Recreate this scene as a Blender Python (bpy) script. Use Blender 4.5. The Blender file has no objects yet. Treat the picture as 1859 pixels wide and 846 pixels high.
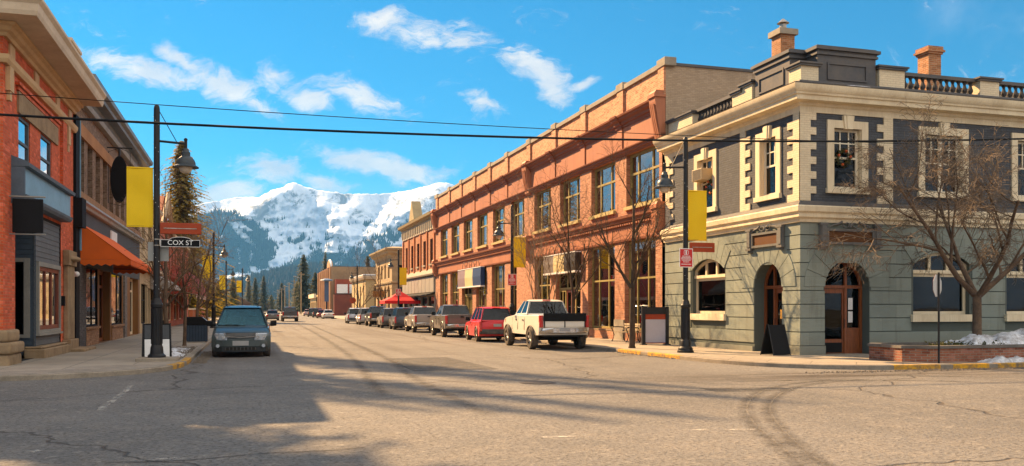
import bpy, bmesh, math, random
from mathutils import Vector, Matrix, noise
R = math.radians
random.seed(11)
scene = bpy.context.scene
COL = scene.collection
# ---------------------------------------------------------------- camera model (metres; main street runs along +Y)
FPX, CX, HY, EYE = 1602.0, 930.0, 560.0, 1.66
TH = math.atan(480 / 1602.0); SN, CS = math.sin(TH), math.cos(TH)
XR, XL, YG = 17.5, -6.3, 25.2          # right street facade, left street facade, cross-street front of the corner building
KL, KR = -1.7, 13.5                    # kerb lines of the main street
SW = 0.12                              # pavement height
def gnd(x, y, z=0.0):
    t = (x - CX) / FPX; d = FPX * (EYE - z) / (y - HY); return d * (t * CS + SN), d * (CS - t * SN)
def on_x(x, X):
    t = (x - CX) / FPX; d = X / (t * CS + SN); return d * (CS - t * SN), d
def on_y(x, Y):
    t = (x - CX) / FPX; d = Y / (CS - t * SN); return d * (t * CS + SN), d
def at_d(x, y, d):
    t = (x - CX) / FPX; return Vector((d * (t * CS + SN), d * (CS - t * SN), EYE + (HY - y) * d / FPX))
# ---------------------------------------------------------------- objects
def wm(o):
    return (wm(o.parent) @ o.matrix_parent_inverse @ o.matrix_basis) if o.parent else o.matrix_basis.copy()
def adopt(o, parent):
    if parent is not None:
        o.parent = parent; o.matrix_parent_inverse = wm(parent).inverted()
    return o
def tag(o, label=None, cat=None, group=None, kind=None):
    for k, v in (('label', label), ('category', cat), ('group', group), ('kind', kind)):
        if v: o[k] = v
    return o
def thing(name, label, cat, loc=(0, 0, 0), rz=0.0, group=None):
    o = bpy.data.objects.new(name, None); COL.objects.link(o)
    o.location = loc; o.rotation_euler = (0, 0, rz); o.empty_display_size = .2
    return tag(o, label, cat, group)
def dup(o, parent=None):
    c = o.copy(); COL.objects.link(c)
    if parent is not None: c.parent = parent
    for ch in list(o.children): dup(ch, c)
    return c
Z3 = Vector((0, 0, 1))
class MB:
    def __init__(s, o=(0, 0, 0), U=(1, 0, 0), W=(0, -1, 0)):
        s.bm = bmesh.new(); s.o = Vector(o); s.U = Vector(U); s.W = Vector(W)
    def p(s, u, v, w): return s.o + s.U * u + Z3 * v + s.W * w
    def v(s, q): return s.bm.verts.new(s.p(*q))
    def face(s, pts): return s.bm.faces.new([s.v(q) for q in pts])
    def hexa(s, a, b):                   # two rings of four points
        A = [s.v(q) for q in a]; B = [s.v(q) for q in b]; f = s.bm.faces.new
        f(A[::-1]); f(B)
        for i in range(4): f((A[i], A[(i + 1) % 4], B[(i + 1) % 4], B[i]))
    def box(s, u0, u1, v0, v1, w0, w1):
        s.hexa([(u0, v0, w0), (u1, v0, w0), (u1, v1, w0), (u0, v1, w0)], [(u0, v0, w1), (u1, v0, w1), (u1, v1, w1), (u0, v1, w1)])
    def prism(s, poly, w0, w1):          # poly in (u, v)
        A = [s.v((a, b, w0)) for a, b in poly]; B = [s.v((a, b, w1)) for a, b in poly]; n = len(poly)
        s.bm.faces.new(A[::-1]); s.bm.faces.new(B)
        for i in range(n): s.bm.faces.new((A[i], A[(i + 1) % n], B[(i + 1) % n], B[i]))
    def prism_u(s, poly, u0, u1):        # poly in (w, v), run along u
        A = [s.v((u0, b, a)) for a, b in poly]; B = [s.v((u1, b, a)) for a, b in poly]; n = len(poly)
        s.bm.faces.new(A[::-1]); s.bm.faces.new(B)
        for i in range(n): s.bm.faces.new((A[i], A[(i + 1) % n], B[(i + 1) % n], B[i]))
    def prism_v(s, poly, v0, v1):        # poly in (u, w), upright
        A = [s.v((a, v0, b)) for a, b in poly]; B = [s.v((a, v1, b)) for a, b in poly]; n = len(poly)
        s.bm.faces.new(A[::-1]); s.bm.faces.new(B)
        for i in range(n): s.bm.faces.new((A[i], A[(i + 1) % n], B[(i + 1) % n], B[i]))
    def ring(s, c, ax, r, n):
        ax = ax.normalized(); t = Vector((1, 0, 0)) if abs(ax.x) < .8 else Vector((0, 1, 0))
        e1 = ax.cross(t).normalized(); e2 = ax.cross(e1)
        return [s.bm.verts.new(c + (e1 * math.cos(6.28318 * k / n) + e2 * math.sin(6.28318 * k / n)) * r) for k in range(n)]
    def tube(s, pts, rad, n=6, cap=True):  # world points in this frame, rad number or list
        P = [s.p(*q) for q in pts]; m = len(P); rad = rad if isinstance(rad, (list, tuple)) else [rad] * m
        rings = []
        for i in range(m):
            d = P[min(i + 1, m - 1)] - P[max(i - 1, 0)]
            rings.append(s.ring(P[i], d if d.length > 1e-6 else Z3, rad[i], n))
        # keep rings aligned: the same helper axis is used for all of them
        for a, b in zip(rings, rings[1:]):
            k0 = min(range(n), key=lambda k: (b[k].co - a[0].co).length)
            for k in range(n): s.bm.faces.new((a[k], a[(k + 1) % n], b[(k + 1 + k0) % n], b[(k + k0) % n]))
        if cap: s.bm.faces.new(rings[0][::-1]); s.bm.faces.new(rings[-1])
    def cyl(s, a, b, r, r2=None, n=12): s.tube([a, b], [r, r if r2 is None else r2], n)
    def lathe(s, c, prof, n=14):         # prof (radius, height) about the vertical through c=(u,w)
        rings = []
        for r, v in prof:
            rings.append([s.v((c[0] + r * math.cos(6.28318 * k / n), v, c[1] + r * math.sin(6.28318 * k / n))) for k in range(n)])
        for a, b in zip(rings, rings[1:]):
            for k in range(n): s.bm.faces.new((a[k], a[(k + 1) % n], b[(k + 1) % n], b[k]))
        s.bm.faces.new(rings[0][::-1]); s.bm.faces.new(rings[-1])
    def ball(s, c, r, nu=10, nv=7, jit=0.0):
        rx, ry, rz = r if isinstance(r, (tuple, list)) else (r, r, r); rows = []
        for j in range(1, nv):
            a = math.pi * j / nv - math.pi / 2
            rows.append([s.v((c[0] + rx * math.cos(a) * math.cos(6.28318 * k / nu) * (1 + random.uniform(-jit, jit)), c[1] + rz * math.sin(a) * (1 + random.uniform(-jit, jit)),
                              c[2] + ry * math.cos(a) * math.sin(6.28318 * k / nu) * (1 + random.uniform(-jit, jit)))) for k in range(nu)])
        b = s.v((c[0], c[1] - rz, c[2])); t = s.v((c[0], c[1] + rz, c[2])); f = s.bm.faces.new
        for k in range(nu): f((b, rows[0][(k + 1) % nu], rows[0][k])); f((t, rows[-1][k], rows[-1][(k + 1) % nu]))
        for x, y in zip(rows, rows[1:]):
            for k in range(nu): f((x[k], x[(k + 1) % nu], y[(k + 1) % nu], y[k]))
    def sweep(s, path, prof, side=1):    # path (x, y) in plan (world), prof (outward, z) closed; mitred
        n = len(path); P = [Vector((a, b)) for a, b in path]; rings = []
        for i in range(n):
            d0 = (P[i] - P[i - 1]).normalized() if i > 0 else None; d1 = (P[i + 1] - P[i]).normalized() if i < n - 1 else None
            d0 = d0 or d1; d1 = d1 or d0
            n0 = Vector((d0.y, -d0.x)) * side; n1 = Vector((d1.y, -d1.x)) * side
            m = (n0 + n1) / max(.2, 1 + n0.dot(n1))
            rings.append([s.bm.verts.new((P[i].x + m.x * a, P[i].y + m.y * a, z)) for a, z in prof])
        k = len(prof)
        for a, b in zip(rings, rings[1:]):
            for j in range(k): s.bm.faces.new((a[j], a[(j + 1) % k], b[(j + 1) % k], b[j]))
        s.bm.faces.new(rings[0][::-1]); s.bm.faces.new(rings[-1])
    def wall(s, u0, u1, v0, v1, ops=(), depth=.3, w=0.0, arches=()):
        # front sheet with rectangular openings and their reveals; arches: (ua, ub, vspring, vtop)
        us = sorted({u0, u1, *[o[0] for o in ops], *[o[1] for o in ops]}); vs = sorted({v0, v1, *[o[2] for o in ops], *[o[3] for o in ops]})
        us = [a for a in us if u0 <= a <= u1]; vs = [a for a in vs if v0 <= a <= v1]
        hole = lambda a, b: any(o[0] < a < o[1] and o[2] < b < o[3] for o in ops)
        for i in range(len(us) - 1):
            j = 0
            while j < len(vs) - 1:
                if hole((us[i] + us[i + 1]) / 2, (vs[j] + vs[j + 1]) / 2): j += 1; continue
                k = j
                while k + 1 < len(vs) - 1 and not hole((us[i] + us[i + 1]) / 2, (vs[k + 1] + vs[k + 2]) / 2): k += 1
                s.face([(us[i], vs[j], w), (us[i + 1], vs[j], w), (us[i + 1], vs[k + 1], w), (us[i], vs[k + 1], w)]); j = k + 1
        for a, b, c, d in ops:
            for q in ([(a, c, w), (a, d, w), (a, d, w - depth), (a, c, w - depth)], [(b, c, w), (b, d, w), (b, d, w - depth), (b, c, w - depth)],
                      [(a, c, w), (b, c, w), (b, c, w - depth), (a, c, w - depth)], [(a, d, w), (b, d, w), (b, d, w - depth), (a, d, w - depth)]): s.face(q)
        for a, b, sp, tp in arches:
            n = 16; c = (a + b) / 2; hw = (b - a) / 2
            q = [(c - hw * math.cos(math.pi * k / n), sp + (tp - sp) * math.sin(math.pi * k / n)) for k in range(n + 1)]
            for (x0, y0), (x1, y1) in zip(q, q[1:]):
                if x1 - x0 > 1e-5: s.face([(x0, y0, w), (x1, y1, w), (x1, tp, w), (x0, tp, w)])
                s.face([(x0, y0, w), (x1, y1, w), (x1, y1, w - depth + .01), (x0, y0, w - depth + .01)])
    def build(s, name, mat, parent=None, smooth=None, bevel=0.0, label=None, norm=True, kind=None, seg=1):
        me = bpy.data.meshes.new(name)
        if norm: bmesh.ops.recalc_face_normals(s.bm, faces=s.bm.faces[:])
        if bevel: bmesh.ops.bevel(s.bm, geom=s.bm.edges[:], offset=bevel, segments=seg, affect='EDGES', profile=.6, clamp_overlap=True)
        s.bm.to_mesh(me); s.bm.free()
        for m in (mat if isinstance(mat, (list, tuple)) else [mat]): me.materials.append(m)
        if smooth is not None:
            me.polygons.foreach_set('use_smooth', [True] * len(me.polygons)); me.set_sharp_from_angle(angle=R(smooth))
        o = bpy.data.objects.new(name, me); COL.objects.link(o); adopt(o, parent)
        return tag(o, label, kind=kind)
def FRR(): return MB((XR, 0, 0), (0, 1, 0), (-1, 0, 0))      # right street facade: u = Y, w towards the street
def FG(): return MB((0, YG, 0), (1, 0, 0), (0, -1, 0))       # cross-street front of the corner building: u = X
def FL(): return MB((XL, 0, 0), (0, 1, 0), (1, 0, 0))        # left street facade
# ---------------------------------------------------------------- materials
MATS = {}
class NT:
    def __init__(s, name):
        s.m = bpy.data.materials.new(name); s.m.use_nodes = True; s.t = s.m.node_tree; s.n = s.t.nodes; s.l = s.t.links
        s.b = s.n['Principled BSDF']; s.out = s.n['Material Output']
    def add(s, typ, **k):
        n = s.n.new(typ)
        for a, b in k.items():
            if a.startswith('i_'): n.inputs[a[2:].replace('_', ' ')].default_value = b
            else: setattr(n, a, b)
        return n
    def pos(s):
        return s.add('ShaderNodeNewGeometry').outputs['Position']
    def math(s, op, a, b=None, c=None):
        n = s.n.new('ShaderNodeMath'); n.operation = op
        for i, x in enumerate((a, b, c)):
            if x is None: continue
            if isinstance(x, (int, float)): n.inputs[i].default_value = x
            else: s.l.new(x, n.inputs[i])
        return n.outputs[0]
    def noise(s, vec, scale, detail=4, rough=.55, dist=0.0):
        n = s.add('ShaderNodeTexNoise'); n.inputs['Scale'].default_value = scale; n.inputs['Detail'].default_value = detail
        n.inputs['Roughness'].default_value = rough; n.inputs['Distortion'].default_value = dist
        if vec is not None: s.l.new(vec, n.inputs['Vector'])
        return n.outputs['Fac']
    def ramp(s, f, a, b):
        n = s.add('ShaderNodeMapRange'); n.inputs[1].default_value = a; n.inputs[2].default_value = b; n.clamp = True
        s.l.new(f, n.inputs[0]); return n.outputs[0]
    def mix(s, f, a, b, mode='MIX'):
        n = s.add('ShaderNodeMix', data_type='RGBA', blend_type=mode)
        for i, x in ((0, f), (6, a), (7, b)):
            if isinstance(x, (int, float)): n.inputs[i].default_value = x
            elif isinstance(x, (tuple, list)): n.inputs[i].default_value = (*x[:3], 1)
            else: s.l.new(x, n.inputs[i])
        return n.outputs[2]
    def wall_uv(s):                      # (along the wall, height): follows the face's direction
        g = s.add('ShaderNodeNewGeometry'); sp = s.add('ShaderNodeSeparateXYZ'); s.l.new(g.outputs['Position'], sp.inputs[0])
        sn = s.add('ShaderNodeSeparateXYZ'); s.l.new(g.outputs['True Normal'], sn.inputs[0])
        k = s.math('GREATER_THAN', s.math('ABSOLUTE', sn.outputs[0]), .6); k2 = s.math('SUBTRACT', 1.0, k)
        u = s.math('ADD', s.math('MULTIPLY', sp.outputs[1], k), s.math('MULTIPLY', sp.outputs[0], k2))
        c = s.add('ShaderNodeCombineXYZ'); s.l.new(u, c.inputs[0]); s.l.new(sp.outputs[2], c.inputs[1]); return c.outputs[0]
    def bump(s, h, strength=.3, dist=.02):
        n = s.add('ShaderNodeBump'); n.inputs['Strength'].default_value = strength; n.inputs['Distance'].default_value = dist
        s.l.new(h, n.inputs['Height']); s.l.new(n.outputs[0], s.b.inputs['Normal'])
    def col(s, x):
        if isinstance(x, (tuple, list)): s.b.inputs['Base Color'].default_value = (*x[:3], 1)
        else: s.l.new(x, s.b.inputs['Base Color'])
def hexc(h):
    h = h.lstrip('#'); f = lambda v: (v / 12.92) if v <= .04045 else ((v + .055) / 1.055) ** 2.4
    return tuple(f(int(h[i:i + 2], 16) / 255) for i in (0, 2, 4))
def mk(name, col, rough=.7, var=.22, scale=1.3, bump=.15, metal=0.0, fine=14.0, dirt=None, coat=0.0, spec=.28, streak=False):
    """plain surface with two sizes of natural unevenness (wear and stain), worked from world position"""
    if name in MATS: return MATS[name]
    s = NT(name); p = s.pos()
    if streak:
        m = s.add('ShaderNodeMapping'); m.inputs['Scale'].default_value = (1, 1, .15); s.l.new(p, m.inputs[0]); p = m.outputs[0]
    a = s.noise(p, scale, 5, .6); b = s.noise(p, fine, 3, .6)
    f = s.math('ADD', s.math('MULTIPLY', a, .7), s.math('MULTIPLY', b, .3))
    d = dirt or tuple(c * .45 for c in col)
    s.col(s.mix(s.ramp(f, .62, .38), col, tuple(col[i] * (1 - 2 * var) + d[i] * 2 * var for i in range(3))))
    s.b.inputs['Roughness'].default_value = rough; s.b.inputs['Metallic'].default_value = metal
    s.b.inputs['Specular IOR Level'].default_value = spec
    if coat: s.b.inputs['Coat Weight'].default_value = coat; s.b.inputs['Coat Roughness'].default_value = .06
    if bump: s.bump(b, bump, .01)
    MATS[name] = s.m; return s.m
def brick(name, c1, c2, mortar, bw=.22, bh=.075, ms=.012, rough=.85, bump=.5, stain=.35, bias=0.0, mottle=1.0):
    if name in MATS: return MATS[name]
    s = NT(name); uv = s.wall_uv()
    t = s.add('ShaderNodeTexBrick'); s.l.new(uv, t.inputs['Vector'])
    for k, v in (('Scale', 1.0), ('Brick Width', bw), ('Row Height', bh), ('Mortar Size', ms), ('Mortar Smooth', .3), ('Bias', bias)): t.inputs[k].default_value = v
    for k, v in (('Color1', c1), ('Color2', c2), ('Mortar', mortar)): t.inputs[k].default_value = (*v, 1)
    p = s.pos(); a = s.noise(p, .55, 6, .62); b = s.noise(p, 4.0, 4, .6); c = s.noise(p, 45, 2, .5)
    col = s.mix(s.math('MULTIPLY', s.ramp(a, .45, .68), stain), t.outputs[0], tuple(x * .5 for x in c1))
    col = s.mix(s.math('MULTIPLY', s.ramp(b, .52, .72), .3), col, tuple(min(1, x * 1.35 + .03) for x in c2))
    wn_ = s.add('ShaderNodeTexWhiteNoise'); fl = s.add('ShaderNodeVectorMath', operation='SNAP'); fl.inputs[1].default_value = (bw * 1.0, bh, 1); s.l.new(uv, fl.inputs[0]); s.l.new(fl.outputs[0], wn_.inputs['Vector'])
    col = s.mix(s.math('MULTIPLY', s.ramp(wn_.outputs['Value'], .72, .98), .55 * mottle), col, tuple(x * .42 for x in c1)); col = s.mix(s.math('MULTIPLY', s.ramp(wn_.outputs['Value'], .22, .0), .45 * mottle), col, tuple(min(1, x * 1.25 + .10) for x in c1))
    ms_ = s.add('ShaderNodeMapping'); ms_.inputs['Scale'].default_value = (1.3, 1.3, .12); s.l.new(p, ms_.inputs[0]); sk = s.noise(ms_.outputs[0], 1.1, 5, .65); col = s.mix(s.math('MULTIPLY', s.ramp(sk, .55, .75), stain), col, tuple(x * .4 for x in c1))
    s.col(col); s.b.inputs['Roughness'].default_value = rough
    h = s.math('ADD', s.math('MULTIPLY', t.outputs[1], -1.0), s.math('MULTIPLY', c, .35)); s.bump(h, bump, .012)
    MATS[name] = s.m; return s.m
def glass(name, tint=(.35, .38, .36), refl=.16, rough=.02, wav=.02):
    """window pane: mostly see-through, with a reflection that grows at a glancing angle"""
    if name in MATS: return MATS[name]
    s = NT(name); s.n.remove(s.b)
    tr = s.add('ShaderNodeBsdfTransparent'); tr.inputs[0].default_value = (*tint, 1)
    gl = s.add('ShaderNodeBsdfGlossy'); gl.inputs['Roughness'].default_value = rough; gl.inputs['Color'].default_value = (.95, .97, 1, 1)
    fr = s.add('ShaderNodeFresnel'); fr.inputs[0].default_value = 1.5
    nz = s.noise(s.pos(), .9, 2, .4); bp = s.add('ShaderNodeBump'); bp.inputs['Strength'].default_value = wav * 5; bp.inputs['Distance'].default_value = .03
    s.l.new(nz, bp.inputs['Height']); s.l.new(bp.outputs[0], gl.inputs['Normal'])
    f = s.math('MINIMUM', s.math('ADD', s.math('MULTIPLY', fr.outputs[0], .95 if refl > .03 else .6), refl), 1.0)
    mx = s.add('ShaderNodeMixShader'); s.l.new(f, mx.inputs[0]); s.l.new(tr.outputs[0], mx.inputs[1]); s.l.new(gl.outputs[0], mx.inputs[2])
    s.l.new(mx.outputs[0], s.out.inputs[0]); MATS[name] = s.m; return s.m
def paint(name, col, rough=.28, dirt=(.24, .19, .14), dz=.75, amt=.55, metal=0.0):
    """car paint with road dust that thickens towards the sills (real dust: by height)"""
    if name in MATS: return MATS[name]
    s = NT(name); g = s.add('ShaderNodeTexCoord'); sp = s.add('ShaderNodeSeparateXYZ'); s.l.new(g.outputs['Object'], sp.inputs[0])
    n = s.noise(g.outputs['Object'], 2.2, 5, .6)
    h = s.math('MULTIPLY', s.ramp(s.math('ADD', sp.outputs[2], s.math('MULTIPLY', n, .5)), dz + .5, .25), amt)
    h = s.math('ADD', h, s.math('MULTIPLY', s.ramp(n, .5, .75), .10))
    s.col(s.mix(h, col, dirt)); s.l.new(s.math('ADD', s.math('MULTIPLY', h, .6), rough), s.b.inputs['Roughness'])
    s.b.inputs['Metallic'].default_value = metal; s.b.inputs['Coat Weight'].default_value = .35; s.b.inputs['Coat Roughness'].default_value = .06; s.b.inputs['Specular IOR Level'].default_value = .3
    MATS[name] = s.m; return s.m
def lamp_glass(name, col, s_=0.0):
    if name in MATS: return MATS[name]
    s = NT(name); s.col(col); s.b.inputs['Roughness'].default_value = .15; s.b.inputs['Coat Weight'].default_value = .6
    MATS[name] = s.m; return s.m
def wood(name, c, c2):
    if name in MATS: return MATS[name]
    s = NT(name); m = s.add('ShaderNodeMapping'); m.inputs['Scale'].default_value = (9, 9, .8); s.l.new(s.pos(), m.inputs[0])
    n = s.noise(m.outputs[0], 2.0, 5, .65, .6); s.col(s.mix(s.ramp(n, .35, .65), c, c2)); s.b.inputs['Roughness'].default_value = .45; s.bump(n, .15, .01)
    MATS[name] = s.m; return s.m
M_CREAM = mk('cream_paint', (.80, .68, .47), .7, .22, 1.6, .35, dirt=(.42, .30, .17), fine=18, streak=True)
M_CREAM_BR = brick('cream_painted_brick', (.74, .62, .42), (.70, .57, .38), (.62, .50, .33), bump=.45, stain=.2, mottle=.1)
M_SLATE = brick('slate_painted_brick', (.080, .085, .096), (.062, .066, .076), (.048, .051, .058), .24, .085, .012, bump=.7, stain=.3, mottle=.15)
def sage():
    s = NT('sage_painted_stone'); uv = s.wall_uv(); m = s.add('ShaderNodeMapping'); m.inputs['Location'].default_value = (0, -.42, 0); s.l.new(uv, m.inputs[0])
    t = s.add('ShaderNodeTexBrick'); s.l.new(m.outputs[0], t.inputs['Vector'])
    for k, v in (('Scale', 1.0), ('Brick Width', 1.15), ('Row Height', .46), ('Mortar Size', .004), ('Mortar Smooth', .2)): t.inputs[k].default_value = v
    for k, v in (('Color1', (.245, .275, .235)), ('Color2', (.195, .225, .197)), ('Mortar', (.15, .17, .14))): t.inputs[k].default_value = (*v, 1)
    p = s.pos(); a = s.noise(p, .8, 6, .65); b = s.noise(p, 7, 5, .7); c = s.noise(p, 28, 3, .6)
    mm = s.add('ShaderNodeMapping'); mm.inputs['Scale'].default_value = (2.2, 2.2, .25); s.l.new(p, mm.inputs[0]); st = s.noise(mm.outputs[0], 1.6, 4, .6)
    col = s.mix(s.math('MULTIPLY', s.ramp(a, .45, .7), .35), t.outputs[0], (.15, .145, .11)); col = s.mix(s.math('MULTIPLY', s.ramp(st, .56, .74), .45), col, (.12, .115, .09)); col = s.mix(s.math('MULTIPLY', s.ramp(b, .62, .74), .5), col, (.36, .37, .30))
    sp = s.add('ShaderNodeSeparateXYZ'); s.l.new(p, sp.inputs[0]); dz = s.ramp(s.math('ADD', sp.outputs[2], s.math('MULTIPLY', a, .9)), 1.25, .45); col = s.mix(s.math('MULTIPLY', dz, .55), col, (.17, .135, .095))
    s.col(col); s.b.inputs['Roughness'].default_value = .78; s.b.inputs['Specular IOR Level'].default_value = .3
    s.bump(s.math('ADD', s.math('MULTIPLY', b, 1.2), s.math('MULTIPLY', c, .5)), .4, .012); return s.m
M_SAGE = sage()
M_SAGE_D = mk('sage_joint', (.10, .115, .10), .9, .1, 1, .2)
M_METAL_D = mk('dark_sheet_metal', (.07, .07, .075), .5, .25, 1.2, .15, fine=5, dirt=(.16, .13, .10))
M_BRICK_O = brick('orange_brick', (.49, .185, .085), (.33, .115, .055), (.42, .26, .16), .24, .085, .014, bump=.7, stain=.45)
M_BRICK_P = brick('parapet_brick', (.50, .16, .055), (.66, .32, .16), (.56, .36, .22), .24, .085, .014, bump=.6, stain=.25)
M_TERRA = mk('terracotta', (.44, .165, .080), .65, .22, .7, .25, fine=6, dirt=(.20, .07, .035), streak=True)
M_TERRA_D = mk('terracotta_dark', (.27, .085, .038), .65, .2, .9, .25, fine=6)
M_COPING = mk('stone_coping', (.36, .31, .24), .85, .25, 1.5, .4, fine=10)
M_STONE = mk('rough_stone', (.34, .24, .14), .9, .3, 1.6, .8, fine=6, dirt=(.14, .09, .05))
M_OLIVE = mk('olive_frame', (.34, .265, .085), .55, .15, 2, .1)
M_OLIVE_L = mk('pale_olive_sill', (.52, .40, .16), .6, .15, 2, .1)
M_SIDE_BR = brick('buff_side_brick', (.46, .34, .22), (.40, .29, .185), (.34, .25, .16), bump=.6, stain=.3, mottle=.35)
M_RED_BR = brick('red_brick', (.68, .105, .022), (.50, .062, .014), (.48, .14, .06), .24, .085, .016, bump=.7, stain=.3)
M_BROWN_BR = brick('brown_brick', (.20, .11, .06), (.13, .075, .045), (.24, .17, .11), bump=.5, stain=.3)
M_BUFF = mk('buff_cornice', (.62, .42, .22), .7, .18, .8, .2, fine=7, dirt=(.25, .14, .07))
M_BUFF_L = mk('pale_fascia', (.62, .50, .36), .7, .2, .8, .2, fine=7, dirt=(.3, .2, .12))
M_BLUEGREY = mk('blue_grey_siding', (.06, .085, .115), .6, .15, 1.5, .2)
M_PALEBLUE = mk('pale_blue_panel', (.20, .36, .48), .45, .2, 1.6, .1)
M_GREYFRAME = mk('grey_frame', (.27, .26, .23), .6, .15, 2, .1)
M_WOOD = wood('oiled_door_wood', (.26, .075, .018), (.15, .04, .010))
M_WOOD_R = wood('red_brown_wood', (.24, .05, .018), (.13, .028, .012))
M_BLACK = mk('black_painted_metal', (.010, .010, .012), .45, .2, 3, .1, dirt=(.03, .027, .024))
M_BLACKM = mk('matt_black', (.011, .011, .012), .75, .2, 3, .1, spec=.15)
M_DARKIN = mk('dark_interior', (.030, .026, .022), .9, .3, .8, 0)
M_GLASS = glass('window_pane', (.40, .42, .40), .20)
M_GLASS_D = glass('dark_window_pane', (.20, .21, .21), .0)
M_CARGLASS = glass('car_glass', (.16, .21, .21), .02, .01, 0.0)
M_CARGLASS_D = glass('tinted_car_glass', (.05, .058, .06), .01, .01, 0.0)
M_SNOW = mk('old_snow', (.74, .76, .80), .75, .42, 3.5, .7, fine=16, dirt=(.22, .19, .17))
M_YELLOW = mk('yellow_banner_cloth', (.80, .53, .012), .75, .06, 1.5, .1, fine=30)
M_YPAINT = mk('yellow_kerb_paint', (.66, .33, .015), .85, .48, 5, .5, fine=16, dirt=(.16, .12, .08))
M_RED = mk('red_sign_paint', (.36, .050, .012), .5, .15, 3, .05)
M_WHITE = mk('white_paint', (.75, .74, .72), .55, .1, 3, .05)
M_CONC = mk('kerb_concrete', (.30, .25, .19), .9, .3, 2.5, .5, fine=20)
M_TYRE = mk('tyre_rubber', (.035, .030, .026), .9, .4, 6, .3, dirt=(.16, .12, .085))
M_RIM = mk('alloy_rim', (.42, .39, .35), .4, .3, 6, .05, metal=.7, dirt=(.2, .15, .1))
M_CHROME = mk('chrome_bumper', (.55, .54, .53), .22, .3, 4, 0, metal=.85, dirt=(.3, .24, .18))
M_PLASTIC = mk('grey_plastic_trim', (.05, .052, .055), .6, .25, 4, .1, dirt=(.16, .13, .10))
M_UNDER = mk('underbody', (.02, .018, .016), .9, .2, 3, 0)
M_PLATE = mk('blank_plate', (.34, .33, .32), .5, .1, 5, 0)
M_TAIL = lamp_glass('red_lamp_lens', (.42, .012, .010)); M_HEAD = lamp_glass('clear_lamp_lens', (.36, .39, .43)); M_AMBER = lamp_glass('amber_lens', (.62, .17, .03))
M_SEAT = mk('seat_cloth', (.07, .075, .08), .9, .2, 4, 0)
M_BARK = mk('grey_brown_bark', (.155, .10, .062), .95, .4, 4, .6, fine=24, dirt=(.06, .04, .028))
M_BARK_D = mk('dark_bark', (.085, .055, .036), .95, .4, 4, .6, fine=24)
M_TWIG = mk('warm_twig', (.20, .125, .07), .9, .3, 3, 0)
M_TWIG_D = mk('dark_twig', (.13, .08, .045), .9, .3, 3, 0)
def foliage(name, a, b):
    if name in MATS: return MATS[name]
    s = NT(name); n = s.noise(s.pos(), 1.1, 4, .6); n2 = s.noise(s.pos(), 9, 2, .5)
    s.col(s.mix(s.ramp(s.math('ADD', s.math('MULTIPLY', n, .6), s.math('MULTIPLY', n2, .4)), .38, .62), a, b)); s.b.inputs['Roughness'].default_value = .8
    tl = s.add('ShaderNodeBsdfTranslucent'); tl.inputs[0].default_value = (b[0] * 1.4, b[1] * 1.3, b[2] * .7, 1)
    mx = s.add('ShaderNodeMixShader'); mx.inputs[0].default_value = .28; s.l.new(s.b.outputs[0], mx.inputs[1]); s.l.new(tl.outputs[0], mx.inputs[2]); s.l.new(mx.outputs[0], s.out.inputs[0])
    MATS[name] = s.m; return s.m
M_SPRUCE = foliage('golden_spruce_needles', (.11, .088, .016), (.32, .22, .028))
M_OLIVE_N = foliage('olive_needles', (.060, .066, .018), (.16, .135, .024))
M_PINE = foliage('dark_pine_needles', (.030, .042, .016), (.075, .075, .022))
def window(th, F, ua, ub, va, vb, fm, w=-.2, fw=.09, mull=(), trans=(), g=None, fd=.08, name='window', proud=None):
    """a window part (frame, mullions, transoms) with its pane as sub-part; mull/trans are fractions"""
    m = F(); a, b = w - fd / 2, w + fd / 2
    m.box(ua, ua + fw, va, vb, a, b); m.box(ub - fw, ub, va, vb, a, b)
    m.box(ua + fw, ub - fw, va, va + fw, a, b - .002); m.box(ua + fw, ub - fw, vb - fw, vb, a, b - .002)
    for x in mull:
        c = ua + (ub - ua) * x; m.box(c - fw * .4, c + fw * .4, va + fw, vb - fw, a + .005, b - .012)
    for x in trans:
        c = va + (vb - va) * x; m.box(ua + fw, ub - fw, c - fw * .4, c + fw * .4, a + .003, b - .006)
    o = m.build(name, fm, th)
    q = F(); q.box(ua + fw * .5, ub - fw * .5, va + fw * .5, vb - fw * .5, w - .012, w - .004); q.build('pane', g or M_GLASS, o)
    return o
# ---------------------------------------------------------------- camera, sun, sky
cd = bpy.data.cameras.new('camera'); cam = bpy.data.objects.new('camera', cd); COL.objects.link(cam); scene.camera = cam
cam.location = (0, 0, EYE); cam.rotation_euler = (R(90), 0, -TH)
cd.sensor_width = 36; cd.lens = 36 * FPX / 1859.0; cd.shift_y = (HY - 423) / 1859.0; cd.clip_start = .1; cd.clip_end = 30000
SUN_EL, SUN_AZ = R(35.5), R(27.5)      # azimuth measured to the left of +Y
sd = Vector((-math.sin(SUN_AZ) * math.cos(SUN_EL), math.cos(SUN_AZ) * math.cos(SUN_EL), math.sin(SUN_EL)))
ld = bpy.data.lights.new('sun', 'SUN'); ld.energy = 5.0; ld.angle = R(.55); ld.color = (1.0, .64, .31)
sun = bpy.data.objects.new('sun', ld); COL.objects.link(sun); sun.rotation_euler = (-sd).to_track_quat('-Z', 'Y').to_euler(); sun.location = sd * 200
scene.view_settings.view_transform = 'Standard'; scene.view_settings.look = 'None'; scene.view_settings.gamma = 1.0
scene.view_settings.use_curve_mapping = False; scene.view_settings.exposure = EXPOSURE = 1.8
scene.cycles.use_denoising = True
scene.cycles.max_bounces = 6; scene.cycles.transparent_max_bounces = 16; scene.cycles.volume_bounces = 0; scene.cycles.caustics_reflective = False; scene.cycles.caustics_refractive = False
w = bpy.data.worlds.new('World'); scene.world = w; w.use_nodes = True
wt = w.node_tree; wn, wl = wt.nodes, wt.links; bg = wn['Background']; bg.inputs[1].default_value = .10
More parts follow.
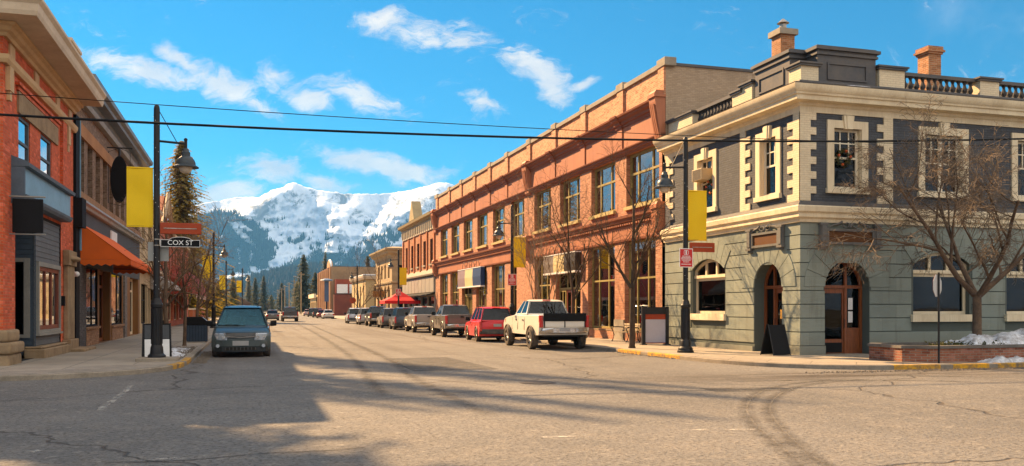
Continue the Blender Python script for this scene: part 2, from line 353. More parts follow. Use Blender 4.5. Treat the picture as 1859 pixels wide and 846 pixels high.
sky = wn.new('ShaderNodeTexSky'); sky.sky_type = 'NISHITA'; sky.sun_disc = False; sky.sun_elevation = SUN_EL; sky.sun_rotation = -SUN_AZ
sky.altitude = 1000; sky.air_density = 1.1; sky.dust_density = .3; sky.ozone_density = 3.0
def wmath(op, a, b=None):
    n = wn.new('ShaderNodeMath'); n.operation = op
    for i, x in enumerate((a, b)):
        if x is None: continue
        if isinstance(x, (int, float)): n.inputs[i].default_value = x
        else: wl.new(x, n.inputs[i])
    return n.outputs[0]
def wvec(op, a, b):
    n = wn.new('ShaderNodeVectorMath'); n.operation = op
    for i, x in enumerate((a, b)):
        if isinstance(x, tuple): n.inputs[i].default_value = x
        elif x is not None: wl.new(x, n.inputs[i])
    return n
tc = wn.new('ShaderNodeTexCoord'); DIR = tc.outputs['Generated']
fw_, rt_ = (SN, CS, 0.0), (CS, -SN, 0.0)
dep = wvec('DOT_PRODUCT', DIR, fw_).outputs['Value']; rgt = wvec('DOT_PRODUCT', DIR, rt_).outputs['Value']; upp = wvec('DOT_PRODUCT', DIR, (0, 0, 1.0)).outputs['Value']
dpos = wmath('MAXIMUM', dep, .02)
cx_ = wn.new('ShaderNodeCombineXYZ'); wl.new(wmath('DIVIDE', rgt, dpos), cx_.inputs[0]); wl.new(wmath('DIVIDE', upp, dpos), cx_.inputs[1])
def wnoise(vec, sc, det, ro, dist=0.0):
    n = wn.new('ShaderNodeTexNoise'); wl.new(vec, n.inputs['Vector']); n.inputs['Scale'].default_value = sc; n.inputs['Detail'].default_value = det
    n.inputs['Roughness'].default_value = ro; n.inputs['Distortion'].default_value = dist; return n
# cloud field on the sky: drifting ragged cumulus, each a stretched patch of directions broken up by noise
wob = wnoise(cx_.outputs[0], 9, 4, .6); sub = wvec('SUBTRACT', wob.outputs['Color'], (.5, .5, .5)); scl = wvec('MULTIPLY', sub.outputs[0], (.075, .05, 0))
cpos = wvec('ADD', cx_.outputs[0], None); wl.new(scl.outputs[0], cpos.inputs[1])
def uv(x, y): return ((x - CX) / FPX, (HY - y) / FPX)
CL = [(770, 58, 70, 34, 0), (840, 62, 60, 36, -8), (700, 35, 60, 28, 0), (965, 120, 62, 32, -14), (1000, 150, 44, 36, -40), (255, 122, 125, 30, -13), (410, 150, 110, 32, -24), (500, 130, 42, 30, -10), (470, 185, 70, 22, -22),
      (560, 180, 45, 20, -20), (660, 178, 92, 28, -17), (510, 314, 72, 28, -10), (585, 336, 60, 18, -12), (650, 298, 72, 26, -12), (735, 318, 75, 24, -6), (410, 354, 80, 20, 6), (880, 195, 55, 16, -18), (300, 90, 40, 14, -10), (1060, 150, 50, 12, 8),
      (1500, -120, 200, 60, 5), (-300, 150, 200, 50, 5), (330, 105, 70, 18, -20), (2500, 200, 260, 70, -6), (-900, 340, 420, 130, 0), (-350, 400, 320, 110, 4), (-1600, 300, 600, 160, 0), (-60, 440, 120, 60, 0), (-620, 215, 420, 110, 0), (-120, 250, 190, 70, 3), (-1300, 150, 500, 150, 0)]  # low patches far to the left are unseen, added to pale the window reflections
acc = None
for x, y, a, b, ang in CL:
    u, v = uv(x, y); mp = wn.new('ShaderNodeMapping'); mp.vector_type = 'TEXTURE'
    mp.inputs['Location'].default_value = (u, v, 0); mp.inputs['Rotation'].default_value = (0, 0, R(ang)); mp.inputs['Scale'].default_value = (a / FPX, b / FPX, 1)
    wl.new(cpos.outputs[0], mp.inputs[0]); ln = wvec('LENGTH', mp.outputs[0], None).outputs['Value']
    m = wmath('MAXIMUM', wmath('SUBTRACT', 1.0, wmath('MULTIPLY', ln, .72 if y < 295 or not 350 < x < 900 else .68)), 0.0)
    if y > 295 and 350 < x < 900: m = wmath('MULTIPLY', m, 1.2)
    acc = m if acc is None else wmath('MAXIMUM', acc, m)
stv = wvec('MULTIPLY', cpos.outputs[0], (1.0, 1.9, 1.0))
n0_ = wnoise(stv.outputs[0], 13, 9, .66, .9).outputs['Fac']; nf_ = wnoise(stv.outputs[0], 60, 6, .7, .6).outputs['Fac']; n1 = wmath('ADD', wmath('MULTIPLY', n0_, .72), wmath('MULTIPLY', nf_, .28))
den = wmath('ADD', wmath('MULTIPLY', acc, 1.2), wmath('MULTIPLY', wmath('SUBTRACT', n1, .5), 3.6))
mr = wn.new('ShaderNodeMapRange'); mr.interpolation_type = 'SMOOTHSTEP'; mr.inputs[1].default_value = .22; mr.inputs[2].default_value = 1.15; wl.new(den, mr.inputs[0])
front = wmath('GREATER_THAN', dep, .05); dens = wmath('MULTIPLY', wmath('MULTIPLY', mr.outputs[0], .93), front)
n2 = wnoise(stv.outputs[0], 14, 4, .55).outputs['Fac']
mr2 = wn.new('ShaderNodeMapRange'); mr2.inputs[1].default_value = .35; mr2.inputs[2].default_value = .68; wl.new(n2, mr2.inputs[0])
def wmix(f, a, b, mode='MIX'):
    n = wn.new('ShaderNodeMix'); n.data_type = 'RGBA'; n.blend_type = mode
    for i, x in ((0, f), (6, a), (7, b)):
        if isinstance(x, (int, float)): n.inputs[i].default_value = x
        elif isinstance(x, tuple): n.inputs[i].default_value = (*x, 1)
        else: wl.new(x, n.inputs[i])
    return n.outputs[2]
hs = wn.new('ShaderNodeHueSaturation'); hs.inputs['Saturation'].default_value = 1.85; hs.inputs['Value'].default_value = .37; hs.inputs['Hue'].default_value = .488
wl.new(sky.outputs[0], hs.inputs['Color'])
cloudcol = wmix(mr2.outputs[0], (2.1, 2.2, 2.45), (3.6, 3.2, 2.75))
# added unseen for fill light: a bright cloud bank over the rest of the sky, behind the viewer and overhead
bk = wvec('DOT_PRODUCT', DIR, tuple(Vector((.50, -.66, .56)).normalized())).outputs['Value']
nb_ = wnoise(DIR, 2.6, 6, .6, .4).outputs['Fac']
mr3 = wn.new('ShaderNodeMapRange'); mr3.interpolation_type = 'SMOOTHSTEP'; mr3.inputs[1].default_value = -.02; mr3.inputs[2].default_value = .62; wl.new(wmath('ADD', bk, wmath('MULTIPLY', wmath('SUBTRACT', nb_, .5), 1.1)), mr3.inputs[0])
fill_bank = wmix(nb_, (3.5, 3.2, 2.95), (6.8, 6.0, 5.1))
wl.new(wmix(wmath('MULTIPLY', mr3.outputs[0], .95), wmix(dens, hs.outputs[0], cloudcol), fill_bank), bg.inputs[0])
# ---------------------------------------------------------------- ground, roads, pavements
def asphalt():
    s = NT('dusty_asphalt'); p = s.pos(); sp = s.add('ShaderNodeSeparateXYZ'); s.l.new(p, sp.inputs[0])
    a = s.noise(p, .16, 6, .62, .3); b = s.noise(p, 1.3, 5, .65); c = s.noise(p, 17, 4, .75); e = s.noise(p, 6, 5, .75)
    col = s.mix(s.ramp(a, .38, .62), (.182, .170, .156), (.128, .120, .111))
    col = s.mix(s.math('MULTIPLY', s.ramp(b, .45, .7), .45), col, (.26, .225, .185))
    col = s.mix(s.math('MULTIPLY', s.ramp(c, .49, .62), .85), col, (.055, .045, .037))
    col = s.mix(s.math('MULTIPLY', s.ramp(e, .54, .70), .5), col, (.38, .34, .29))
    # wheel paths along the main street, beyond the junction
    m = s.add('ShaderNodeMapping'); m.inputs['Scale'].default_value = (1.0, .02, 1); s.l.new(p, m.inputs[0]); tr = s.noise(m.outputs[0], 1.15, 3, .5)
    k = s.math('MULTIPLY', s.ramp(sp.outputs[1], 16, 40), s.ramp(tr, .5, .66)); col = s.mix(s.math('MULTIPLY', k, .6), col, (.085, .068, .055))
    # damp gutter on the cross street
    m2 = s.add('ShaderNodeMapping'); m2.inputs['Scale'].default_value = (.07, .9, 1); s.l.new(p, m2.inputs[0]); wt_ = s.noise(m2.outputs[0], 1.3, 4, .6)
    k2 = s.math('MULTIPLY', s.math('MULTIPLY', s.ramp(sp.outputs[0], 7, 13), s.math('MULTIPLY', s.ramp(sp.outputs[1], 16.6, 18.4), s.ramp(sp.outputs[1], 20.2, 19.3))), s.ramp(wt_, .40, .52))
    col = s.mix(s.math('MULTIPLY', k2, .75), col, (.06, .047, .038))
    # cracks
    v = s.add('ShaderNodeTexVoronoi', feature='DISTANCE_TO_EDGE'); v.inputs['Scale'].default_value = .085
    wv = s.add('ShaderNodeTexNoise'); wv.inputs['Scale'].default_value = .8; wv.inputs['Detail'].default_value = 6; s.l.new(p, wv.inputs['Vector'])
    ad = s.add('ShaderNodeVectorMath', operation='MULTIPLY_ADD'); s.l.new(wv.outputs['Color'], ad.inputs[0]); ad.inputs[1].default_value = (1.6, 1.6, 0); s.l.new(p, ad.inputs[2]); s.l.new(ad.outputs[0], v.inputs['Vector'])
    cr = s.ramp(v.outputs['Distance'], .0042, .0012); col = s.mix(s.math('MULTIPLY', cr, .7), col, (.055, .042, .034))
    s.col(col); s.b.inputs['Roughness'].default_value = .88; s.b.inputs['Specular IOR Level'].default_value = .3
    s.bump(s.math('ADD', s.math('MULTIPLY', c, .7), s.math('ADD', s.math('MULTIPLY', e, 1.3), s.math('MULTIPLY', cr, -1.0))), 1.0, .035); return s.m
M_ROAD = asphalt()
def paving():
    s = NT('pavement_concrete'); p = s.pos(); t = s.add('ShaderNodeTexBrick'); s.l.new(p, t.inputs['Vector'])
    for k, v in (('Scale', 1.0), ('Brick Width', 1.5), ('Row Height', 1.5), ('Mortar Size', .012), ('Mortar Smooth', .1)): t.inputs[k].default_value = v
    t.offset = 0.0
    t.inputs['Color1'].default_value = (.34, .285, .215, 1); t.inputs['Color2'].default_value = (.29, .245, .19, 1); t.inputs['Mortar'].default_value = (.07, .06, .05, 1)
    a = s.noise(p, .7, 6, .65); b = s.noise(p, 18, 3, .6)
    col = s.mix(s.math('MULTIPLY', s.ramp(a, .42, .66), .5), t.outputs[0], (.15, .125, .10)); col = s.mix(s.math('MULTIPLY', s.ramp(b, .5, .7), .25), col, (.42, .35, .27))
    s.col(col); s.b.inputs['Roughness'].default_value = .85; s.bump(s.math('ADD', b, s.math('MULTIPLY', t.outputs[1], -2.0)), .35, .01); return s.m
M_PAVE = paving()
def band():
    s = NT('brick_paving_band'); p = s.pos(); m = s.add('ShaderNodeMapping'); m.inputs['Rotation'].default_value = (0, 0, R(38)); s.l.new(p, m.inputs[0])
    t = s.add('ShaderNodeTexBrick'); s.l.new(m.outputs[0], t.inputs['Vector'])
    for k, v in (('Scale', 1.0), ('Brick Width', 2.4), ('Row Height', .26), ('Mortar Size', .018), ('Mortar Smooth', .1)): t.inputs[k].default_value = v
    t.inputs['Color1'].default_value = (.33, .275, .21, 1); t.inputs['Color2'].default_value = (.27, .225, .175, 1); t.inputs['Mortar'].default_value = (.045, .037, .03, 1)
    a = s.noise(p, 1.2, 5, .6); s.col(s.mix(s.math('MULTIPLY', s.ramp(a, .45, .65), .4), t.outputs[0], (.16, .13, .10))); s.b.inputs['Roughness'].default_value = .85
    s.bump(t.outputs[1], -.3, .01); return s.m
M_BAND = band()
m = MB(); m.face([(-8000, -.035, 8000), (8000, -.035, 8000), (8000, -.035, -8000), (-8000, -.035, -8000)])
tag(m.build('ground', mk('bare_winter_ground', (.16, .13, .085), .95, .3, .05, .3, fine=.6, dirt=(.07, .06, .04)), norm=False), kind='structure')
m = MB(); pts = [(KL - .1, -160), (KR + .1, -160), (KR + .1, -14), (160, -14), (160, 20.6), (20, 20.6), (KR + .1, 27), (KR + .1, 700), (KL - .1, 700), (KL - .1, 29), (-9, 22.9), (-160, 22.9), (-160, -14), (KL - .1, -14)]
m.face([(x, 0, -y) for x, y in pts]); tag(m.build('road', M_ROAD, norm=False), kind='structure')
PL = [(KL, 450), (KL, 27.8), (-1.78, 26.4), (-2.05, 25.1), (-2.6, 24.1), (-3.4, 23.35), (-4.5, 22.8), (-6, 22.5), (-9, 22.35), (-120, 22.2)]
PR = [(KR, 450), (KR, 25.2), (13.58, 23.9), (13.85, 22.6), (14.35, 21.55), (15.1, 20.7), (16.0, 20.15), (17.2, 19.85), (19, 19.72), (120, 19.6)]
def inset(path, d, side):
    P = [Vector(a) for a in path]; out = []
    for i in range(len(P)):
        d0 = (P[i] - P[i - 1]).normalized() if i else (P[1] - P[0]).normalized(); d1 = (P[i + 1] - P[i]).normalized() if i < len(P) - 1 else d0
        n0 = Vector((d0.y, -d0.x)); n1 = Vector((d1.y, -d1.x)); q = (n0 + n1) / max(.3, 1 + n0.dot(n1)); out.append(P[i] + q * d * side)
    return out
for path, side, far, nm in ((PL, 1, [(-120, 450)], 'pavement'), (PR, -1, [(120, 450)], 'pavement')):
    q = [tuple(a) for a in inset(path, .1, side)] + far
    m = MB(); m.prism_v([(x, -y) for x, y in q], -.02, SW); tag(m.build(nm, M_PAVE), kind='structure')
    m = MB(); m.sweep(path, [(0, -.02), (0, SW - .015), (.02 * side, SW + .004), (.17 * side, SW + .004), (.17 * side, -.02)]); tag(m.build('kerb', M_CONC, smooth=30), kind='structure')
def along(path, a, b):                   # the stretch of a path between two arc lengths from its far end, as points
    P = [Vector(p) for p in path]; out = []; s = 0
    for p, q in zip(P, P[1:]):
        L = (q - p).length
        for t in [max(a, s)] + ([min(b, s + L)] if min(b, s + L) > max(a, s) else []):
            if s <= t <= s + L and a <= t <= b:
                r = p + (q - p) * ((t - s) / L)
                if not out or (r - out[-1]).length > 1e-3: out.append(r)
        s += L
    return [tuple(p) for p in out]
def yk(path, side, a, b):
    q = along(path, a, b)
    if len(q) > 1:
        m = MB(); m.sweep(q, [(-.006 * side, -.01), (-.006 * side, SW - .012), (.016 * side, SW + .010), (.172 * side, SW + .010), (.172 * side, SW - .03), (.06 * side, .02)]); tag(m.build('yellow_kerb_paint', M_YPAINT, smooth=30), kind='structure')
for a, b in ((419.0, 421.0), (421.6, 424.0), (431.6, 433.0), (433.4, 434.6), (434.9, 445)): yk(PR, -1, a, b)
for a, b in ((420.6, 422.4), (423.0, 424.4)): yk(PL, 1, a, b)
for path, side, a, b in ((PR, -1, 423.2, 433.5), (PL, 1, 424.2, 440)):
    q = along(path, a, b); A = inset(q, .19, side); B = inset(q, 1.55, side); m = MB()
    for i in range(len(A) - 1): m.face([(A[i].x, SW + .005, -A[i].y), (A[i + 1].x, SW + .005, -A[i + 1].y), (B[i + 1].x, SW + .005, -B[i + 1].y), (B[i].x, SW + .005, -B[i].y)])
    tag(m.build('paving_band', M_BAND, norm=False), kind='structure')
# worn paint and tyre marks lying on the asphalt
def worn(name, c, lo, hi, sc=5.0, aniso=1.0, amax=1.0, soft=False):
    s = NT(name); p = s.pos(); n = s.noise(p, sc, 5, .7); s.col(c); s.b.inputs['Roughness'].default_value = .85; f = s.math('MULTIPLY', s.ramp(n, lo, hi), amax)
    if soft: at = s.add('ShaderNodeAttribute', attribute_name='edge'); f = s.math('MULTIPLY', f, s.ramp(s.math('ADD', at.outputs['Fac'], s.math('MULTIPLY', s.math('SUBTRACT', n, .5), .9)), .05, .85))
    s.l.new(f, s.b.inputs['Alpha']); return s.m
M_WORN = worn('worn_road_paint', (.52, .47, .40), .46, .64, amax=.8); M_RUB = worn('tyre_rubber_mark', (.055, .047, .040), .28, .66, 2.4, amax=.55, soft=True); M_LITE = worn('scuffed_light_line', (.30, .26, .21), .36, .66, 2.0, amax=.4, soft=True); M_CRK = worn('crack_sealant', (.045, .036, .03), .3, .5, 4.0, amax=.8)
def strip(name, pix, wd, mat, z=.005, world=False):
    P = [Vector(p if world else gnd(*p)) for p in pix]
    P2 = []
    for i in range(len(P) - 1):          # smooth curve through the points
        a, b, c, d = P[max(i - 1, 0)], P[i], P[i + 1], P[min(i + 2, len(P) - 1)]
        for k in range(6):
            t = k / 6; P2.append(.5 * ((2 * b) + (c - a) * t + (2 * a - 5 * b + 4 * c - d) * t * t + (3 * b - a - 3 * c + d) * t ** 3))
    P2.append(P[-1]); m = MB(); A = inset(P2, wd / 2, 1); B = inset(P2, wd / 2, -1)
    lay = m.bm.verts.layers.float.new('edge'); n = len(P2)
    for i in range(n):
        for q, e in ((A[i], 0.0), (P2[i], min(1.0, i / 3, (n - 1 - i) / 3)), (B[i], 0.0)): m.v((q.x, z, -q.y))[lay] = e
    m.bm.verts.ensure_lookup_table(); V = m.bm.verts
    for i in range(n - 1):
        for k in (0, 1): m.bm.faces.new((V[3 * i + k], V[3 * i + 3 + k], V[3 * i + 4 + k], V[3 * i + 1 + k]))
    return tag(m.build(name, mat, norm=False), kind='structure')
for q in ([(985, 794), (1078, 791)], [(1255, 781), (1375, 780)], [(690, 656), (730, 655)], [(718, 679), (750, 677)], [(800, 675), (915, 672)], [(180, 745), (215, 720), (240, 700)], [(30, 825), (75, 818)], [(235, 838), (330, 832)]):
    strip('road_marking', q, .13, M_WORN)
for off, kk in ((-16, 1.0), (26, .8)):
    T_ = [(1560 + off, 688), (1480 + off, 694), (1420 + off, 703), (1385 + off, 718), (1370 + off, 740), (1382 + off, 768), (1424 + off * kk, 805), (1475 + off * kk, 846), (1560 + off, 905)]
    strip('tyre_mark', T_, .34, M_RUB, .0045); strip('tyre_mark', [(x + 3, y) for x, y in T_[1:-1]], .05, M_LITE, .009)
for q in ([(545, 590), (590, 615), (640, 650), (672, 690), (700, 720)], [(560, 588), (615, 612), (690, 645), (760, 690), (900, 760)], [(1330, 693), (1500, 690), (1700, 692), (1859, 697)], [(1400, 684), (1600, 682), (1859, 686)]):
    strip('tyre_mark', q, .42, M_RUB, .006)
for q in ([(190, 841), (340, 836), (480, 824), (600, 818), (660, 813)], [(880, 715), (1000, 707), (1150, 703), (1300, 706)], [(700, 724), (900, 710), (1100, 716), (1330, 705)], [(500, 684), (640, 678), (900, 700)]):
    strip('crack', q, .035, M_CRK, .0075)
M_PATCH = worn('asphalt_repair', (.060, .054, .048), .2, .6, 2.0, amax=.5); M_PATCH2 = worn('pale_repair', (.23, .20, .17), .1, .4, 3.0, amax=.8)
for q, mt in (([(4.2, 23.0), (6.6, 23.2), (6.5, 29.5), (4.3, 29.2)], M_PATCH), ([(8.9, 15.6), (10.6, 15.4), (10.8, 16.2), (9.0, 16.5)], M_PATCH), ([(-6.5, 17.5), (-4.9, 17.3), (-4.8, 18.2), (-6.4, 18.4)], M_PATCH)):
    m = MB(); m.face([(x, .004, -y) for x, y in q]); tag(m.build('asphalt_patch', mt, norm=False), kind='structure')
for px, py, r in ((977, 695, .36),):
    X, Y = gnd(px, py); m = MB(); m.lathe((X, -Y), [(r * 1.12, .002), (r * 1.12, .010)], 28); m.build('manhole_frame', mk('worn_iron', (.10, .085, .07), .6, .3, 6, .3), None).__setitem__('kind', 'structure')
    m = MB(); m.lathe((X, -Y), [(r, .0102), (r, .014)], 28); [m.box(X - r * .7 + r * .2 * k, X - r * .64 + r * .2 * k, .014, .018, -Y - r * .6, -Y + r * .6) for k in range(8)]; m.build('manhole_cover', mk('worn_iron', (.10, .085, .07)), None).__setitem__('kind', 'structure')
# ---------------------------------------------------------------- mountains (terrain), their forest, foothills
def lerp_tab(tab, x):
    if x <= tab[0][0]: return tab[0][1]
    for (a, b), (c, d) in zip(tab, tab[1:]):
        if x <= c: return b + (d - b) * (x - a) / (c - a)
    return tab[-1][1]
RIDGE = [(-900, 430), (-500, 400), (-200, 360), (100, 400), (250, 385), (330, 378), (375, 368), (410, 362), (440, 357), (470, 358), (492, 346), (514, 339), (524, 334), (533, 331), (545, 335), (572, 344), (600, 348), (635, 352), (680, 352), (715, 350), (745, 345), (775, 337), (800, 331), (815, 332), (840, 342), (900, 352), (1000, 350), (1200, 380), (1500, 400), (2000, 390), (2600, 420)]
def fbm(x, y, z=0.0, o=5): return noise.fractal(Vector((x, y, z)), 1.0, 2.0, o)
def poly_in(q, x, y):
    c = False; j = len(q) - 1
    for i in range(len(q)):
        if (q[i][1] > y) != (q[j][1] > y) and x < (q[j][0] - q[i][0]) * (y - q[i][1]) / (q[j][1] - q[i][1]) + q[i][0]: c = not c
        j = i
    return c
WOODS = [[(340, 398), (400, 385), (440, 388), (470, 412), (497, 442), (500, 462), (488, 482), (440, 496), (300, 520)], [(505, 486), (560, 470), (600, 462), (640, 448), (690, 430), (730, 407), (760, 400), (900, 395), (900, 560), (480, 560)],
         [(525, 437), (545, 428), (556, 430), (540, 442), (527, 446)], [(563, 447), (600, 429), (603, 432), (580, 446), (566, 452)], [(660, 410), (682, 405), (684, 410), (665, 414)], [(555, 470), (575, 455), (586, 452), (586, 462)], [(-900, 430), (200, 420), (300, 400), (300, 560), (-900, 560)], [(900, 400), (2600, 430), (2600, 560), (900, 560)]]
CUTS = [[(410, 397), (416, 400), (452, 428), (470, 452), (462, 450), (430, 425)], [(430, 440), (434, 440), (438, 478), (432, 480)], [(398, 430), (404, 424), (400, 452), (394, 455)], [(452, 465), (456, 452), (460, 468), (458, 492), (452, 492)], [(690, 470), (735, 425), (745, 430), (705, 480)], [(660, 485), (690, 445), (697, 447), (672, 490)], [(640, 470), (660, 448), (664, 450), (650, 480)], [(600, 485), (622, 462), (628, 466), (610, 490)], [(545, 500), (552, 475), (560, 475), (556, 505)], [(420, 405), (440, 404), (462, 420), (450, 422)]]
ROCKS = [[(480, 358), (505, 346), (533, 340), (560, 352), (535, 385), (470, 410), (425, 402), (450, 378)], [(560, 350), (660, 358), (780, 352), (845, 345), (850, 370), (760, 372), (640, 372), (575, 368)], [(575, 385), (640, 375), (720, 378), (760, 365), (840, 350), (840, 380), (740, 398), (690, 392), (640, 396), (590, 395)]]
D0, D1 = 3350.0, 4150.0; NXM, NYM = 430, 120
xs = [-900 + 3500 * 0 for _ in range(0)]
def colx(i):
    t = i / (NXM - 1)
    return -900 + 1200 * (t / .14) if t < .14 else (300 + 600 * ((t - .14) / .66) if t < .80 else 900 + 1700 * ((t - .80) / .20))
bm = bmesh.new(); lay = bm.verts.layers.float_color.new('cover'); grid = []; forest_spots = []
for j in range(NYM):
    v = j / (NYM - 1); row = []
    for i in range(NXM):
        x = colx(i); top = lerp_tab(RIDGE, x); d = D0 + (D1 - D0) * v ** .8
        prof = .62 * v + .38 * v ** 1.7 if v < 1 else 1
        y = HY - (HY - top) * prof
        wx, wy = x / 60.0, v * 7
        gul = fbm(wx * .9, wy * .45, 3.1, 6); amp = math.sin(math.pi * min(1, v * 1.02)) ** .8
        y += gul * 13 * amp + (abs(fbm(wx * 1.6 + wy * .5, wy * .5, 9.0, 5)) - .3) * 9 * amp
        if v > .9: y += fbm(x / 14.0, 0, 5.0, 4) * 2.2 * (v - .9) * 10
        for xa, ya, xb, yb, wd_, am in ((533, 333, 425, 402, 30, 260), (572, 343, 640, 440, 26, 170), (805, 331, 690, 430, 40, 260), (660, 352, 600, 430, 22, 130), (430, 385, 500, 480, 34, 200), (745, 345, 780, 420, 26, 150)):
            t_ = min(1, max(0, (y - ya) / (yb - ya))); d -= am * .6 * math.exp(-((x - (xa + (xb - xa) * t_)) / wd_) ** 2) * (1 if ya - 6 < y < yb + 30 else .3) * min(1, (1 - v) * 6 + .15)
        d += (fbm(x / 34., y / 16., 12.0, 6) * 45 + (abs(fbm(x / 15. + y / 30., y / 22., 15.0, 5)) - .25) * 35) * min(1, (1 - v) * 5)
        p = at_d(x, y, d); vt = bm.verts.new(p); row.append(vt)
        n = fbm(x / 26.0, y / 9.0, 1.0, 5); xx, yy = x + n * 11 + fbm(x / 7., y / 7., 2, 3) * 4, y + fbm(x / 24., y / 12., 7.0, 4) * 9
        fo = any(poly_in(q, xx, yy) for q in WOODS) and not any(poly_in(q, x + n * 3, y + n * 3) for q in CUTS)
        sparse = fbm(x / 10., y / 10., 4.4, 4)
        if x > 500 and y < 462 and sparse > .05: fo = False
        ro = any(poly_in(q, xx, yy) for q in ROCKS)
        vt[lay] = (1.0 if fo else 0.0, 1.0 if ro else 0.0, 0, 1)
        if 330 < x < 860 and y < 505: forest_spots.append((p, fo, n, x, y))
    grid.append(row)
for a, b in zip(grid, grid[1:]):
    for i in range(NXM - 1): bm.faces.new((a[i], a[i + 1], b[i + 1], b[i]))
back = [bm.verts.new(v.co * 1.25 - Vector((0, 0, v.co.z * 1.25 * .55))) for v in grid[-1]]
for i in range(NXM - 1): bm.faces.new((grid[-1][i], grid[-1][i + 1], back[i + 1], back[i]))
me = bpy.data.meshes.new('mountain'); bm.to_mesh(me); bm.free(); me.polygons.foreach_set('use_smooth', [True] * len(me.polygons))
def mount_mat():
    s = NT('snowy_mountain'); at = s.add('ShaderNodeAttribute', attribute_name='cover'); sp = s.add('ShaderNodeSeparateColor'); s.l.new(at.outputs['Color'], sp.inputs[0])
    p = s.pos(); m = s.add('ShaderNodeMapping'); m.inputs['Scale'].default_value = (1, 1, .35); s.l.new(p, m.inputs[0])
    n = s.noise(m.outputs[0], .035, 5, .7); n2 = s.noise(p, .012, 6, .6)
    f = s.ramp(s.math('ADD', sp.outputs[0], s.math('MULTIPLY', s.math('SUBTRACT', n, .5), .9)), .42, .58)
    m3 = s.add('ShaderNodeMapping'); m3.inputs['Scale'].default_value = (1, .4, 1); m3.inputs['Rotation'].default_value = (0, R(35), 0); s.l.new(p, m3.inputs[0]); n3 = s.noise(m3.outputs[0], .011, 8, .72, .6)
    r = s.math('MULTIPLY', sp.outputs[1], s.ramp(n3, .50, .58))
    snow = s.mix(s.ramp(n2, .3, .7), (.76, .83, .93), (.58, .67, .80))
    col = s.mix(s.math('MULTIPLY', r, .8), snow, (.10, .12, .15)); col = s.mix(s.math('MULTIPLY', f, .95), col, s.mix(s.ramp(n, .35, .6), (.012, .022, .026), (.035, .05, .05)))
    s.col(col); s.b.inputs['Roughness'].default_value = .8; s.b.inputs['Specular IOR Level'].default_value = .15; s.bump(s.noise(p, .02, 6, .65), .7, 14.0); return s.m
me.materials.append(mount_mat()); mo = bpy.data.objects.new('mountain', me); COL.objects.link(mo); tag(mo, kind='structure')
# single firs along the wood edges, far too many to count: one object
M_FIR = mk('distant_fir', (.014, .026, .028), .95, .2, .02, 0, fine=.2)
bm = bmesh.new(); random.seed(5); cand = [q for q in forest_spots if q[1]]
for p, fo, n, x, y in cand:
    for k in range(2):
        if random.random() > .55: continue
        h = random.uniform(13, 27); r = h * random.uniform(.15, .22); c = p + Vector((random.uniform(-9, 9), random.uniform(-9, 9), -2)); a0 = random.random()
        t = bm.verts.new(c + Vector((0, 0, h))); b = [bm.verts.new(c + Vector((r * math.cos(a0 + 2.094 * q), r * math.sin(a0 + 2.094 * q), 0))) for q in range(3)]
        for q in range(3): bm.faces.new((t, b[q], b[(q + 1) % 3]))
for p, fo, n, x, y in random.sample([q for q in forest_spots if not q[1] and q[4] > 395 and q[3] > 480], 260):
    if n < .22: continue
    for k in range(3):
        h = random.uniform(12, 24); r = h * .19; c = p + Vector((random.uniform(-14, 14), random.uniform(-14, 14), -2)); t = bm.verts.new(c + Vector((0, 0, h)))
        b = [bm.verts.new(c + Vector((r * math.cos(2.094 * q), r * math.sin(2.094 * q), 0))) for q in range(3)]
        for q in range(3): bm.faces.new((t, b[q], b[(q + 1) % 3]))
me = bpy.data.meshes.new('mountain_forest'); bm.to_mesh(me); bm.free(); me.materials.append(M_FIR); o = bpy.data.objects.new('mountain_forest', me); COL.objects.link(o); tag(o, kind='stuff')
# wooded foothills in front of the mountain
HILL = [(-900, 500), (-300, 470), (200, 500), (380, 508), (430, 500), (470, 494), (510, 483), (545, 478), (575, 474), (600, 478), (640, 486), (700, 484), (760, 480), (1000, 490), (1500, 470), (2600, 500)]
bm = bmesh.new(); grid = []; tops = []
for j in range(26):
    v = j / 25; row = []
    for i in range(200):
        x = -900 + 3500 * i / 199; top = lerp_tab(HILL, x) + 9; d = 1700 + 900 * v
        y = HY + 4 - (HY + 4 - top) * math.sin(v * math.pi / 2) ** 1.2 + fbm(x / 60., v * 4, 2, 4) * 6 * v
        p = at_d(x, y, d); row.append(bm.verts.new(p)); tops.append((p, x, v))
    grid.append(row)
for a, b in zip(grid, grid[1:]):
    for i in range(199): bm.faces.new((a[i], a[i + 1], b[i + 1], b[i]))
bk = [bm.verts.new(v.co * 1.2 - Vector((0, 0, v.co.z * 1.2 + 3))) for v in grid[-1]]
for i in range(199): bm.faces.new((grid[-1][i], grid[-1][i + 1], bk[i + 1], bk[i]))
me = bpy.data.meshes.new('foothills'); bm.to_mesh(me); bm.free(); me.polygons.foreach_set('use_smooth', [True] * len(me.polygons)); me.materials.append(mk('wooded_hillside', (.040, .050, .040), .95, .4, .02, .5, fine=.12, dirt=(.02, .026, .022)))
o = bpy.data.objects.new('foothills', me); COL.objects.link(o); tag(o, kind='structure')
bm = bmesh.new()
for p, x, v in tops:
    if not (300 < x < 800): continue
    for k in range(26):
        h = random.uniform(9, 17); r = h * random.uniform(.16, .24); c = p + Vector((random.uniform(-24, 24), random.uniform(-24, 24), -2)); t = bm.verts.new(c + Vector((0, 0, h))); a0 = random.random()
        b = [bm.verts.new(c + Vector((r * math.cos(a0 + 2.094 * q), r * math.sin(a0 + 2.094 * q), 0))) for q in range(3)]
        for q in range(3): bm.faces.new((t, b[q], b[(q + 1) % 3]))
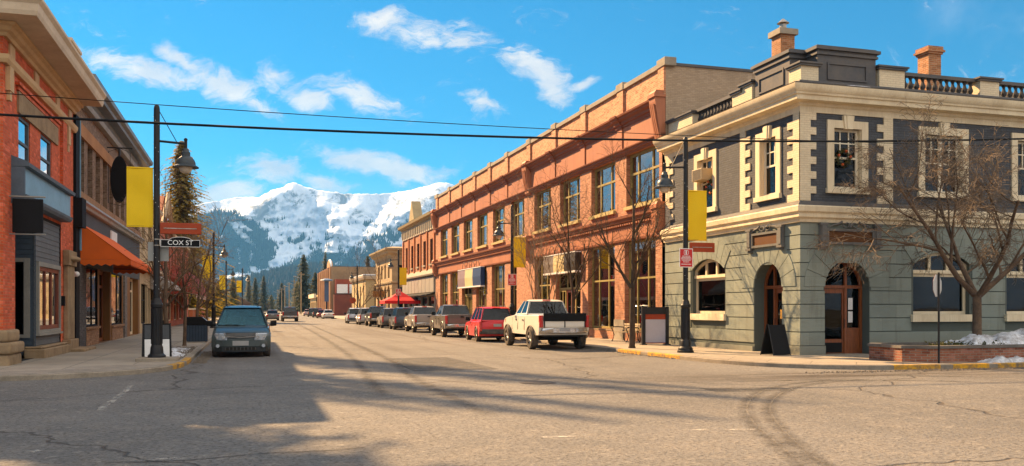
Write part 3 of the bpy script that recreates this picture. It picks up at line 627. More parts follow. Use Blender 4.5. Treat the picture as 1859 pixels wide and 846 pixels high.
me = bpy.data.meshes.new('hill_forest'); bm.to_mesh(me); bm.free(); me.materials.append(mk('hill_fir', (.026, .036, .026), .95, .35, .05, 0, fine=.3)); o = bpy.data.objects.new('hill_forest', me); COL.objects.link(o); tag(o, kind='stuff')

# the valley air between the town and the mountains
bm = bmesh.new(); bmesh.ops.create_cube(bm, size=1.0)
for v in bm.verts: v.co = Vector((v.co.x * 17000, v.co.y * 17000, 1000 * (v.co.z + .5) - 2.0))
me = bpy.data.meshes.new('haze'); bm.to_mesh(me); bm.free(); hm = bpy.data.materials.new('valley_air'); hm.use_nodes = True; hn = hm.node_tree
hn.nodes.remove(hn.nodes['Principled BSDF']); pv = hn.nodes.new('ShaderNodeVolumePrincipled'); pv.inputs['Color'].default_value = (.13, .44, 1.0, 1); pv.inputs['Density'].default_value = .95e-4; pv.inputs['Anisotropy'].default_value = .2
hn.links.new(pv.outputs[0], hn.nodes['Material Output'].inputs['Volume']); me.materials.append(hm); ho = bpy.data.objects.new('haze', me); COL.objects.link(ho); tag(ho, kind='stuff')
M_SASH = mk('pale_sash_paint', (.80, .70, .52), .6, .12, 2, .1)
# ---------------------------------------------------------------- grey corner building
def courses(m, u0, u1, v0, n, h, ops, fans, gap=.032, w=.032):
    for k in range(n):
        va, vb = v0 + k * h + gap / 2, v0 + (k + 1) * h - gap / 2; vm = (va + vb) / 2; cuts = []
        for a, b, c, d in ops:
            if va < d and vb > c: cuts.append((a, b))
        for uc, vc, ri, ro, vmin in fans:
            ro = ri + .06
            if vm > vmin and abs(vm - vc) < ro: q = math.sqrt(ro * ro - (vm - vc) ** 2); cuts.append((uc - q, uc + q))
        x = u0
        for a, b in sorted(cuts) + [(u1, u1)]:
            if a - x > .12: m.box(x, a, va, vb, 0, w + random.uniform(-.004, .004))
            x = max(x, b)
def fan(m, uc, vc, ri, ro, a0, a1, n, w=.052, gap=.012, ky=1.0):
    for k in range(n):
        b0 = a0 + (a1 - a0) * k / n; b1 = a0 + (a1 - a0) * (k + 1) / n; q = []
        for rr, bb in ((ri, (b0, (b0 + b1) / 2, b1)), (ro, (b1, (b0 + b1) / 2, b0))):
            g_ = gap / rr
            for b in bb:
                b_ = b + (g_ if b == b0 else (-g_ if b == b1 else 0)); q.append((uc + rr * math.cos(b_), vc + rr * ky * math.sin(b_)))
        m.prism(q, 0, w + random.uniform(-.003, .003))
CB = thing('corner_building', 'two-storey corner building, sage stone ground floor, dark grey upper floor with cream quoins', 'building', (XR, YG, 0))
XE = 40.0; YN = 34.996
FW = [(22.0, 24.4), (26.05, 28.45), (30.1, 32.5), (34.1, 36.5)]; UW = [(22.46, 24.06), (26.5, 28.1), (30.5, 32.1), (34.5, 36.1)]
WZ0, WSP, WTP = 1.45, 3.2, 3.62
# ground floor walls
m = FRR(); m.wall(YG, YN, -.02, 4.6, [(26.2, 27.95, -.02, 3.3), (30.0, 32.6, WZ0, WTP)], .55, 0, [(26.2, 27.95, 2.4, 3.3), (30.0, 32.6, WSP, WTP)])
a = FG(); a.wall(XR, XE, -.02, 4.6, [(18.42, 20.2, -.02, 3.3)] + [(x0, x1, WZ0, WTP) for x0, x1 in FW], .5, 0, [(18.42, 20.2, 2.38, 3.3)] + [(x0, x1, WSP, WTP) for x0, x1 in FW])
m.build('ground_floor_wall', M_SAGE_D, CB, norm=False); a.build('ground_floor_wall', M_SAGE_D, CB, norm=False)
rw = math.sqrt(1) and ((1.3 ** 2 + .42 ** 2) / .84); rf = (1.2 ** 2 + .42 ** 2) / .84
m = FRR(); courses(m, YG - .030, YN, .42, 9, .46, [(26.2, 27.95, 0, 2.4), (29.9, 32.7, 1.2, WSP)], [(27.075, 2.4, .875, 1.72, 2.38), (31.3, WTP - rw, rw, rw + .85, WSP - .1)])
fan(m, 27.075, 2.4, .875, 1.68, 0, math.pi, 9, ky=1.0); al = math.asin(1.3 / rw); fan(m, 31.3, WTP - rw, rw, rw + .8, math.pi / 2 - al, math.pi / 2 + al, 8)
m.box(YG - .09, 26.2, -.02, .42, 0, .09); m.box(27.95, YN, -.02, .30, 0, .09); m.build('stonework', M_SAGE, CB)
m = FG(); courses(m, XR - .027, XE, .42, 9, .46, [(18.42, 20.2, 0, 2.38)] + [(x0 - .1, x1 + .1, 1.2, WSP) for x0, x1 in FW], [(19.31, 2.38, .89, 1.74, 2.36)] + [((x0 + x1) / 2, WTP - rf, rf, rf + .85, WSP - .1) for x0, x1 in FW])
fan(m, 19.31, 2.38, .89, 1.70, 0, math.pi, 9); al = math.asin(1.2 / rf)
for x0, x1 in FW: fan(m, (x0 + x1) / 2, WTP - rf, rf, rf + .8, math.pi / 2 - al, math.pi / 2 + al, 8)
m.box(XR - .086, 18.42, -.02, .42, 0, .086); m.box(20.2, 20.55, -.02, .42, 0, .086); m.build('stonework', M_SAGE, CB)
m = FG(); m.box(20.552, XE, -.02, .30, 0, .05); m.box(22.4, 22.5, .31, .42, 0, .052); m.build('plinth', M_STONE, CB)
# upper walls
SO = [(26.55, 27.55, 5.62, 7.62), (30.85, 32.1, 5.62, 7.62)]; FO = [(18.77, 19.86, 5.68, 7.70)] + [(x0, x1, 5.68, 7.70) for x0, x1 in UW]
m = FRR(); m.wall(YG, YN, 4.6, 9.0, SO, .35); m.build('upper_wall', M_SLATE, CB, norm=False)
m = FG(); m.wall(XR, XE, 4.6, 9.0, FO, .35); m.build('upper_wall', M_SLATE, CB, norm=False)
# string course, cornice, flashing
PATH = [(XR, YN), (XR, YG), (XE, YG)]
def sw(name, prof, mat, path=PATH, par=CB, side=1, smooth=25):
    m = MB(); m.sweep(path, prof, side); return m.build(name, mat, par, smooth=smooth)
sw('string_course', [(-.1, 4.52), (.10, 4.52), (.12, 4.62), (.20, 4.68), (.20, 4.80), (.27, 4.86), (.29, 5.02), (.25, 5.06), (-.1, 5.08)], M_CREAM)
sw('flashing', [(-.1, 5.081), (.23, 5.066), (.06, 5.22), (-.1, 5.22)], M_METAL_D)
sw('cornice', [(-.1, 8.16), (.05, 8.16), (.06, 8.34), (.12, 8.38), (.14, 8.46), (.42, 8.48), (.44, 8.62), (.49, 8.64), (.51, 8.70), (.56, 8.74), (.62, 8.84), (.64, 8.94), (-.1, 9.0)], M_CREAM)
sw('gutter_flashing', [(-.1, 9.001), (.58, 8.956), (.60, 8.99), (.12, 9.06), (.10, 9.20), (-.3, 9.20)], M_METAL_D)
# quoin strips
def quoin(F, a, b, t, v0=5.23, v1=8.16, n=6, off=0, w=.05):
    m = F(); m.box(min(a, b), max(a, b), v0, v1, 0, w); h = (v1 - v0) / n
    for k in range(n):
        va = v0 + k * h + (h * .5 if off else 0); m.box(min(b, t) if t > b else t, t if t > b else min(a, b), va, va + h * .5, 0, w - .003)
    return m.build('quoin_strip', M_CREAM_BR if F is FG else M_CREAM_BR, CB)
quoin(FRR, YG - .047, 25.55, 25.88, off=0); quoin(FRR, 28.52, 28.86, 28.2); quoin(FRR, 34.58, 34.93, 34.25, off=1)
quoin(FG, XR - .05, 17.86, 18.08, off=1); quoin(FG, 20.76, 21.13, 20.5); quoin(FG, 28.9, 29.3, 28.6); quoin(FG, 37.0, 37.4, 36.7)
# upper windows
def upper(F, ua, ub, va, vb, key=True, two=False):
    m = F(); e = .26; c = (ua + ub) / 2
    m.box(ua - e, ua, va, vb + e, 0, .06); m.box(ub, ub + e, va, vb + e, 0, .06); m.box(ua, ub, vb, vb + e, 0, .058)
    if key: m.prism([(c - .15, vb - .03), (c + .15, vb - .03), (c + .21, vb + .42), (c - .21, vb + .42)], 0, .12); m.prism([(c - .08, vb - .03), (c + .08, vb - .03), (c + .11, vb + .42), (c - .11, vb + .42)], .12, .145)
    m.build('window_surround', M_CREAM, CB)
    m = F(); m.box(ua - e - .04, ub + e + .04, va - .17, va, -.1, .12); m.build('window_sill', M_CREAM, CB)
    m = F()
    for q in ((ua, ua + .03), (ub - .03, ub)): m.box(q[0], q[1], va, vb, -.34, -.002)
    m.build('window_reveal', M_CREAM, CB)
    for (p, q) in ([(ua + .03, c - .001), (c + .001, ub - .03)] if two else [(ua + .03, ub - .03)]):
        o = window(CB, F, p, q, va, vb, M_SASH, -.16, .085, (), (.52,), g=M_GLASS_D)
        k = F(); vm = va + (vb - va) * .53
        for x in ((.33, .66) if not two else (.5,)): k.box(p + (q - p) * x - .02, p + (q - p) * x + .02, vm, vb - .07, -.19, -.13)
        k.box(p + .07, q - .07, (vm + vb) / 2 - .02, (vm + vb) / 2 + .02, -.188, -.132); k.build('glazing_bar', M_SASH, o)
        bl = F(); bl.box(p + .05, q - .05, vb - .75, vb - .02, -.33, -.325); bl.build('blind', mk('window_blind', (.42, .38, .30), .9, .1, 3, 0), o)
    return
upper(FRR, *SO[0]); upper(FRR, *SO[1]); upper(FG, *FO[0])
for o_ in FO[1:]: upper(FG, *o_, two=True)
# ground floor windows
def lower(F, ua, ub):
    c = (ua + ub) / 2; r = ((ub - ua) ** 2 / 4 + .42 ** 2) / .84
    o = window(CB, F, ua, ub, WZ0, 2.88, M_CREAM, -.22, .11, (), (), g=M_GLASS_D)
    m = F(); m.box(ua, ub, 2.88, 3.0, -.28, -.10)
    for x in (.34, .66): m.box(ua + (ub - ua) * x - .05, ua + (ub - ua) * x + .05, 3.0, 3.56, -.26, -.14)
    n = 14; P = [(c + (ub - ua) / 2 * (2 * k / n - 1)) for k in range(n + 1)]; fz = lambda x: WTP - r + math.sqrt(max(0, r * r - (x - c) ** 2))
    for x0, x1 in zip(P, P[1:]): m.hexa([(x0, fz(x0) - .11, -.27), (x1, fz(x1) - .11, -.27), (x1, fz(x1), -.27), (x0, fz(x0), -.27)], [(x0, fz(x0) - .11, -.13), (x1, fz(x1) - .11, -.13), (x1, fz(x1), -.13), (x0, fz(x0), -.13)])
    m.box(ua, ua + .10, 3.0, 3.18, -.27, -.132); m.box(ub - .10, ub, 3.0, 3.18, -.27, -.132)
    t = m.build('fanlight', M_CREAM, CB); q = F(); q.prism([(ua, 3.0), (ub, 3.0)] + [(x, fz(x) - .02) for x in P[::-1]], -.215, -.205); q.build('pane', M_GLASS_D, t)
    m = F(); m.box(ua - .12, ub + .12, 1.20, WZ0, -.1, .14); m.build('window_sill', M_CREAM, CB)
lower(FRR, 30.0, 32.6)
for x0, x1 in FW: lower(FG, x0, x1)
# doors
def arch_door(F, ua, ub, sp, tp, w, flip):
    c = (ua + ub) / 2; n = 16; hw = (ub - ua) / 2; q = [(c - hw * math.cos(math.pi * k / n), sp + (tp - sp) * math.sin(math.pi * k / n)) for k in range(n + 1)]
    m = F()
    for (x0, y0), (x1, y1) in zip(q, q[1:]):
        f = lambda x, y: (c + (x - c) * .88, sp + (y - sp) * .88); i0, i1 = f(x0, y0), f(x1, y1)
        m.hexa([(x0, y0, w - .06), (x1, y1, w - .06), (*i1, w - .06), (*i0, w - .06)], [(x0, y0, w + .06), (x1, y1, w + .06), (*i1, w + .06), (*i0, w + .06)])
    m.box(ua, ua + .10, .12, sp, w - .06, w + .06); m.box(ub - .10, ub, .12, sp, w - .06, w + .06); m.box(ua + .1, ub - .1, sp - .04, sp + .07, w - .062, w + .064)
    lo, hi = (ua + .1, c + .22) if flip else (c - .22, ub - .1); sl, sh = (c + .22, ub - .1) if flip else (ua + .1, c - .22)
    m.box(sl, sh, .12, 1.0, w - .04, w + .03); m.box((c + .17) if flip else (c - .27), (c + .27) if flip else (c - .17), .12, tp - .15, w - .058, w + .07)
    m.box(sl + .08, sh - .08, .28, .62, w + .03, w + .045); m.box(sl + .08, sh - .08, .68, .92, w + .03, w + .045)
    d = m.build('door_frame', M_WOOD, CB)
    g_ = F(); g_.prism([(ua + .1, sp)] + [(c + (x - c) * .9, sp + (y - sp) * .9) for x, y in q] + [(ub - .1, sp)], w - .012, w - .004); g_.build('fanlight_pane', M_GLASS_D, d)
    g_ = F(); g_.box(sl, sh, 1.0, sp - .04, w - .012, w - .004); g_.build('side_pane', M_GLASS_D, d)
    m = F(); fr = .12; m.box(lo, lo + fr, .14, sp - .05, w - .03, w + .025); m.box(hi - fr, hi, .14, sp - .05, w - .03, w + .025); m.box(lo + fr, hi - fr, .14, .62, w - .028, w + .022); m.box(lo + fr, hi - fr, sp - .2, sp - .05, w - .028, w + .022)
    o = m.build('door', M_WOOD, CB); g_ = F(); g_.box(lo + fr - .01, hi - fr + .01, .61, sp - .19, w - .006, w + .002); g_.build('pane', M_GLASS_D, o)
    g_ = F(); hx = hi - .06 if flip else lo + .06; g_.tube([(hx, 1.0, w + .03), (hx, 1.0, w + .08), (hx, 1.3, w + .08), (hx, 1.3, w + .03)], .012, 6); g_.build('handle', M_BLACK, o)
    g_ = F(); g_.box(lo + fr, hi - fr, .16, .50, w + .022, w + .027); g_.build('kick_plate', M_BLACKM, o)
    return d
d1 = arch_door(FRR, 26.2, 27.95, 2.4, 3.3, -.45, True); d2 = arch_door(FG, 18.42, 20.2, 2.38, 3.3, -.42, True)
m = FG(); m.box(19.66, 19.84, 1.62, 2.02, -.40, -.39); m.box(19.66, 19.84, 1.18, 1.56, -.40, -.39); m.build('door_notice', M_WHITE, CB)
m = FRR(); m.box(26.75, 27.0, 1.3, 1.62, -.44, -.43); m.build('door_notice', M_YPAINT, CB)
m = FRR(); m.box(26.2, 27.95, -.02, .125, -.6, -.02); m.build('door_step', M_CONC, CB); m = FG(); m.box(18.42, 20.2, -.02, .125, -.6, -.02); m.build('door_step', M_CONC, CB)
# carved sign boards above the doors
def carved(F, ua, ub, va, vb):
    m = F(); L = ub - ua
    for x0 in (ua, ub - .26): m.box(x0, x0 + .26, va + .14, vb, .05, .16); m.box(x0 + .04, x0 + .22, va + .2, vb - .06, .16, .19); m.box(x0 - .03, x0 + .29, va + .08, va + .16, .05, .20); m.box(x0 + .03, x0 + .23, va, va + .08, .05, .14); m.box(x0 - .03, x0 + .29, vb - .07, vb + .01, .05, .20)
    m.box(ua + .26, ub - .26, va + .16, va + .24, .05, .15); m.box(ua + .26, ub - .26, va + .60, va + .68, .05, .15); m.box(ua + .26, ua + .34, va + .24, va + .60, .05, .148); m.box(ub - .34, ub - .26, va + .24, va + .60, .05, .148)
    o = m.build('sign_frame', mk('grey_carved_wood', (.15, .145, .135), .7, .2, 2, .2), CB)
    m = F(); m.box(ua + .34, ub - .34, va + .24, va + .60, .05, .10); m.build('sign_panel', mk('brown_sign_panel', (.115, .040, .006), .55, .1, 2, .05), o)
    m = F(); c = (ua + ub) / 2
    for sg in (-1, 1):
        q = [(c + sg * (.16 + (.02 + .017 * k) * math.cos(k * .7)), va + .83 + (.02 + .012 * k) * math.sin(k * .7), .12) for k in range(0, 10)]; m.tube(q, .028, 5)
        q = [(c + sg * (.33 + .09 * k), va + .92 - .035 * k - .02 * math.sin(k * 1.2), .11) for k in range(int((L / 2 - .5) / .09) + 1)]; m.tube(q, [.045 - .003 * k for k in range(len(q))], 5)
    m.ball((c, va + .80, .12), (.06, .05, .09), 8, 6); m.build('scroll_carving', mk('grey_carved_wood', (.15, .145, .135)), o)
carved(FRR, 26.02, 28.22, 3.66, 4.50); carved(FG, 18.17, 20.57, 3.64, 4.50)
# parapet: pedestals, sheet-metal blocks, balustrades
def pedestal(x0, x1, y0, y1, z0, z1, two=False):
    m = MB(); m.box(x0, x1, z0, z1, -y1, -y0); o = m.build('parapet_pedestal', M_CREAM_BR, CB)
    m = MB(); m.box(x0 - .07, x1 + .07, z1, z1 + .07, -y1 - .07, -y0 + .07); m.box(x0 - .11, x1 + .11, z1 + .07, z1 + .13, -y1 - .11, -y0 + .11); m.build('cap', M_METAL_D, o)
ZB = 9.2
pedestal(XR + .06, XR + .74, YG + .06, YG + .74, ZB, 9.72)
pedestal(20.68, 21.72, YG + .08, YG + .62, ZB, 9.84); pedestal(24.95, 25.8, YG + .08, YG + .6, ZB, 9.76); pedestal(29.2, 30.0, YG + .08, YG + .6, ZB, 9.76); pedestal(33.2, 34.0, YG + .08, YG + .6, ZB, 9.76)
pedestal(XR + .08, XR + .6, 28.25, 29.0, ZB, 9.84); pedestal(XR + .08, XR + .58, 29.0, 29.62, ZB, 9.70); pedestal(XR + .08, XR + .6, 32.75, 34.9, ZB, 9.70)
def block(x0, x1, y0, y1, F, a, b, wv):
    m = MB(); m.box(x0, x1, ZB, 10.16, -y1, -y0); m.box(x0 - .06, x1 + .06, 10.16, 10.24, -y1 - .06, -y0 + .06); m.box(x0 - .03, x1 + .03, 10.24, 10.32, -y1 - .03, -y0 + .03); m.box(x0 - .12, x1 + .12, 10.32, 10.42, -y1 - .12, -y0 + .12); m.box(x0 - .02, x1 + .02, 10.42, 10.48, -y1 - .02, -y0 + .02)
    o = m.build('parapet_block', M_METAL_D, CB)
    m = F(); c = .06
    for q in ((a, b, 9.86, 9.92), (a, b, 9.34, 9.40), (a, a + c, 9.40, 9.86), (b - c, b, 9.40, 9.86)): m.box(*q, wv, wv + .04)
    m.build('panel_moulding', M_METAL_D, o)
block(18.24, 20.56, YG + .12, YG + 1.0, FG, 18.62, 20.2, -.12); block(XR + .12, XR + 1.0, 25.98, 28.1, FRR, 26.3, 27.85, -.12)
bal = MB(); bal.lathe((0, 0), [(.075, 0), (.075, .05), (.045, .07), (.05, .10), (.09, .17), (.095, .23), (.06, .33), (.045, .40), (.055, .43), (.055, .46), (.075, .47), (.075, .52)], 8)
b0 = bal.build('baluster', mk('dark_painted_baluster', (.040, .038, .038), .55, .2, 4, .1, dirt=(.08, .06, .05)), CB, smooth=40); first = True
def balustrade(x0, y0, x1, y1, n):
    global first
    d = Vector((x1 - x0, y1 - y0)); L = d.length; d /= L; nx = Vector((d.y, -d.x))
    for nm, z0, z1, hw in (('handrail', 9.74, 9.86, .13), ('bottom_rail', 9.20, 9.225, .11)):
        m = MB(); m.hexa([(x0 + nx.x * s * hw, z0, -(y0 + nx.y * s * hw)) for s in (-1, 1)] + [(x1 + nx.x * s * hw, z0, -(y1 + nx.y * s * hw)) for s in (1, -1)], [(x0 + nx.x * s * hw, z1, -(y0 + nx.y * s * hw)) for s in (-1, 1)] + [(x1 + nx.x * s * hw, z1, -(y1 + nx.y * s * hw)) for s in (1, -1)]); m.build(nm, M_METAL_D, CB)
    for k in range(n):
        t = (k + .5) / n; c = b0 if first else b0.copy()
        if not first: COL.objects.link(c)
        c.location = (x0 + d.x * L * t, y0 + d.y * L * t, 9.225); first = False
balustrade(21.8, YG + .34, 24.9, YG + .34, 12); balustrade(25.86, YG + .34, 29.14, YG + .34, 12); balustrade(30.06, YG + .34, 33.14, YG + .34, 11); balustrade(XR + .34, 29.68, XR + .34, 32.7, 12)
# body behind, roof, chimneys
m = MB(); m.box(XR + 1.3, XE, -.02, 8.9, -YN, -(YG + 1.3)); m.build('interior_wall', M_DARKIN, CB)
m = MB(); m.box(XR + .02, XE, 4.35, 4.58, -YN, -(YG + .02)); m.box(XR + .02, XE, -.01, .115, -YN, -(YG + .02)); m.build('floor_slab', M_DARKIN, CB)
m = MB(); m.box(XR + .02, XE, 8.92, 9.18, -YN, -(YG + .02)); m.build('roof', M_METAL_D, CB)
m = MB(); m.box(XE - .05, XE, -.02, 9.1, -YN, -(YG + .01)); m.box(XR + .01, XE - .05, -.02, 9.1, -YN - .02, -YN); m.build('rear_wall', M_SAGE, CB)
def chimney(x, y, s, z0, z1, cowl):
    m = MB(); m.box(x - s, x + s, z0, z1 - .5, -y - s, -y + s)
    if not cowl: m.box(x - s - .05, x + s + .05, z1 - .5, z1 - .42, -y - s - .05, -y + s + .05); m.box(x - s - .11, x + s + .11, z1 - .42, z1 - .34, -y - s - .11, -y + s + .11); m.box(x - s - .06, x + s + .06, z1 - .34, z1 - .2, -y - s - .06, -y + s + .06)
    o = m.build('chimney', brick('chimney_brick', (.44, .17, .06), (.34, .12, .04), (.42, .30, .18), bump=.8, stain=.5), CB)
    if cowl:
        m = MB(); m.box(x - s - .1, x + s + .1, z1 - .5, z1 - .28, -y - s - .1, -y + s + .1); m.build('cap', M_COPING, o)
        m = MB(); m.cyl((x, z1 - .28, -y), (x, z1 - .02, -y), .13, .13, 12); m.cyl((x, z1 + .02, -y), (x, z1 + .2, -y), .24, .03, 12); m.cyl((x, z1 - .05, -y), (x, z1 + .06, -y), .03, .03, 6); m.build('cowl', M_RIM, o)
chimney(20.05, 30.0, .31, 9.1, 12.78, True); chimney(26.1, 29.0, .30, 9.1, 12.25, False)
m = MB(); m.ball((19.4, 8.99, -(YG - .42)), (.75, .16, .055), 14, 6, .08); tag(m.build('snow_patch', M_SNOW, smooth=60), kind='stuff')
# things on it
def wreath(label, F, u, v, w, r):
    p = F().p(u, v, w); t = thing('wreath', label, 'wreath', p, 0, None); m = F(); rnd = random.Random(3)
    for k in range(320):
        a = rnd.uniform(0, 6.283); rr = r + rnd.gauss(0, r * .2); c = (u + rr * math.cos(a), v + rr * math.sin(a), w + rnd.gauss(0, .03)); e = lambda: rnd.uniform(-.07, .07)
        m.face([c, (c[0] + e(), c[1] + e(), c[2] + e()), (c[0] + e(), c[1] + e(), c[2] + e())])
    m.build('greenery', mk('wreath_green', (.05, .085, .02), .8, .4, 9, 0, dirt=(.14, .07, .02)), t, norm=False)
    m = F()
    for a in (1.3, .2, -1.9, 2.8): m.ball((u + r * math.cos(a), v + r * math.sin(a), w + .07), .05, 6, 5)
    m.build('berry_cluster', mk('wreath_berry', (.60, .10, .02), .5, .3, 9, 0), t)
wreath('green wreath with red berries hung in the shaded upper window above the corner door', FG, 19.22, 6.72, -.07, .24)
wreath('green wreath hung under the air conditioner in the sunlit upper window', FRR, 31.2, 6.45, -.06, .24)
ac = thing('air_conditioner', 'boxy beige air conditioner fitted in the upper window of the grey building', 'air conditioner', FRR().p(31.6, 6.95, 0))
m = FRR(); m.box(31.2, 32.0, 6.75, 7.22, -.3, .35); m.build('casing', mk('beige_casing', (.50, .38, .22), .6, .15, 2, .05), ac, bevel=.02)
m = FRR(); [m.box(31.26, 31.94, 6.80 + .045 * k, 6.815 + .045 * k, .35, .362) for k in range(9)]; m.build('grille', M_PLASTIC, ac)
# ---------------------------------------------------------------- long orange brick building with shops
BB = thing('brick_block', 'long two-storey orange brick block with olive shop windows and stone coping', 'building', (XR, 35, 0))
Y0, Y1 = 35.0, 84.2
UPW = [(35.65 + 4.87 * k, 35.65 + 4.87 * k + (3.55 if k == 0 else 3.2)) for k in range(4)] + [(55.6 + 4.65 * k, 58.7 + 4.65 * k) for k in range(6)]
PIERS = [35.22, 39.75, 44.7, 49.5, 54.4, 59.5, 64.1, 68.75, 73.4, 78.0, 83.3]
SHOPS = [(36.0, 39.4), (40.6, 44.2), (45.3, 49.4), (50.4, 53.4), (57.3, 58.8), (60.2, 63.7), (65.2, 68.4), (69.6, 73.3), (74.4, 77.8), (78.8, 82.2)]
ZS0, ZS1 = .62, 4.9
m = FRR(); m.wall(Y0, Y1, -.02, 5.3, [(a, b, ZS0 if i not in (2, 4, 7) else .13, ZS1) for i, (a, b) in enumerate(SHOPS)], .5); m.wall(Y0, Y1, 5.3, 9.1, [(a, b, 6.4, 9.05) for a, b in UPW], .5)
m.build('street_wall', M_BRICK_O, BB, norm=False)
m = FRR(); m.wall(Y0, Y1, 9.1, 12.25, []); m.build('parapet_wall', M_BRICK_P, BB, norm=False)
m = MB(); m.box(XR, 46, -.02, 12.3, -(Y0 + .35), -Y0); m.build('side_wall', M_SIDE_BR, BB)
m = MB(); m.box(XR + .3, 46.05, 12.301, 12.42, -(Y0 + .40), -(Y0 - .05)); m.build('side_coping', M_METAL_D, BB)
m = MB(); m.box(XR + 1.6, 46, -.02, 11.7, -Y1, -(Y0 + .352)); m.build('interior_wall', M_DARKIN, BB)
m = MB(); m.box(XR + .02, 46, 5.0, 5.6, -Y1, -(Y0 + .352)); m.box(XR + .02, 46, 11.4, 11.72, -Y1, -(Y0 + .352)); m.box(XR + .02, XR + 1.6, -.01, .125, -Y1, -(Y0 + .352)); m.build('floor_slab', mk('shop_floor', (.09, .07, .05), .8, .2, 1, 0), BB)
# coping in stepped lengths, piers
m = FRR()
for a, b in zip(PIERS, PIERS[1:]):
    m.box(a - .42, a + .42, 12.251, 12.62, -.42, .14); m.box(a + .42, b - .42, 12.251, 12.48, -.40, .10)
m.box(PIERS[-1] - .42, Y1, 12.251, 12.62, -.42, .14); m.build('coping', M_COPING, BB, bevel=.015)
for a in PIERS:
    m = FRR(); lo, hi = max(Y0 + .002, a - .36), min(Y1, a + .36); m.box(lo, hi, 10.95, 12.25, 0, .10); m.build('parapet_pier', M_BRICK_P, BB)
# terracotta frieze and upper cornice
ZC = 10.55
m = FRR(); m.box(Y0 + .5, Y1 - .3, 9.32, 10.46, 0, .06); [m.box(a - .30, a + .30, 9.34, 10.44, .06, .12) for a in PIERS[1:-1]]; m.build('frieze', M_TERRA, BB)
m = FRR(); m.prism_u([(0, 10.40), (.10, 10.40), (.12, 10.52), (.20, 10.55), (.22, 10.66), (.34, 10.74), (.36, 10.82), (.44, 10.86), (.46, 10.94), (0, 10.98)], Y0 + .4, Y1 - .3)
for a in PIERS[1:-1]: m.prism_u([(0, 10.40), (.17, 10.40), (.19, 10.52), (.27, 10.55), (.29, 10.66), (.41, 10.74), (.43, 10.82), (.51, 10.86), (.53, 10.95), (0, 10.99)], a - .36, a + .36)
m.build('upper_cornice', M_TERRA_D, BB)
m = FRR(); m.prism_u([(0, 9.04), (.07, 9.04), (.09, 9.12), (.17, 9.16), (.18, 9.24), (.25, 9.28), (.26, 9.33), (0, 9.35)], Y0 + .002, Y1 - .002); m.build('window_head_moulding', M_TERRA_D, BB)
def bracket(y, hw, z0, z1, e=.5):
    m = FRR(); m.prism_u([(0, z0), (.12, z0), (.20, z0 + .10), (.22, z0 + .35), (e * .75, z1 - 1.3), (e, z1 - .5), (e + .03, z1 - .12), (e - .05, z1), (0, z1)], y - hw, y + hw)
    for s in (-.5, 0, .5): m.prism_u([(.15, z0 + .3), (.24, z0 + .36), (e * .75 + .05, z1 - 1.3), (e + .05, z1 - .6), (e - .05, z1 - .6)], y + hw * s - .05, y + hw * s + .05)
    m.box(y - hw - .05, y + hw + .05, z1 - .30, z1 - .18, 0, e + .07); return m.build('bracket', M_TERRA, BB)
bracket(35.32, .30, 8.75, 11.2); bracket(54.4, .42, 9.0, 11.15, .42); bracket(83.75, .42, 8.9, 11.2)
# lower cornice band
m = FRR(); m.box(Y0 + .01, Y1 - .01, 5.0, 5.62, 0, .05); m.build('sign_band', M_TERRA, BB)
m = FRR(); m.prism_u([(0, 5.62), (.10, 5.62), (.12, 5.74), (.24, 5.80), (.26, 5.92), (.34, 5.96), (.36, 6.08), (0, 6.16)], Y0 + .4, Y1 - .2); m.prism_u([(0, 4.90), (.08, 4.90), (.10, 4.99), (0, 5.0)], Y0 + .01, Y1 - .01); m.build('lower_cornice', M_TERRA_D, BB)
m = FRR(); q = [(Y0 + .5, 5.745)]
for k in range(186): a = Y0 + .5 + .26 * k; q += [(a, 5.645), (a + .13, 5.645), (a + .13, 5.725), (a + .26, 5.725)]
m.prism(q + [(Y0 + .5 + .26 * 186, 5.745)], .10, .19); m.build('dentil_course', M_TERRA, BB)
for y, hw in ((35.35, .28), (54.4, .42), (83.7, .4)): bracket(y, hw, 4.75, 6.35, .40)
# piers' stone feet
for a, b in zip([Y0] + [s[1] for s in SHOPS], [s[0] for s in SHOPS] + [Y1]):
    for c, d in ([(a, b)] if b - a < 2.6 else [(a, a + .62), (b - .62, b)]): m = FRR(); m.box(c + .02, d - .02, -.02, 1.12, 0, .06); m.build('pier_foot', M_COPING, BB)
for i, (a, b) in enumerate(SHOPS):
    if i not in (2, 4, 7): m = FRR(); m.box(a + .01, b - .01, -.02, .55, -.3, -.05); m.box(a + .01, b - .01, .55, .618, -.32, .02); m.build('stall_riser', M_STONE, BB)
# upper windows
for i, (a, b) in enumerate(UPW):
    window(BB, FRR, a + .02, b - .02, 6.52, 9.03, M_OLIVE, -.26, .13, (.30, .74) if i < 4 else (.32, .70), (.62,), fd=.12)
    m = FRR(); m.box(a - .06, b + .06, 6.36, 6.52, -.4, .14); m.build('window_sill', M_OLIVE_L, BB)
    m = FRR(); m.box(a + .1, a + .1 + (b - a) * .28, 6.6, 8.95, -.42, -.41); m.build('blind', mk('olive_blind', (.22, .18, .08), .9, .2, 2, 0), BB)
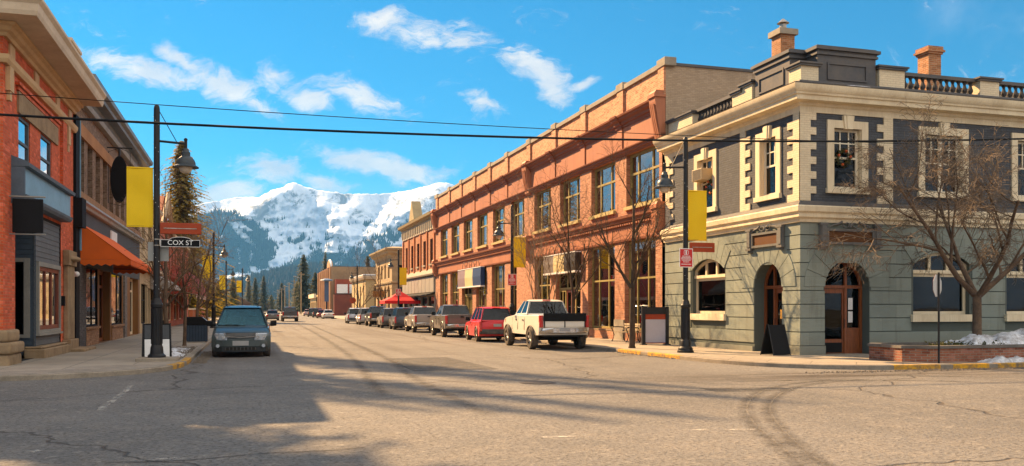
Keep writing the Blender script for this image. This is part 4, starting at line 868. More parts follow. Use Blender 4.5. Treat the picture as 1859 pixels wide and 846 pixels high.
# shop fronts
for i, (a, b) in enumerate(SHOPS):
    if i in (2, 7):
        dm = FRR(); window(BB, FRR, a + .02, b - .02, 2.75, ZS1 - .02, M_OLIVE, -.28, .12, (.33, .66), (), g=M_GLASS_D, fd=.12)
        x0, x1 = a + .35 * (b - a), a + .72 * (b - a)
        window(BB, FRR, a + .02, x0, .14, 2.74, M_OLIVE, -.28, .10, (), (.25,), g=M_GLASS_D); window(BB, FRR, x1, b - .02, .14, 2.74, M_OLIVE, -.28, .10, (.5,), (.25,), g=M_GLASS_D)
        o = window(BB, FRR, x0 + .01, x1 - .01, .14, 2.74, M_OLIVE if i == 7 else M_WOOD_R, -.32, .14, (.5,), (.3,), g=M_GLASS_D, name='door')
    elif i == 4:
        window(BB, FRR, a + .02, b - .02, .14, ZS1 - .02, M_OLIVE, -.3, .08, (), (.6,), g=M_GLASS_D)
    else:
        window(BB, FRR, a + .02, b - .02, ZS0 + .01, ZS1 - .02, M_OLIVE, -.28, .11, (.36, .72) if i < 2 else (.4, .75), (.58,), g=M_GLASS, fd=.11)
m = FRR(); m.box(36.3, 38.3, .75, 2.4, -.62, -.6); 
def mural():
    s = NT('window_display'); n = s.noise(s.pos(), 1.6, 2, .5, 1.2); n2 = s.noise(s.pos(), 4, 1, .5); c = s.mix(s.ramp(n, .44, .5), (.42, .46, .02), (.10, .17, .02)); c = s.mix(s.ramp(n2, .62, .66), c, (.05, .22, .26)); s.col(c); return s.m
M_MURAL = mural(); m.build('window_display', M_MURAL, BB)
m = FRR(); m.box(36.4, 39.3, .65, 3.0, -.82, -.80); m.build('window_display', M_MURAL, BB)
m = FRR(); m.prism([(57.4, .2), (58.7, .2), (58.7, 1.6), (58.2, 1.4), (57.8, 1.2), (57.4, 1.9)], -.35, -.34); m.build('window_display', M_WHITE, BB)
# sign boards above two shops
def shop_sign(label, a, b, z0, z1, cols, arcs=True):
    t = thing('shop_sign', label, 'shop sign', FRR().p(a, z0, .1)); n = len(cols); e = .04; wd = .34
    m = FRR(); m.box(a, b, z0 - .10, z0, .02, wd + .04); m.box(a, b, z1, z1 + .06, .02, wd + .03); m.build('sign_box', M_WHITE, t)
    for k, c in enumerate(cols):
        x0 = a + (b - a) * k / n; x1 = a + (b - a) * (k + 1) / n; m = FRR(); m.prism_u([(.04, z0 + .001), (wd, z0 + .001), (wd + e, (z0 + z1) / 2), (wd, z1 - .001), (.04, z1 - .001)], x0 + .003, x1 - .003); m.build('sign_panel', c, t)
    if arcs:
        m = FRR()
        for k in range(4):
            c = a + (b - a) * (.2 + .2 * k); m.tube([(c + .5 * math.cos(3.1416 * q / 8), z1 + .06 + .55 * math.sin(3.1416 * q / 8), .2) for q in range(9)], .022, 5)
        m.build('iron_scroll', M_BLACK, t)
cM = mk('mauve_sign', (.28, .20, .22), .5, .12, 2, .05); cC = mk('cream_sign', (.66, .53, .27), .5, .08, 2, .05); cB = mk('navy_sign', (.02, .05, .14), .5, .15, 2, .05); cT = mk('taupe_sign', (.20, .16, .13), .5, .15, 2, .05); cD = mk('dark_brown_sign', (.035, .028, .022), .5, .2, 2, .05)
shop_sign('shop sign in mauve, cream and navy panels above the doorway with olive frames', 65.6, 73.3, 3.45, 4.85, [cB, cC, cM])
shop_sign('shop sign in taupe, cream and dark brown panels behind the bare street trees', 45.2, 50.6, 3.75, 4.75, [cD, cC, cT])
# ---------------------------------------------------------------- narrow red brick building beyond
B2 = thing('red_brick_store', 'red brick store with tall narrow upper windows, pale bracketed cornice and a gable peak', 'building', (XR, 84.3, 0)); a0, a1 = 84.3, 103.0
UW2 = [(85.6 + 3.55 * k, 87.0 + 3.55 * k) for k in range(5)]
m = FRR(); m.wall(a0, a1, 5.2, 9.5, [(a, b, 6.1, 8.6) for a, b in UW2], .3); m.build('street_wall', brick('store_brick', (.42, .14, .045), (.34, .105, .035), (.36, .2, .11), stain=.3), B2, norm=False)
for x in (84.7, 88.3, 91.85, 95.4, 98.95, 102.6): m = FRR(); m.box(x - .25, x + .25, 5.5, 9.4, 0, .12); m.build('pilaster', mk('brick_trim', (.42, .13, .045), .8, .2, 2, .3), B2)
for a, b in UW2:
    window(B2, FRR, a, b, 6.1, 8.6, M_BLACK, -.18, .07, (), (.5,), g=M_GLASS_D); m = FRR(); m.box(a - .1, b + .1, 5.95, 6.1, -.1, .14); m.build('window_sill', M_COPING, B2)
m = FRR(); m.box(a0, a1, 9.5, 10.6, 0, .10); [m.box(a0 + .35 + 1.05 * k, a0 + .6 + 1.05 * k, 9.65, 10.5, .10, .22) for k in range(18)]; m.build('frieze', mk('pale_frieze', (.52, .45, .33), .7, .15, 2, .2), B2)
m = FRR(); m.prism_u([(0, 10.6), (.2, 10.6), (.25, 10.75), (.55, 10.85), (.62, 11.1), (0, 11.2)], a0, a1 + .3); m.build('cornice', mk('tan_cornice', (.40, .31, .16), .7, .2, 2, .2), B2)
m = FRR(); m.prism([(93.2, 11.2), (96.4, 11.2), (94.8, 13.3)], -.5, .5); m.build('gable_peak', mk('tan_cornice', (.40, .31, .16)), B2)
m = FRR(); m.wall(a0, a1, -.02, 5.2, [(85 + 3.6 * k, 88.2 + 3.6 * k, .6, 2.9) for k in range(5)], .4); m.build('shop_front', mk('grey_shop_front', (.30, .26, .21), .8, .2, 1.5, .2), B2, norm=False)
for k in range(5): window(B2, FRR, 85 + 3.6 * k, 88.2 + 3.6 * k, .6, 2.9, M_BLACK, -.2, .08, (.5,), (), g=M_GLASS_D)
m = FRR(); m.prism_u([(0, 5.0), (.3, 4.95), (.35, 5.1), (0, 5.6)], a0, a1); m.build('lower_cornice', M_COPING, B2)
m = FRR(); m.box(a0 + .3, a1 - .3, 3.3, 4.8, 0, .12); [m.box(a0 + .5 + 2.0 * k, a0 + .56 + 2.0 * k, 3.3, 4.8, .12, .14) for k in range(10)]; m.build('blank_fascia', mk('grey_fascia', (.36, .32, .27), .7, .15, 2, .1), B2)
m = FRR(); m.prism_u([(0, 3.28), (.9, 3.0), (.9, 2.92), (0, 3.1)], a0 + .3, a1 - .3); m.build('canopy', M_BLACKM, B2)
m = MB(); m.box(XR + 1.4, 42, -.02, 10.4, -a1, -a0); m.build('interior_wall', M_DARKIN, B2)
m = MB(); m.box(XR + .01, 42, -.02, 10.9, -a1, -(a1 - .3)); m.box(XR + .05, 42, 10.4, 10.7, -(a1 - .31), -a0); m.build('rear_wall', mk('brick_trim', (.42, .13, .045)), B2)
# ---------------------------------------------------------------- pale stone building across the side street
S3 = thing('stone_building', 'pale sandstone building with arched ground floor and heavy cornice past the red canopy', 'building', (XR, 111.4, 0)); a0, a1, h = 111.4, 126.0, 8.5
M_SAND = mk('sandstone', (.46, .33, .18), .85, .25, .9, .4, fine=4)
ST = lambda: MB((0, a0, 0), (1, 0, 0), (0, -1, 0))
m = FRR(); m.wall(a0, a1, -.02, h, [(113 + 3.1 * k, 115 + 3.1 * k, .8, 4.6) for k in range(4)] + [(113.3 + 3.1 * k, 114.7 + 3.1 * k, 5.6, 7.4) for k in range(4)], .4, 0, [(113 + 3.1 * k, 115 + 3.1 * k, 3.6, 4.6) for k in range(4)]); m.build('street_wall', M_SAND, S3, norm=False)
OPS3 = [(18.3 + 1.65 * k, 19.3 + 1.65 * k, .8, 4.4) for k in range(8)]
m = ST(); m.wall(XR, 40, -.02, h, OPS3 + [(18.4 + 1.65 * k, 19.2 + 1.65 * k, 5.4, 7.2) for k in range(8)], .4, 0, [(a, b, 3.9, 4.4) for a, b, c, d in OPS3]); m.build('side_wall', M_SAND, S3, norm=False)
for k in range(4): window(S3, FRR, 113 + 3.1 * k, 115 + 3.1 * k, .8, 4.6, M_BLACK, -.25, .09, (.5,), (.6,), g=M_GLASS_D)
for k in range(8): window(S3, ST, 18.3 + 1.65 * k, 19.3 + 1.65 * k, .8, 4.4, M_BLACK, -.25, .08, (), (.6,), g=M_GLASS_D)
m = MB(); m.sweep([(XR, a1), (XR, a0), (40, a0)], [(-.1, 8.2), (.1, 8.2), (.2, 8.45), (.6, 8.7), (.7, 8.9), (.95, 9.1), (1.0, 9.3), (-.1, 9.5)]); m.build('cornice', mk('sandstone_trim', (.50, .38, .22), .8, .2, 1, .2), S3)
m = MB(); m.sweep([(XR, a1), (XR, a0), (40, a0)], [(-.1, 4.9), (.15, 4.9), (.2, 5.1), (-.1, 5.2)]); m.build('string_course', mk('sandstone_trim', (.50, .38, .22)), S3)
m = MB(); m.box(XR + 1, 40, -.02, 9.3, -a1, -(a0 + 1)); m.build('interior_wall', M_DARKIN, S3)
# ---------------------------------------------------------------- tan low building, then the far brick hall
T4 = thing('tan_building', 'low tan building with dark glazing and snow along its roof edge', 'building', (XR, 137.5, 0)); a0, a1, h = 137.5, 156.0, 6.4
TN = lambda: MB((0, 137.5, 0), (1, 0, 0), (0, -1, 0)); M_TAN = mk('tan_render', (.52, .38, .19), .85, .15, .8, .2, fine=3)
m = FRR(); m.wall(a0, a1, -.02, h, [(139 + 4.2 * k, 140.4 + 4.2 * k, .8, 5.2) for k in range(4)], .3); m.build('street_wall', M_TAN, T4, norm=False)
m = TN(); m.wall(XR, 38, -.02, h, [(18.9, 22.6, .4, 5.6), (24, 28, .4, 5.6)], .3); m.build('side_wall', M_TAN, T4, norm=False)
for a, b in ((18.9, 22.6), (24, 28)): window(T4, TN, a, b, .4, 5.6, M_BLACK, -.2, .1, (.5,), (.32, .42), g=M_GLASS_D)
for k in range(4): window(T4, FRR, 139 + 4.2 * k, 140.4 + 4.2 * k, .8, 5.2, M_BLACK, -.2, .08, (), (.5,), g=M_GLASS_D)
m = MB(); m.sweep([(XR, a1), (XR, a0), (38, a0)], [(-.2, 6.2), (.3, 6.2), (.45, 6.5), (.5, 6.75), (-.2, 6.8)]); m.build('cornice', M_BUFF_L, T4)
m = MB(); m.sweep([(XR, a1), (XR, a0), (38, a0)], [(-.4, 6.801), (.45, 6.801), (.40, 6.95), (-.4, 7.0)]); tag(m.build('snow_on_roof', M_SNOW), kind='stuff')
m = MB(); m.box(XR + .8, 38, -.02, 6.6, -a1, -(a0 + .8)); m.build('interior_wall', M_DARKIN, T4)
F5 = thing('brick_hall', 'large brown brick hall with rounded gable and white sign boards beyond the parked cars', 'building', (XR, 196, 0)); a0, a1, h = 196.0, 230.0, 10.8
FH = lambda: MB((0, 196.0, 0), (1, 0, 0), (0, -1, 0))
m = FRR(); m.wall(a0, a1, -.02, h, [(198 + 5.3 * k, 199.8 + 5.3 * k, 3.6, 8.6) for k in range(6)] + [(198 + 5.3 * k, 201.5 + 5.3 * k, .6, 2.8) for k in range(6)], .4); m.build('street_wall', mk('far_brick', (.40, .12, .05), .85, .2, .6, .2, fine=3), F5, norm=False)
for k in range(7): m = FRR(); m.box(196.4 + 5.55 * k, 197.3 + 5.55 * k, 0, 10.7, 0, .35); m.build('pilaster', mk('far_brick_light', (.52, .30, .15), .85, .2, .6, .2), F5)
m = FH(); m.wall(XR, 44, -.02, h, [(21.8, 23.4, 7.2, 8.8)], .3); m.build('side_wall', mk('brown_side', (.34, .23, .13), .85, .25, .4, .3, fine=3), F5, norm=False)
window(F5, FH, 21.8, 23.4, 7.2, 8.8, M_GREYFRAME, -.15, .15, (), (.5,))
m = FRR(); m.prism([(201 + 3.6 * math.cos(3.1416 * q / 12), 10.8 + 1.5 * math.sin(3.1416 * q / 12)) for q in range(13)], -.5, .2); m.build('round_gable', mk('far_brick_light', (.52, .30, .15)), F5)
m = FRR(); q = [(201 + 3.7 * math.cos(3.1416 * k / 12), 10.85 + 1.6 * math.sin(3.1416 * k / 12), -.1) for k in range(13)]; m.tube(q, .22, 6); m.build('gable_coping', M_WHITE, F5)
m = MB(); m.box(XR + 1, 44, -.02, 10.7, -a1, -(a0 + 1)); m.build('interior_wall', M_DARKIN, F5); m = MB(); m.box(XR + .05, 44, 10.5, 10.9, -a1, -(a0 + .02)); m.build('roof', M_METAL_D, F5)
m = FH(); m.box(18.2, 23.2, 4.9, 8.0, 0, 2.2); m.build('annexe', mk('dark_red_panel', (.30, .065, .032), .7, .2, .8, .1), F5)
m = FH(); m.box(18.5, 20.8, 4.95, 6.9, 2.2, 2.4); m.box(21.2, 23.0, 4.95, 6.9, 2.2, 2.4); m.build('sign_board', M_WHITE, F5)
m = FH(); m.box(17.9, 23.6, -.02, 4.7, 0, 2.6); m.build('porch', mk('maroon_panel', (.19, .050, .028), .7, .25, .8, .1), F5)
F6 = thing('flat_roofed_store', 'small flat-roofed store with cream fascia before the conifers', 'building', (XR, 240, 0))
m = FRR(); m.wall(240, 262, -.02, 5.2, [(242 + 4.8 * k, 245.6 + 4.8 * k, .6, 3.4) for k in range(4)], .4); m.build('street_wall', M_TAN, F6, norm=False); m = FRR(); m.box(240, 262, 4.5, 5.6, 0, .6); m.build('fascia', M_CREAM, F6)
for k in range(4): window(F6, FRR, 242 + 4.8 * k, 245.6 + 4.8 * k, .6, 3.4, M_BLACK, -.2, .12, (.5,), (), g=M_GLASS_D)
m = MB(); m.box(XR + .5, 36, -.02, 5.3, -262, -240); m.build('body', M_TAN, F6)
# ---------------------------------------------------------------- red brick corner building on the left
RB = thing('red_corner_building', 'red brick corner building with deep cream eaves and blue-grey shop bay', 'building', (XL, 26.66, 0)); a0, a1 = 26.66, 36.6
LE = lambda: MB((0, 26.66, 0), (1, 0, 0), (0, -1, 0))
LP = lambda: MB((0, 30.46, 0), (1, 0, 0), (0, -1, 0))
UWL = [(28.33, 29.73, 5.75, 7.25), (31.14, 32.78, 5.75, 7.25)]
m = FL(); m.wall(a0, a1, 4.6, 9.3, UWL, .3); m.wall(a0, 27.95, -.02, 4.6, []); m.wall(34.3, a1, -.02, 4.6, []); m.face([(27.95, -.02, 0), (27.95, 4.6, 0), (27.95, 4.6, -1.2), (27.95, -.02, -1.2)]); m.build('street_wall', M_RED_BR, RB, norm=False)
m = LE(); m.wall(-11.8, XL, -.02, 9.3, [(-10.5, -8, .9, 3.4), (-10.5, -9.2, 5.75, 7.25)], .3); m.build('side_wall', M_RED_BR, RB, norm=False)
window(RB, LE, -10.5, -8, .9, 3.4, M_GREYFRAME, -.15, .09, (.5,), (.7,), g=M_GLASS_D); window(RB, LE, -10.5, -9.2, 5.75, 7.25, M_BLACKM, -.15, .07, (), (.5,))
for q in UWL: window(RB, FL, *q, mk('slate_sash', (.10, .12, .14), .6, .15, 2, .1), -.07, .10, (), (.5,), g=glass('sky_pane', (.2, .24, .27), .42))
m = FL(); m.box(28.15, 33.6, 7.26, 7.86, -.1, .06); m.build('stone_lintel', M_STONE, RB)
m = FL(); m.box(28.05, 33.7, 7.88, 7.98, 0, .07); m.box(27.95, 33.8, 8.0, 8.10, 0, .12); m.box(34.2, 34.9, 5.9, 8.25, 0, .10); m.build('brick_moulding', M_RED_BR, RB)
m = MB(); m.sweep([(XL, a1), (XL, a0), (-11.8, a0)], [(-.05, 8.27), (.10, 8.27), (.16, 8.36), (.18, 8.48), (-.05, 8.52)], -1); m.build('belt_course', M_BUFF, RB)
for y in (27.2, 30.2, 33.4, 35.6): m = FL(); m.box(y, y + .55, 8.62, 8.95, 0, .05); m.build('stone_inset', M_BUFF, RB)
for y in (26.9, 35.1): m = FL(); m.box(y, y + .42, 7.6, 8.26, 0, .12); m.box(y + .1, y + .32, 7.35, 7.6, 0, .09); m.build('corbel', M_BUFF, RB)
m = MB(); m.sweep([(XL, a1 - .02), (XL, a0), (-11.8, a0)], [(-.05, 8.98), (.10, 8.98), (.14, 9.06), (.24, 9.10), (.28, 9.20), (.36, 9.24), (.38, 9.30), (-.05, 9.31)], -1); m.build('bed_moulding', M_BUFF, RB)
m = MB(); m.sweep([(XL, a1 - .02), (XL, a0), (-11.8, a0)], [(-.3, 9.312), (1.02, 9.312), (1.06, 9.42), (1.08, 9.60), (1.16, 9.70), (1.16, 9.78), (.9, 9.82), (-.3, 9.84)], -1); m.build('eaves', M_BUFF_L, RB)
m = FL(); m.box(31.6, 33.2, 9.83, 10.35, -.5, .75); m.box(31.5, 33.3, 10.35, 10.45, -.6, .85); m.build('roof_block', M_BUFF_L, RB)
m = FL(); m.box(26.7, 28.4, 9.83, 10.7, -1.2, .35); m.box(26.6, 28.5, 10.7, 10.82, -1.3, .45); m.build('roof_block', M_BUFF, RB)
m = FL(); m.box(a0 - .10, 28.02, -.02, .42, -.6, .16); m.box(a0 - .16, 28.10, .42, .74, -.6, .22); m.box(a0 - .08, 27.98, .74, 1.08, -.6, .12); m.build('stone_foot', M_STONE, RB, bevel=.09, seg=3, smooth=60)
# shop bay: siding, windows, name band
def siding(F, u0, u1, v0, v1, ops, w=0.0, wd=.02):
    m = F(); v = v0; h = .165
    while v < v1 - .02:
        t = min(v + h, v1); x = u0
        cuts = sorted([(o[0], o[1]) for o in ops if o[2] < (v + t) / 2 < o[3]])
        for p, q in cuts + [(u1, u1)]:
            if p - x > .02: m.hexa([(x, v, w), (p, v, w), (p, t, w), (x, t, w)], [(x, v, w + wd), (p, v, w + wd), (p, t - .012, w + .006), (x, t - .012, w + .006)])
            x = max(x, q)
        v += h
    return m
siding(FL, 30.47, 34.28, .5, 4.85, [(30.75, 34.12, .92, 3.04)], -.05).build('siding', mk('weathered_grey_siding', (.15, .155, .16), .7, .2, 1.5, .2), RB)
siding(LP, -9.5, XL - .005, .2, 4.85, [(-8.2, -6.62, .85, 3.1)], -.05).build('siding', M_BLUEGREY, RB)
m = FL()
for q in ((30.72, 34.14, 3.0, 3.14), (30.72, 34.14, .86, .98)): m.box(*q, -.1, .04)
m.box(30.72, 30.84, .98, 3.0, -.1, .042); m.box(34.02, 34.14, .98, 3.0, -.1, .042); m.box(30.6, 34.2, .80, .86, -.1, .10); m.build('window_trim', M_GREYFRAME, RB)
window(RB, FL, 30.85, 34.01, .985, 2.995, M_WOOD_R, -.06, .13, (.36, .66), (), fd=.10, g=glass('curtained_pane', (.42, .40, .36), .25)); m = FL(); m.box(30.9, 32.0, 1.0, 2.95, -.30, -.28); m.box(32.9, 33.6, 1.0, 2.95, -.30, -.28); m.build('curtain', mk('pale_curtain', (.42, .38, .32), .9, .2, 4, .2), RB)
m = LP(); m.box(-6.62, -6.46, .75, 3.22, -.1, .05); m.box(-8.3, -6.62, 3.10, 3.22, -.1, .048); m.box(-8.3, -6.62, .75, .85, -.1, .05); m.build('window_trim', M_GREYFRAME, RB)
window(RB, LP, -8.25, -6.63, .86, 3.09, M_BLACKM, -.1, .05, (), (), g=M_GLASS_D)
m = FL(); m.box(30.3, 34.5, -.02, .40, -.3, .30); m.box(30.35, 34.45, .40, .48, -.3, .2); m.build('stone_sill', M_STONE, RB, bevel=.03)
m = FL(); m.box(30.46, 34.29, -.02, .5, -.3, -.051); m.build('bay_foot', M_BLUEGREY, RB)
m = FL(); m.box(27.6, 34.35, 4.86, 5.62, -.2, .30); n_ = m.build('name_band', M_PALEBLUE, RB)
m = FL(); m.prism_u([(-.1, 5.621), (.44, 5.64), (.46, 5.74), (.36, 5.80), (-.05, 5.95)], 27.5, 34.45); m.prism_u([(-.2, 4.7), (.30, 4.70), (.36, 4.78), (.38, 4.859), (-.2, 4.859)], 27.55, 34.4); m.box(27.5, 27.598, 4.6, 5.62, -.2, .34); m.build('band_cornice', mk('slate_blue_trim', (.10, .14, .18), .55, .2, 2, .1), RB)
m = FL(); m.box(34.75, 36.0, .55, 3.2, 0, .16); m.box(34.65, 36.1, 3.2, 3.75, 0, .22); m.ball((35.37, 3.45, .2), (.5, .28, .12), 8, 6); m.box(34.6, 36.15, -.02, .55, 0, .28); m.box(34.4, 36.9, -.02, .22, .1, .75); m.build('stone_pilaster', M_STONE, RB, bevel=.02)
m = FL(); m.box(34.33, 34.45, 1.75, 2.1, .002, .12); m.build('meter_box', M_BLACKM, RB)
m = FL(); m.ball((36.42, 2.95, .16), .10, 8, 6); m.box(36.36, 36.48, 2.85, 3.05, 0, .1); m.build('wall_lamp', M_WHITE, RB, smooth=60)
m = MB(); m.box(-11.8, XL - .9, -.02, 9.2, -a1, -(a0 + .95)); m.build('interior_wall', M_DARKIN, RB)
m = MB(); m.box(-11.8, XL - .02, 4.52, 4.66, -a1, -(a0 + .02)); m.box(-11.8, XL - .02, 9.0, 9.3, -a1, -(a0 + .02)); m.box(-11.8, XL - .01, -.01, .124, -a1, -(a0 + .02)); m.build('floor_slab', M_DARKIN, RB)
# things fixed to it
sg = thing('hanging_sign', 'blank square black sign hung out from the blue-grey shop bay', 'sign', (-6.2, 27.3, 3.7))
m = MB(); m.box(-6.22, -5.46, 3.76, 4.70, -27.36, -27.27); m.build('board', M_BLACKM, sg, bevel=.012); m = MB(); m.tube([(-6.36, 4.76, -27.315), (-5.4, 4.76, -27.315)], .025, 6); m.tube([(-6.34, 4.0, -27.315), (-6.34, 5.2, -27.315)], .02, 6); m.tube([(-6.36, 3.72, -27.315), (-5.4, 3.72, -27.315)], .02, 6); m.build('bracket', M_GREYFRAME, sg)
# ---------------------------------------------------------------- brown stone-fronted building with the orange awning
LB = thing('brown_brick_building', 'brown rough-brick building with a row of narrow upper windows above the orange awning', 'building', (XL, 36.62, 0)); a0, a1 = 36.62, 58.0
LW = [(37.75 + 2.0 * k, 38.95 + 2.0 * k, 6.25, 8.4) for k in range(10)]
GS = [(39.3, 42.3, .9, 3.4), (46.4, 50.1, .85, 3.4), (42.75, 45.9, .13, 3.4), (53.4, 57.2, .13, 3.4)]
m = FL(); m.wall(a0, a1, 5.7, 10.1, LW, .35); m.build('street_wall', M_BROWN_BR, LB, norm=False)
m = FL(); m.box(a0 + .8, a1, 8.41, 8.92, -.1, .08); m.build('lintel_band', mk('tan_lintel', (.40, .19, .075), .8, .2, 1, .2), LB)
m = FL(); [m.box(a0 + .8 + .7 * k, a0 + .8 + .7 * k + .68, 5.92, 6.22, -.1, .12) for k in range(29)]; m.build('sill_band', mk('tan_sill', (.34, .19, .10), .85, .25, 1, .3), LB)
for q in LW: window(LB, FL, *q, M_BLACKM, -.22, .07, (), (.5,), g=M_GLASS_D)
m = FL(); m.prism_u([(0, 5.60), (.16, 5.62), (.2, 5.72), (.30, 5.78), (.30, 5.86), (0, 5.91)], a0 + .8, a1); m.build('metal_moulding', mk('grey_metal_trim', (.30, .32, .33), .45, .2, 2, .1), LB)
m = FL(); m.wall(a0, a1, 3.4, 5.62, []); m.build('sign_band', mk('charcoal_band', (.07, .075, .08), .7, .15, 1, .1), LB, norm=False)
m = FL(); m.box(46.0, 47.9, 4.75, 5.4, 0, .06); m.build('blank_sign', M_WHITE, LB)
m = FL(); m.wall(a0, a1, -.02, 3.4, GS, .5); m.build('shop_front', mk('brown_shop_wood', (.23, .105, .03), .6, .2, 1.4, .15, streak=True), LB, norm=False)
for q in GS[:2]:
    window(LB, FL, q[0], q[1], q[2], q[3], M_BLACKM, -.05, .07, (.55,), (), g=glass('shop_pane', (.35, .36, .34), .22)); m = FL(); m.box(q[0] - .1, q[1] + .1, q[2] - .1, q[2], 0, .12); m.box(q[0] - .08, q[1] + .08, .0, q[2] - .1, 0, .05); m.build('stall_riser', brick('tan_riser', (.36, .19, .085), (.30, .15, .065), (.2, .12, .07)), LB)
m = FL(); m.box(50.5, 51.4, -.02, 3.4, 0, .1); m.build('brick_pier', brick('grey_pier', (.16, .14, .125), (.12, .105, .095), (.2, .18, .16)), LB)
for q in GS[2:]: window(LB, FL, q[0], q[1], q[2], q[3], M_WOOD if q[0] < 50 else M_CREAM, -.35, .16, (.33, .66), (.78,), g=M_GLASS_D, name='door')
m = FL(); m.box(a0 + .02, a0 + .74, -.02, 9.0, -.1, .10); m.box(a0 - .02, a0 + .80, 4.75, 5.85, 0, .32); m.build('black_pilaster', M_BLACKM, LB); m = FL(); m.box(a0 + .741, a0 + .83, 5.86, 9.0, 0, .13); m.box(a0 + .741, a0 + .83, 3.9, 4.74, 0, .16); m.build('downpipe', M_PALEBLUE, LB); m = FL(); m.box(a0 + .75, 39.2, -.02, 3.39, .0, .04); m.build('brick_pier', brick('charcoal_pier', (.07, .065, .065), (.05, .048, .05), (.10, .09, .085)), LB)
m = FL(); m.prism_u([(-.4, 10.05), (.12, 10.05), (.16, 10.2), (.55, 10.22), (.58, 10.34), (.75, 10.4), (.78, 10.56), (-.4, 10.7)], a0, a1); m.build('metal_cornice', mk('weathered_sheet_metal', (.20, .22, .23), .4, .3, 1, .1, metal=.3), LB)
m = FL(); m.prism_u([(0, 9.62), (.22, 9.62), (.30, 9.78), (0, 9.82)], a0 + .8, a1); m.build('gutter', mk('grey_metal_trim', (.30, .32, .33)), LB)
m = MB(); m.box(-11.8, XL - 1.0, -.02, 9.8, -a1, -a0); m.build('interior_wall', M_DARKIN, LB); m = MB(); m.box(-11.8, XL - .02, 9.82, 10.04, -a1, -a0); m.box(-11.8, XL - .02, 4.9, 5.2, -a1, -a0); m.box(-11.8, XL - .02, -.01, .124, -a1, -a0); m.build('floor_slab', M_DARKIN, LB)
m = MB(); m.box(-7.6, -6.5, 10.5, 11.1, -57.5, -56.3); m.build('chimney', M_BROWN_BR, LB)
def awning(name, label, y0, y1, zt, zb, pr, mat, scal=True):
    t = thing(name, label, 'awning', (XL, y0, zb)); m = FL(); e = .03
    m.hexa([(y0, zt, .02), (y1, zt, .02), (y1, zb, pr), (y0, zb, pr)], [(y0, zt - e, .02), (y1, zt - e, .02), (y1, zb - e, pr - .02), (y0, zb - e, pr - .02)]); m.prism_u([(.02, zt - .01), (pr - .02, zb), (.02, zb)], y0, y0 + .02); m.prism_u([(.02, zt - .01), (pr - .02, zb), (.02, zb)], y1 - .02, y1); m.build('canvas', mat, t)
    m = FL(); n = int((y1 - y0) / .28); h = .26
    for k in range(n):
        u0 = y0 + (y1 - y0) * k / n; u1 = y0 + (y1 - y0) * (k + 1) / n; c = (u0 + u1) / 2
        m.prism([(u0, zb - .03), (u1, zb - .03), (u1, zb - h * .7), (c, zb - h), (u0, zb - h * .7)], pr - .02, pr - .005)
    n = int(pr / .28)
    for y in (y0, y1 - .015):
        for k in range(n):
            w0 = .02 + (pr - .04) * k / n; w1 = .02 + (pr - .04) * (k + 1) / n; m.prism_u([(w0, zb - .005), (w1, zb - .005), (w1, zb - h * .7), ((w0 + w1) / 2, zb - h), (w0, zb - h * .7)], y, y + .015)
    m.build('valance', mat, t)
    m = FL()
    for y in (y0 + .1, y1 - .1): m.tube([(y, zb - .02, pr - .05), (y, zb - .02, .02)], .018, 5); m.tube([(y, zb - .02, pr - .05), (y, zt - .08, .03)], .018, 5)
    m.build('frame', M_BLACK, t); return t
M_AWN = mk('orange_canvas', (.72, .13, .016), .85, .10, 1.2, .15, fine=40)
awning('shop_awning', 'orange canvas awning with scalloped edge over the brown shop windows', 38.0, 46.8, 5.0, 3.6, 1.85, M_AWN)
awning('shop_awning', 'grey canvas awning behind the street name sign', 64.0, 72.0, 4.2, 3.2, 1.5, mk('grey_canvas', (.36, .33, .30), .85, .1, 1.2, .1))
ov = thing('hanging_sign', 'tall blank black oval sign on an iron bracket beside the yellow banner', 'sign', (-6.0, 45.0, 6.7))
m = MB(); m.prism([(-5.77 + .39 * math.cos(6.2832 * k / 28), 7.72 + 1.10 * math.sin(6.2832 * k / 28)) for k in range(28)], -45.04, -44.96); m.build('board', M_BLACKM, ov)
m = MB(); m.tube([(-6.3, 9.2, -45), (-5.2, 9.2, -45)], .03, 6); m.tube([(-5.77, 9.2, -45), (-5.77, 8.8, -45)], .05, 6)
for s in (-1, 1): m.tube([(-5.77, 9.2, -45), (-5.77 + s * .47, 9.0, -45), (-5.77 + s * .47, 6.6, -45), (-5.77, 6.5, -45)], .014, 4)
m.build('bracket', M_BLACK, ov)
# ---------------------------------------------------------------- smaller fronts further up the left side
L3 = thing('cream_store', 'cream two-storey store with dark windows just beyond the brown building', 'building', (XL, 58.02, 0)); a0, a1 = 58.02, 70.0
W3 = [(59.2 + 3.6 * k, 60.8 + 3.6 * k, 5.3, 7.2) for k in range(3)]; G3 = [(58.8, 62.4, .7, 3.2), (64.4, 69.0, .7, 3.2), (62.7, 64.1, .13, 3.0)]
m = FL(); m.wall(a0, a1, -.02, 8.6, W3 + G3, .3); m.build('street_wall', mk('cream_render', (.52, .40, .24), .85, .2, .8, .2), L3, norm=False)
for q in W3 + G3: window(L3, FL, *q, M_BLACKM, -.2, .09, (.5,), (.6,), g=M_GLASS_D)
m = FL(); m.prism_u([(0, 4.0), (.5, 4.1), (.5, 4.3), (0, 4.5)], a0, a1); m.prism_u([(0, 8.3), (.3, 8.5), (.35, 8.7), (0, 8.8)], a0, a1); m.build('cornice', M_BUFF_L, L3); m = MB(); m.box(-22, XL - .8, -.02, 8.4, -a1, -a0); m.build('interior_wall', M_DARKIN, L3)
L4 = thing('gabled_brick_building', 'orange-red brick building with a timbered gable before the tall golden spruce', 'building', (XL, 70.02, 0)); a0, a1 = 70.02, 104.0
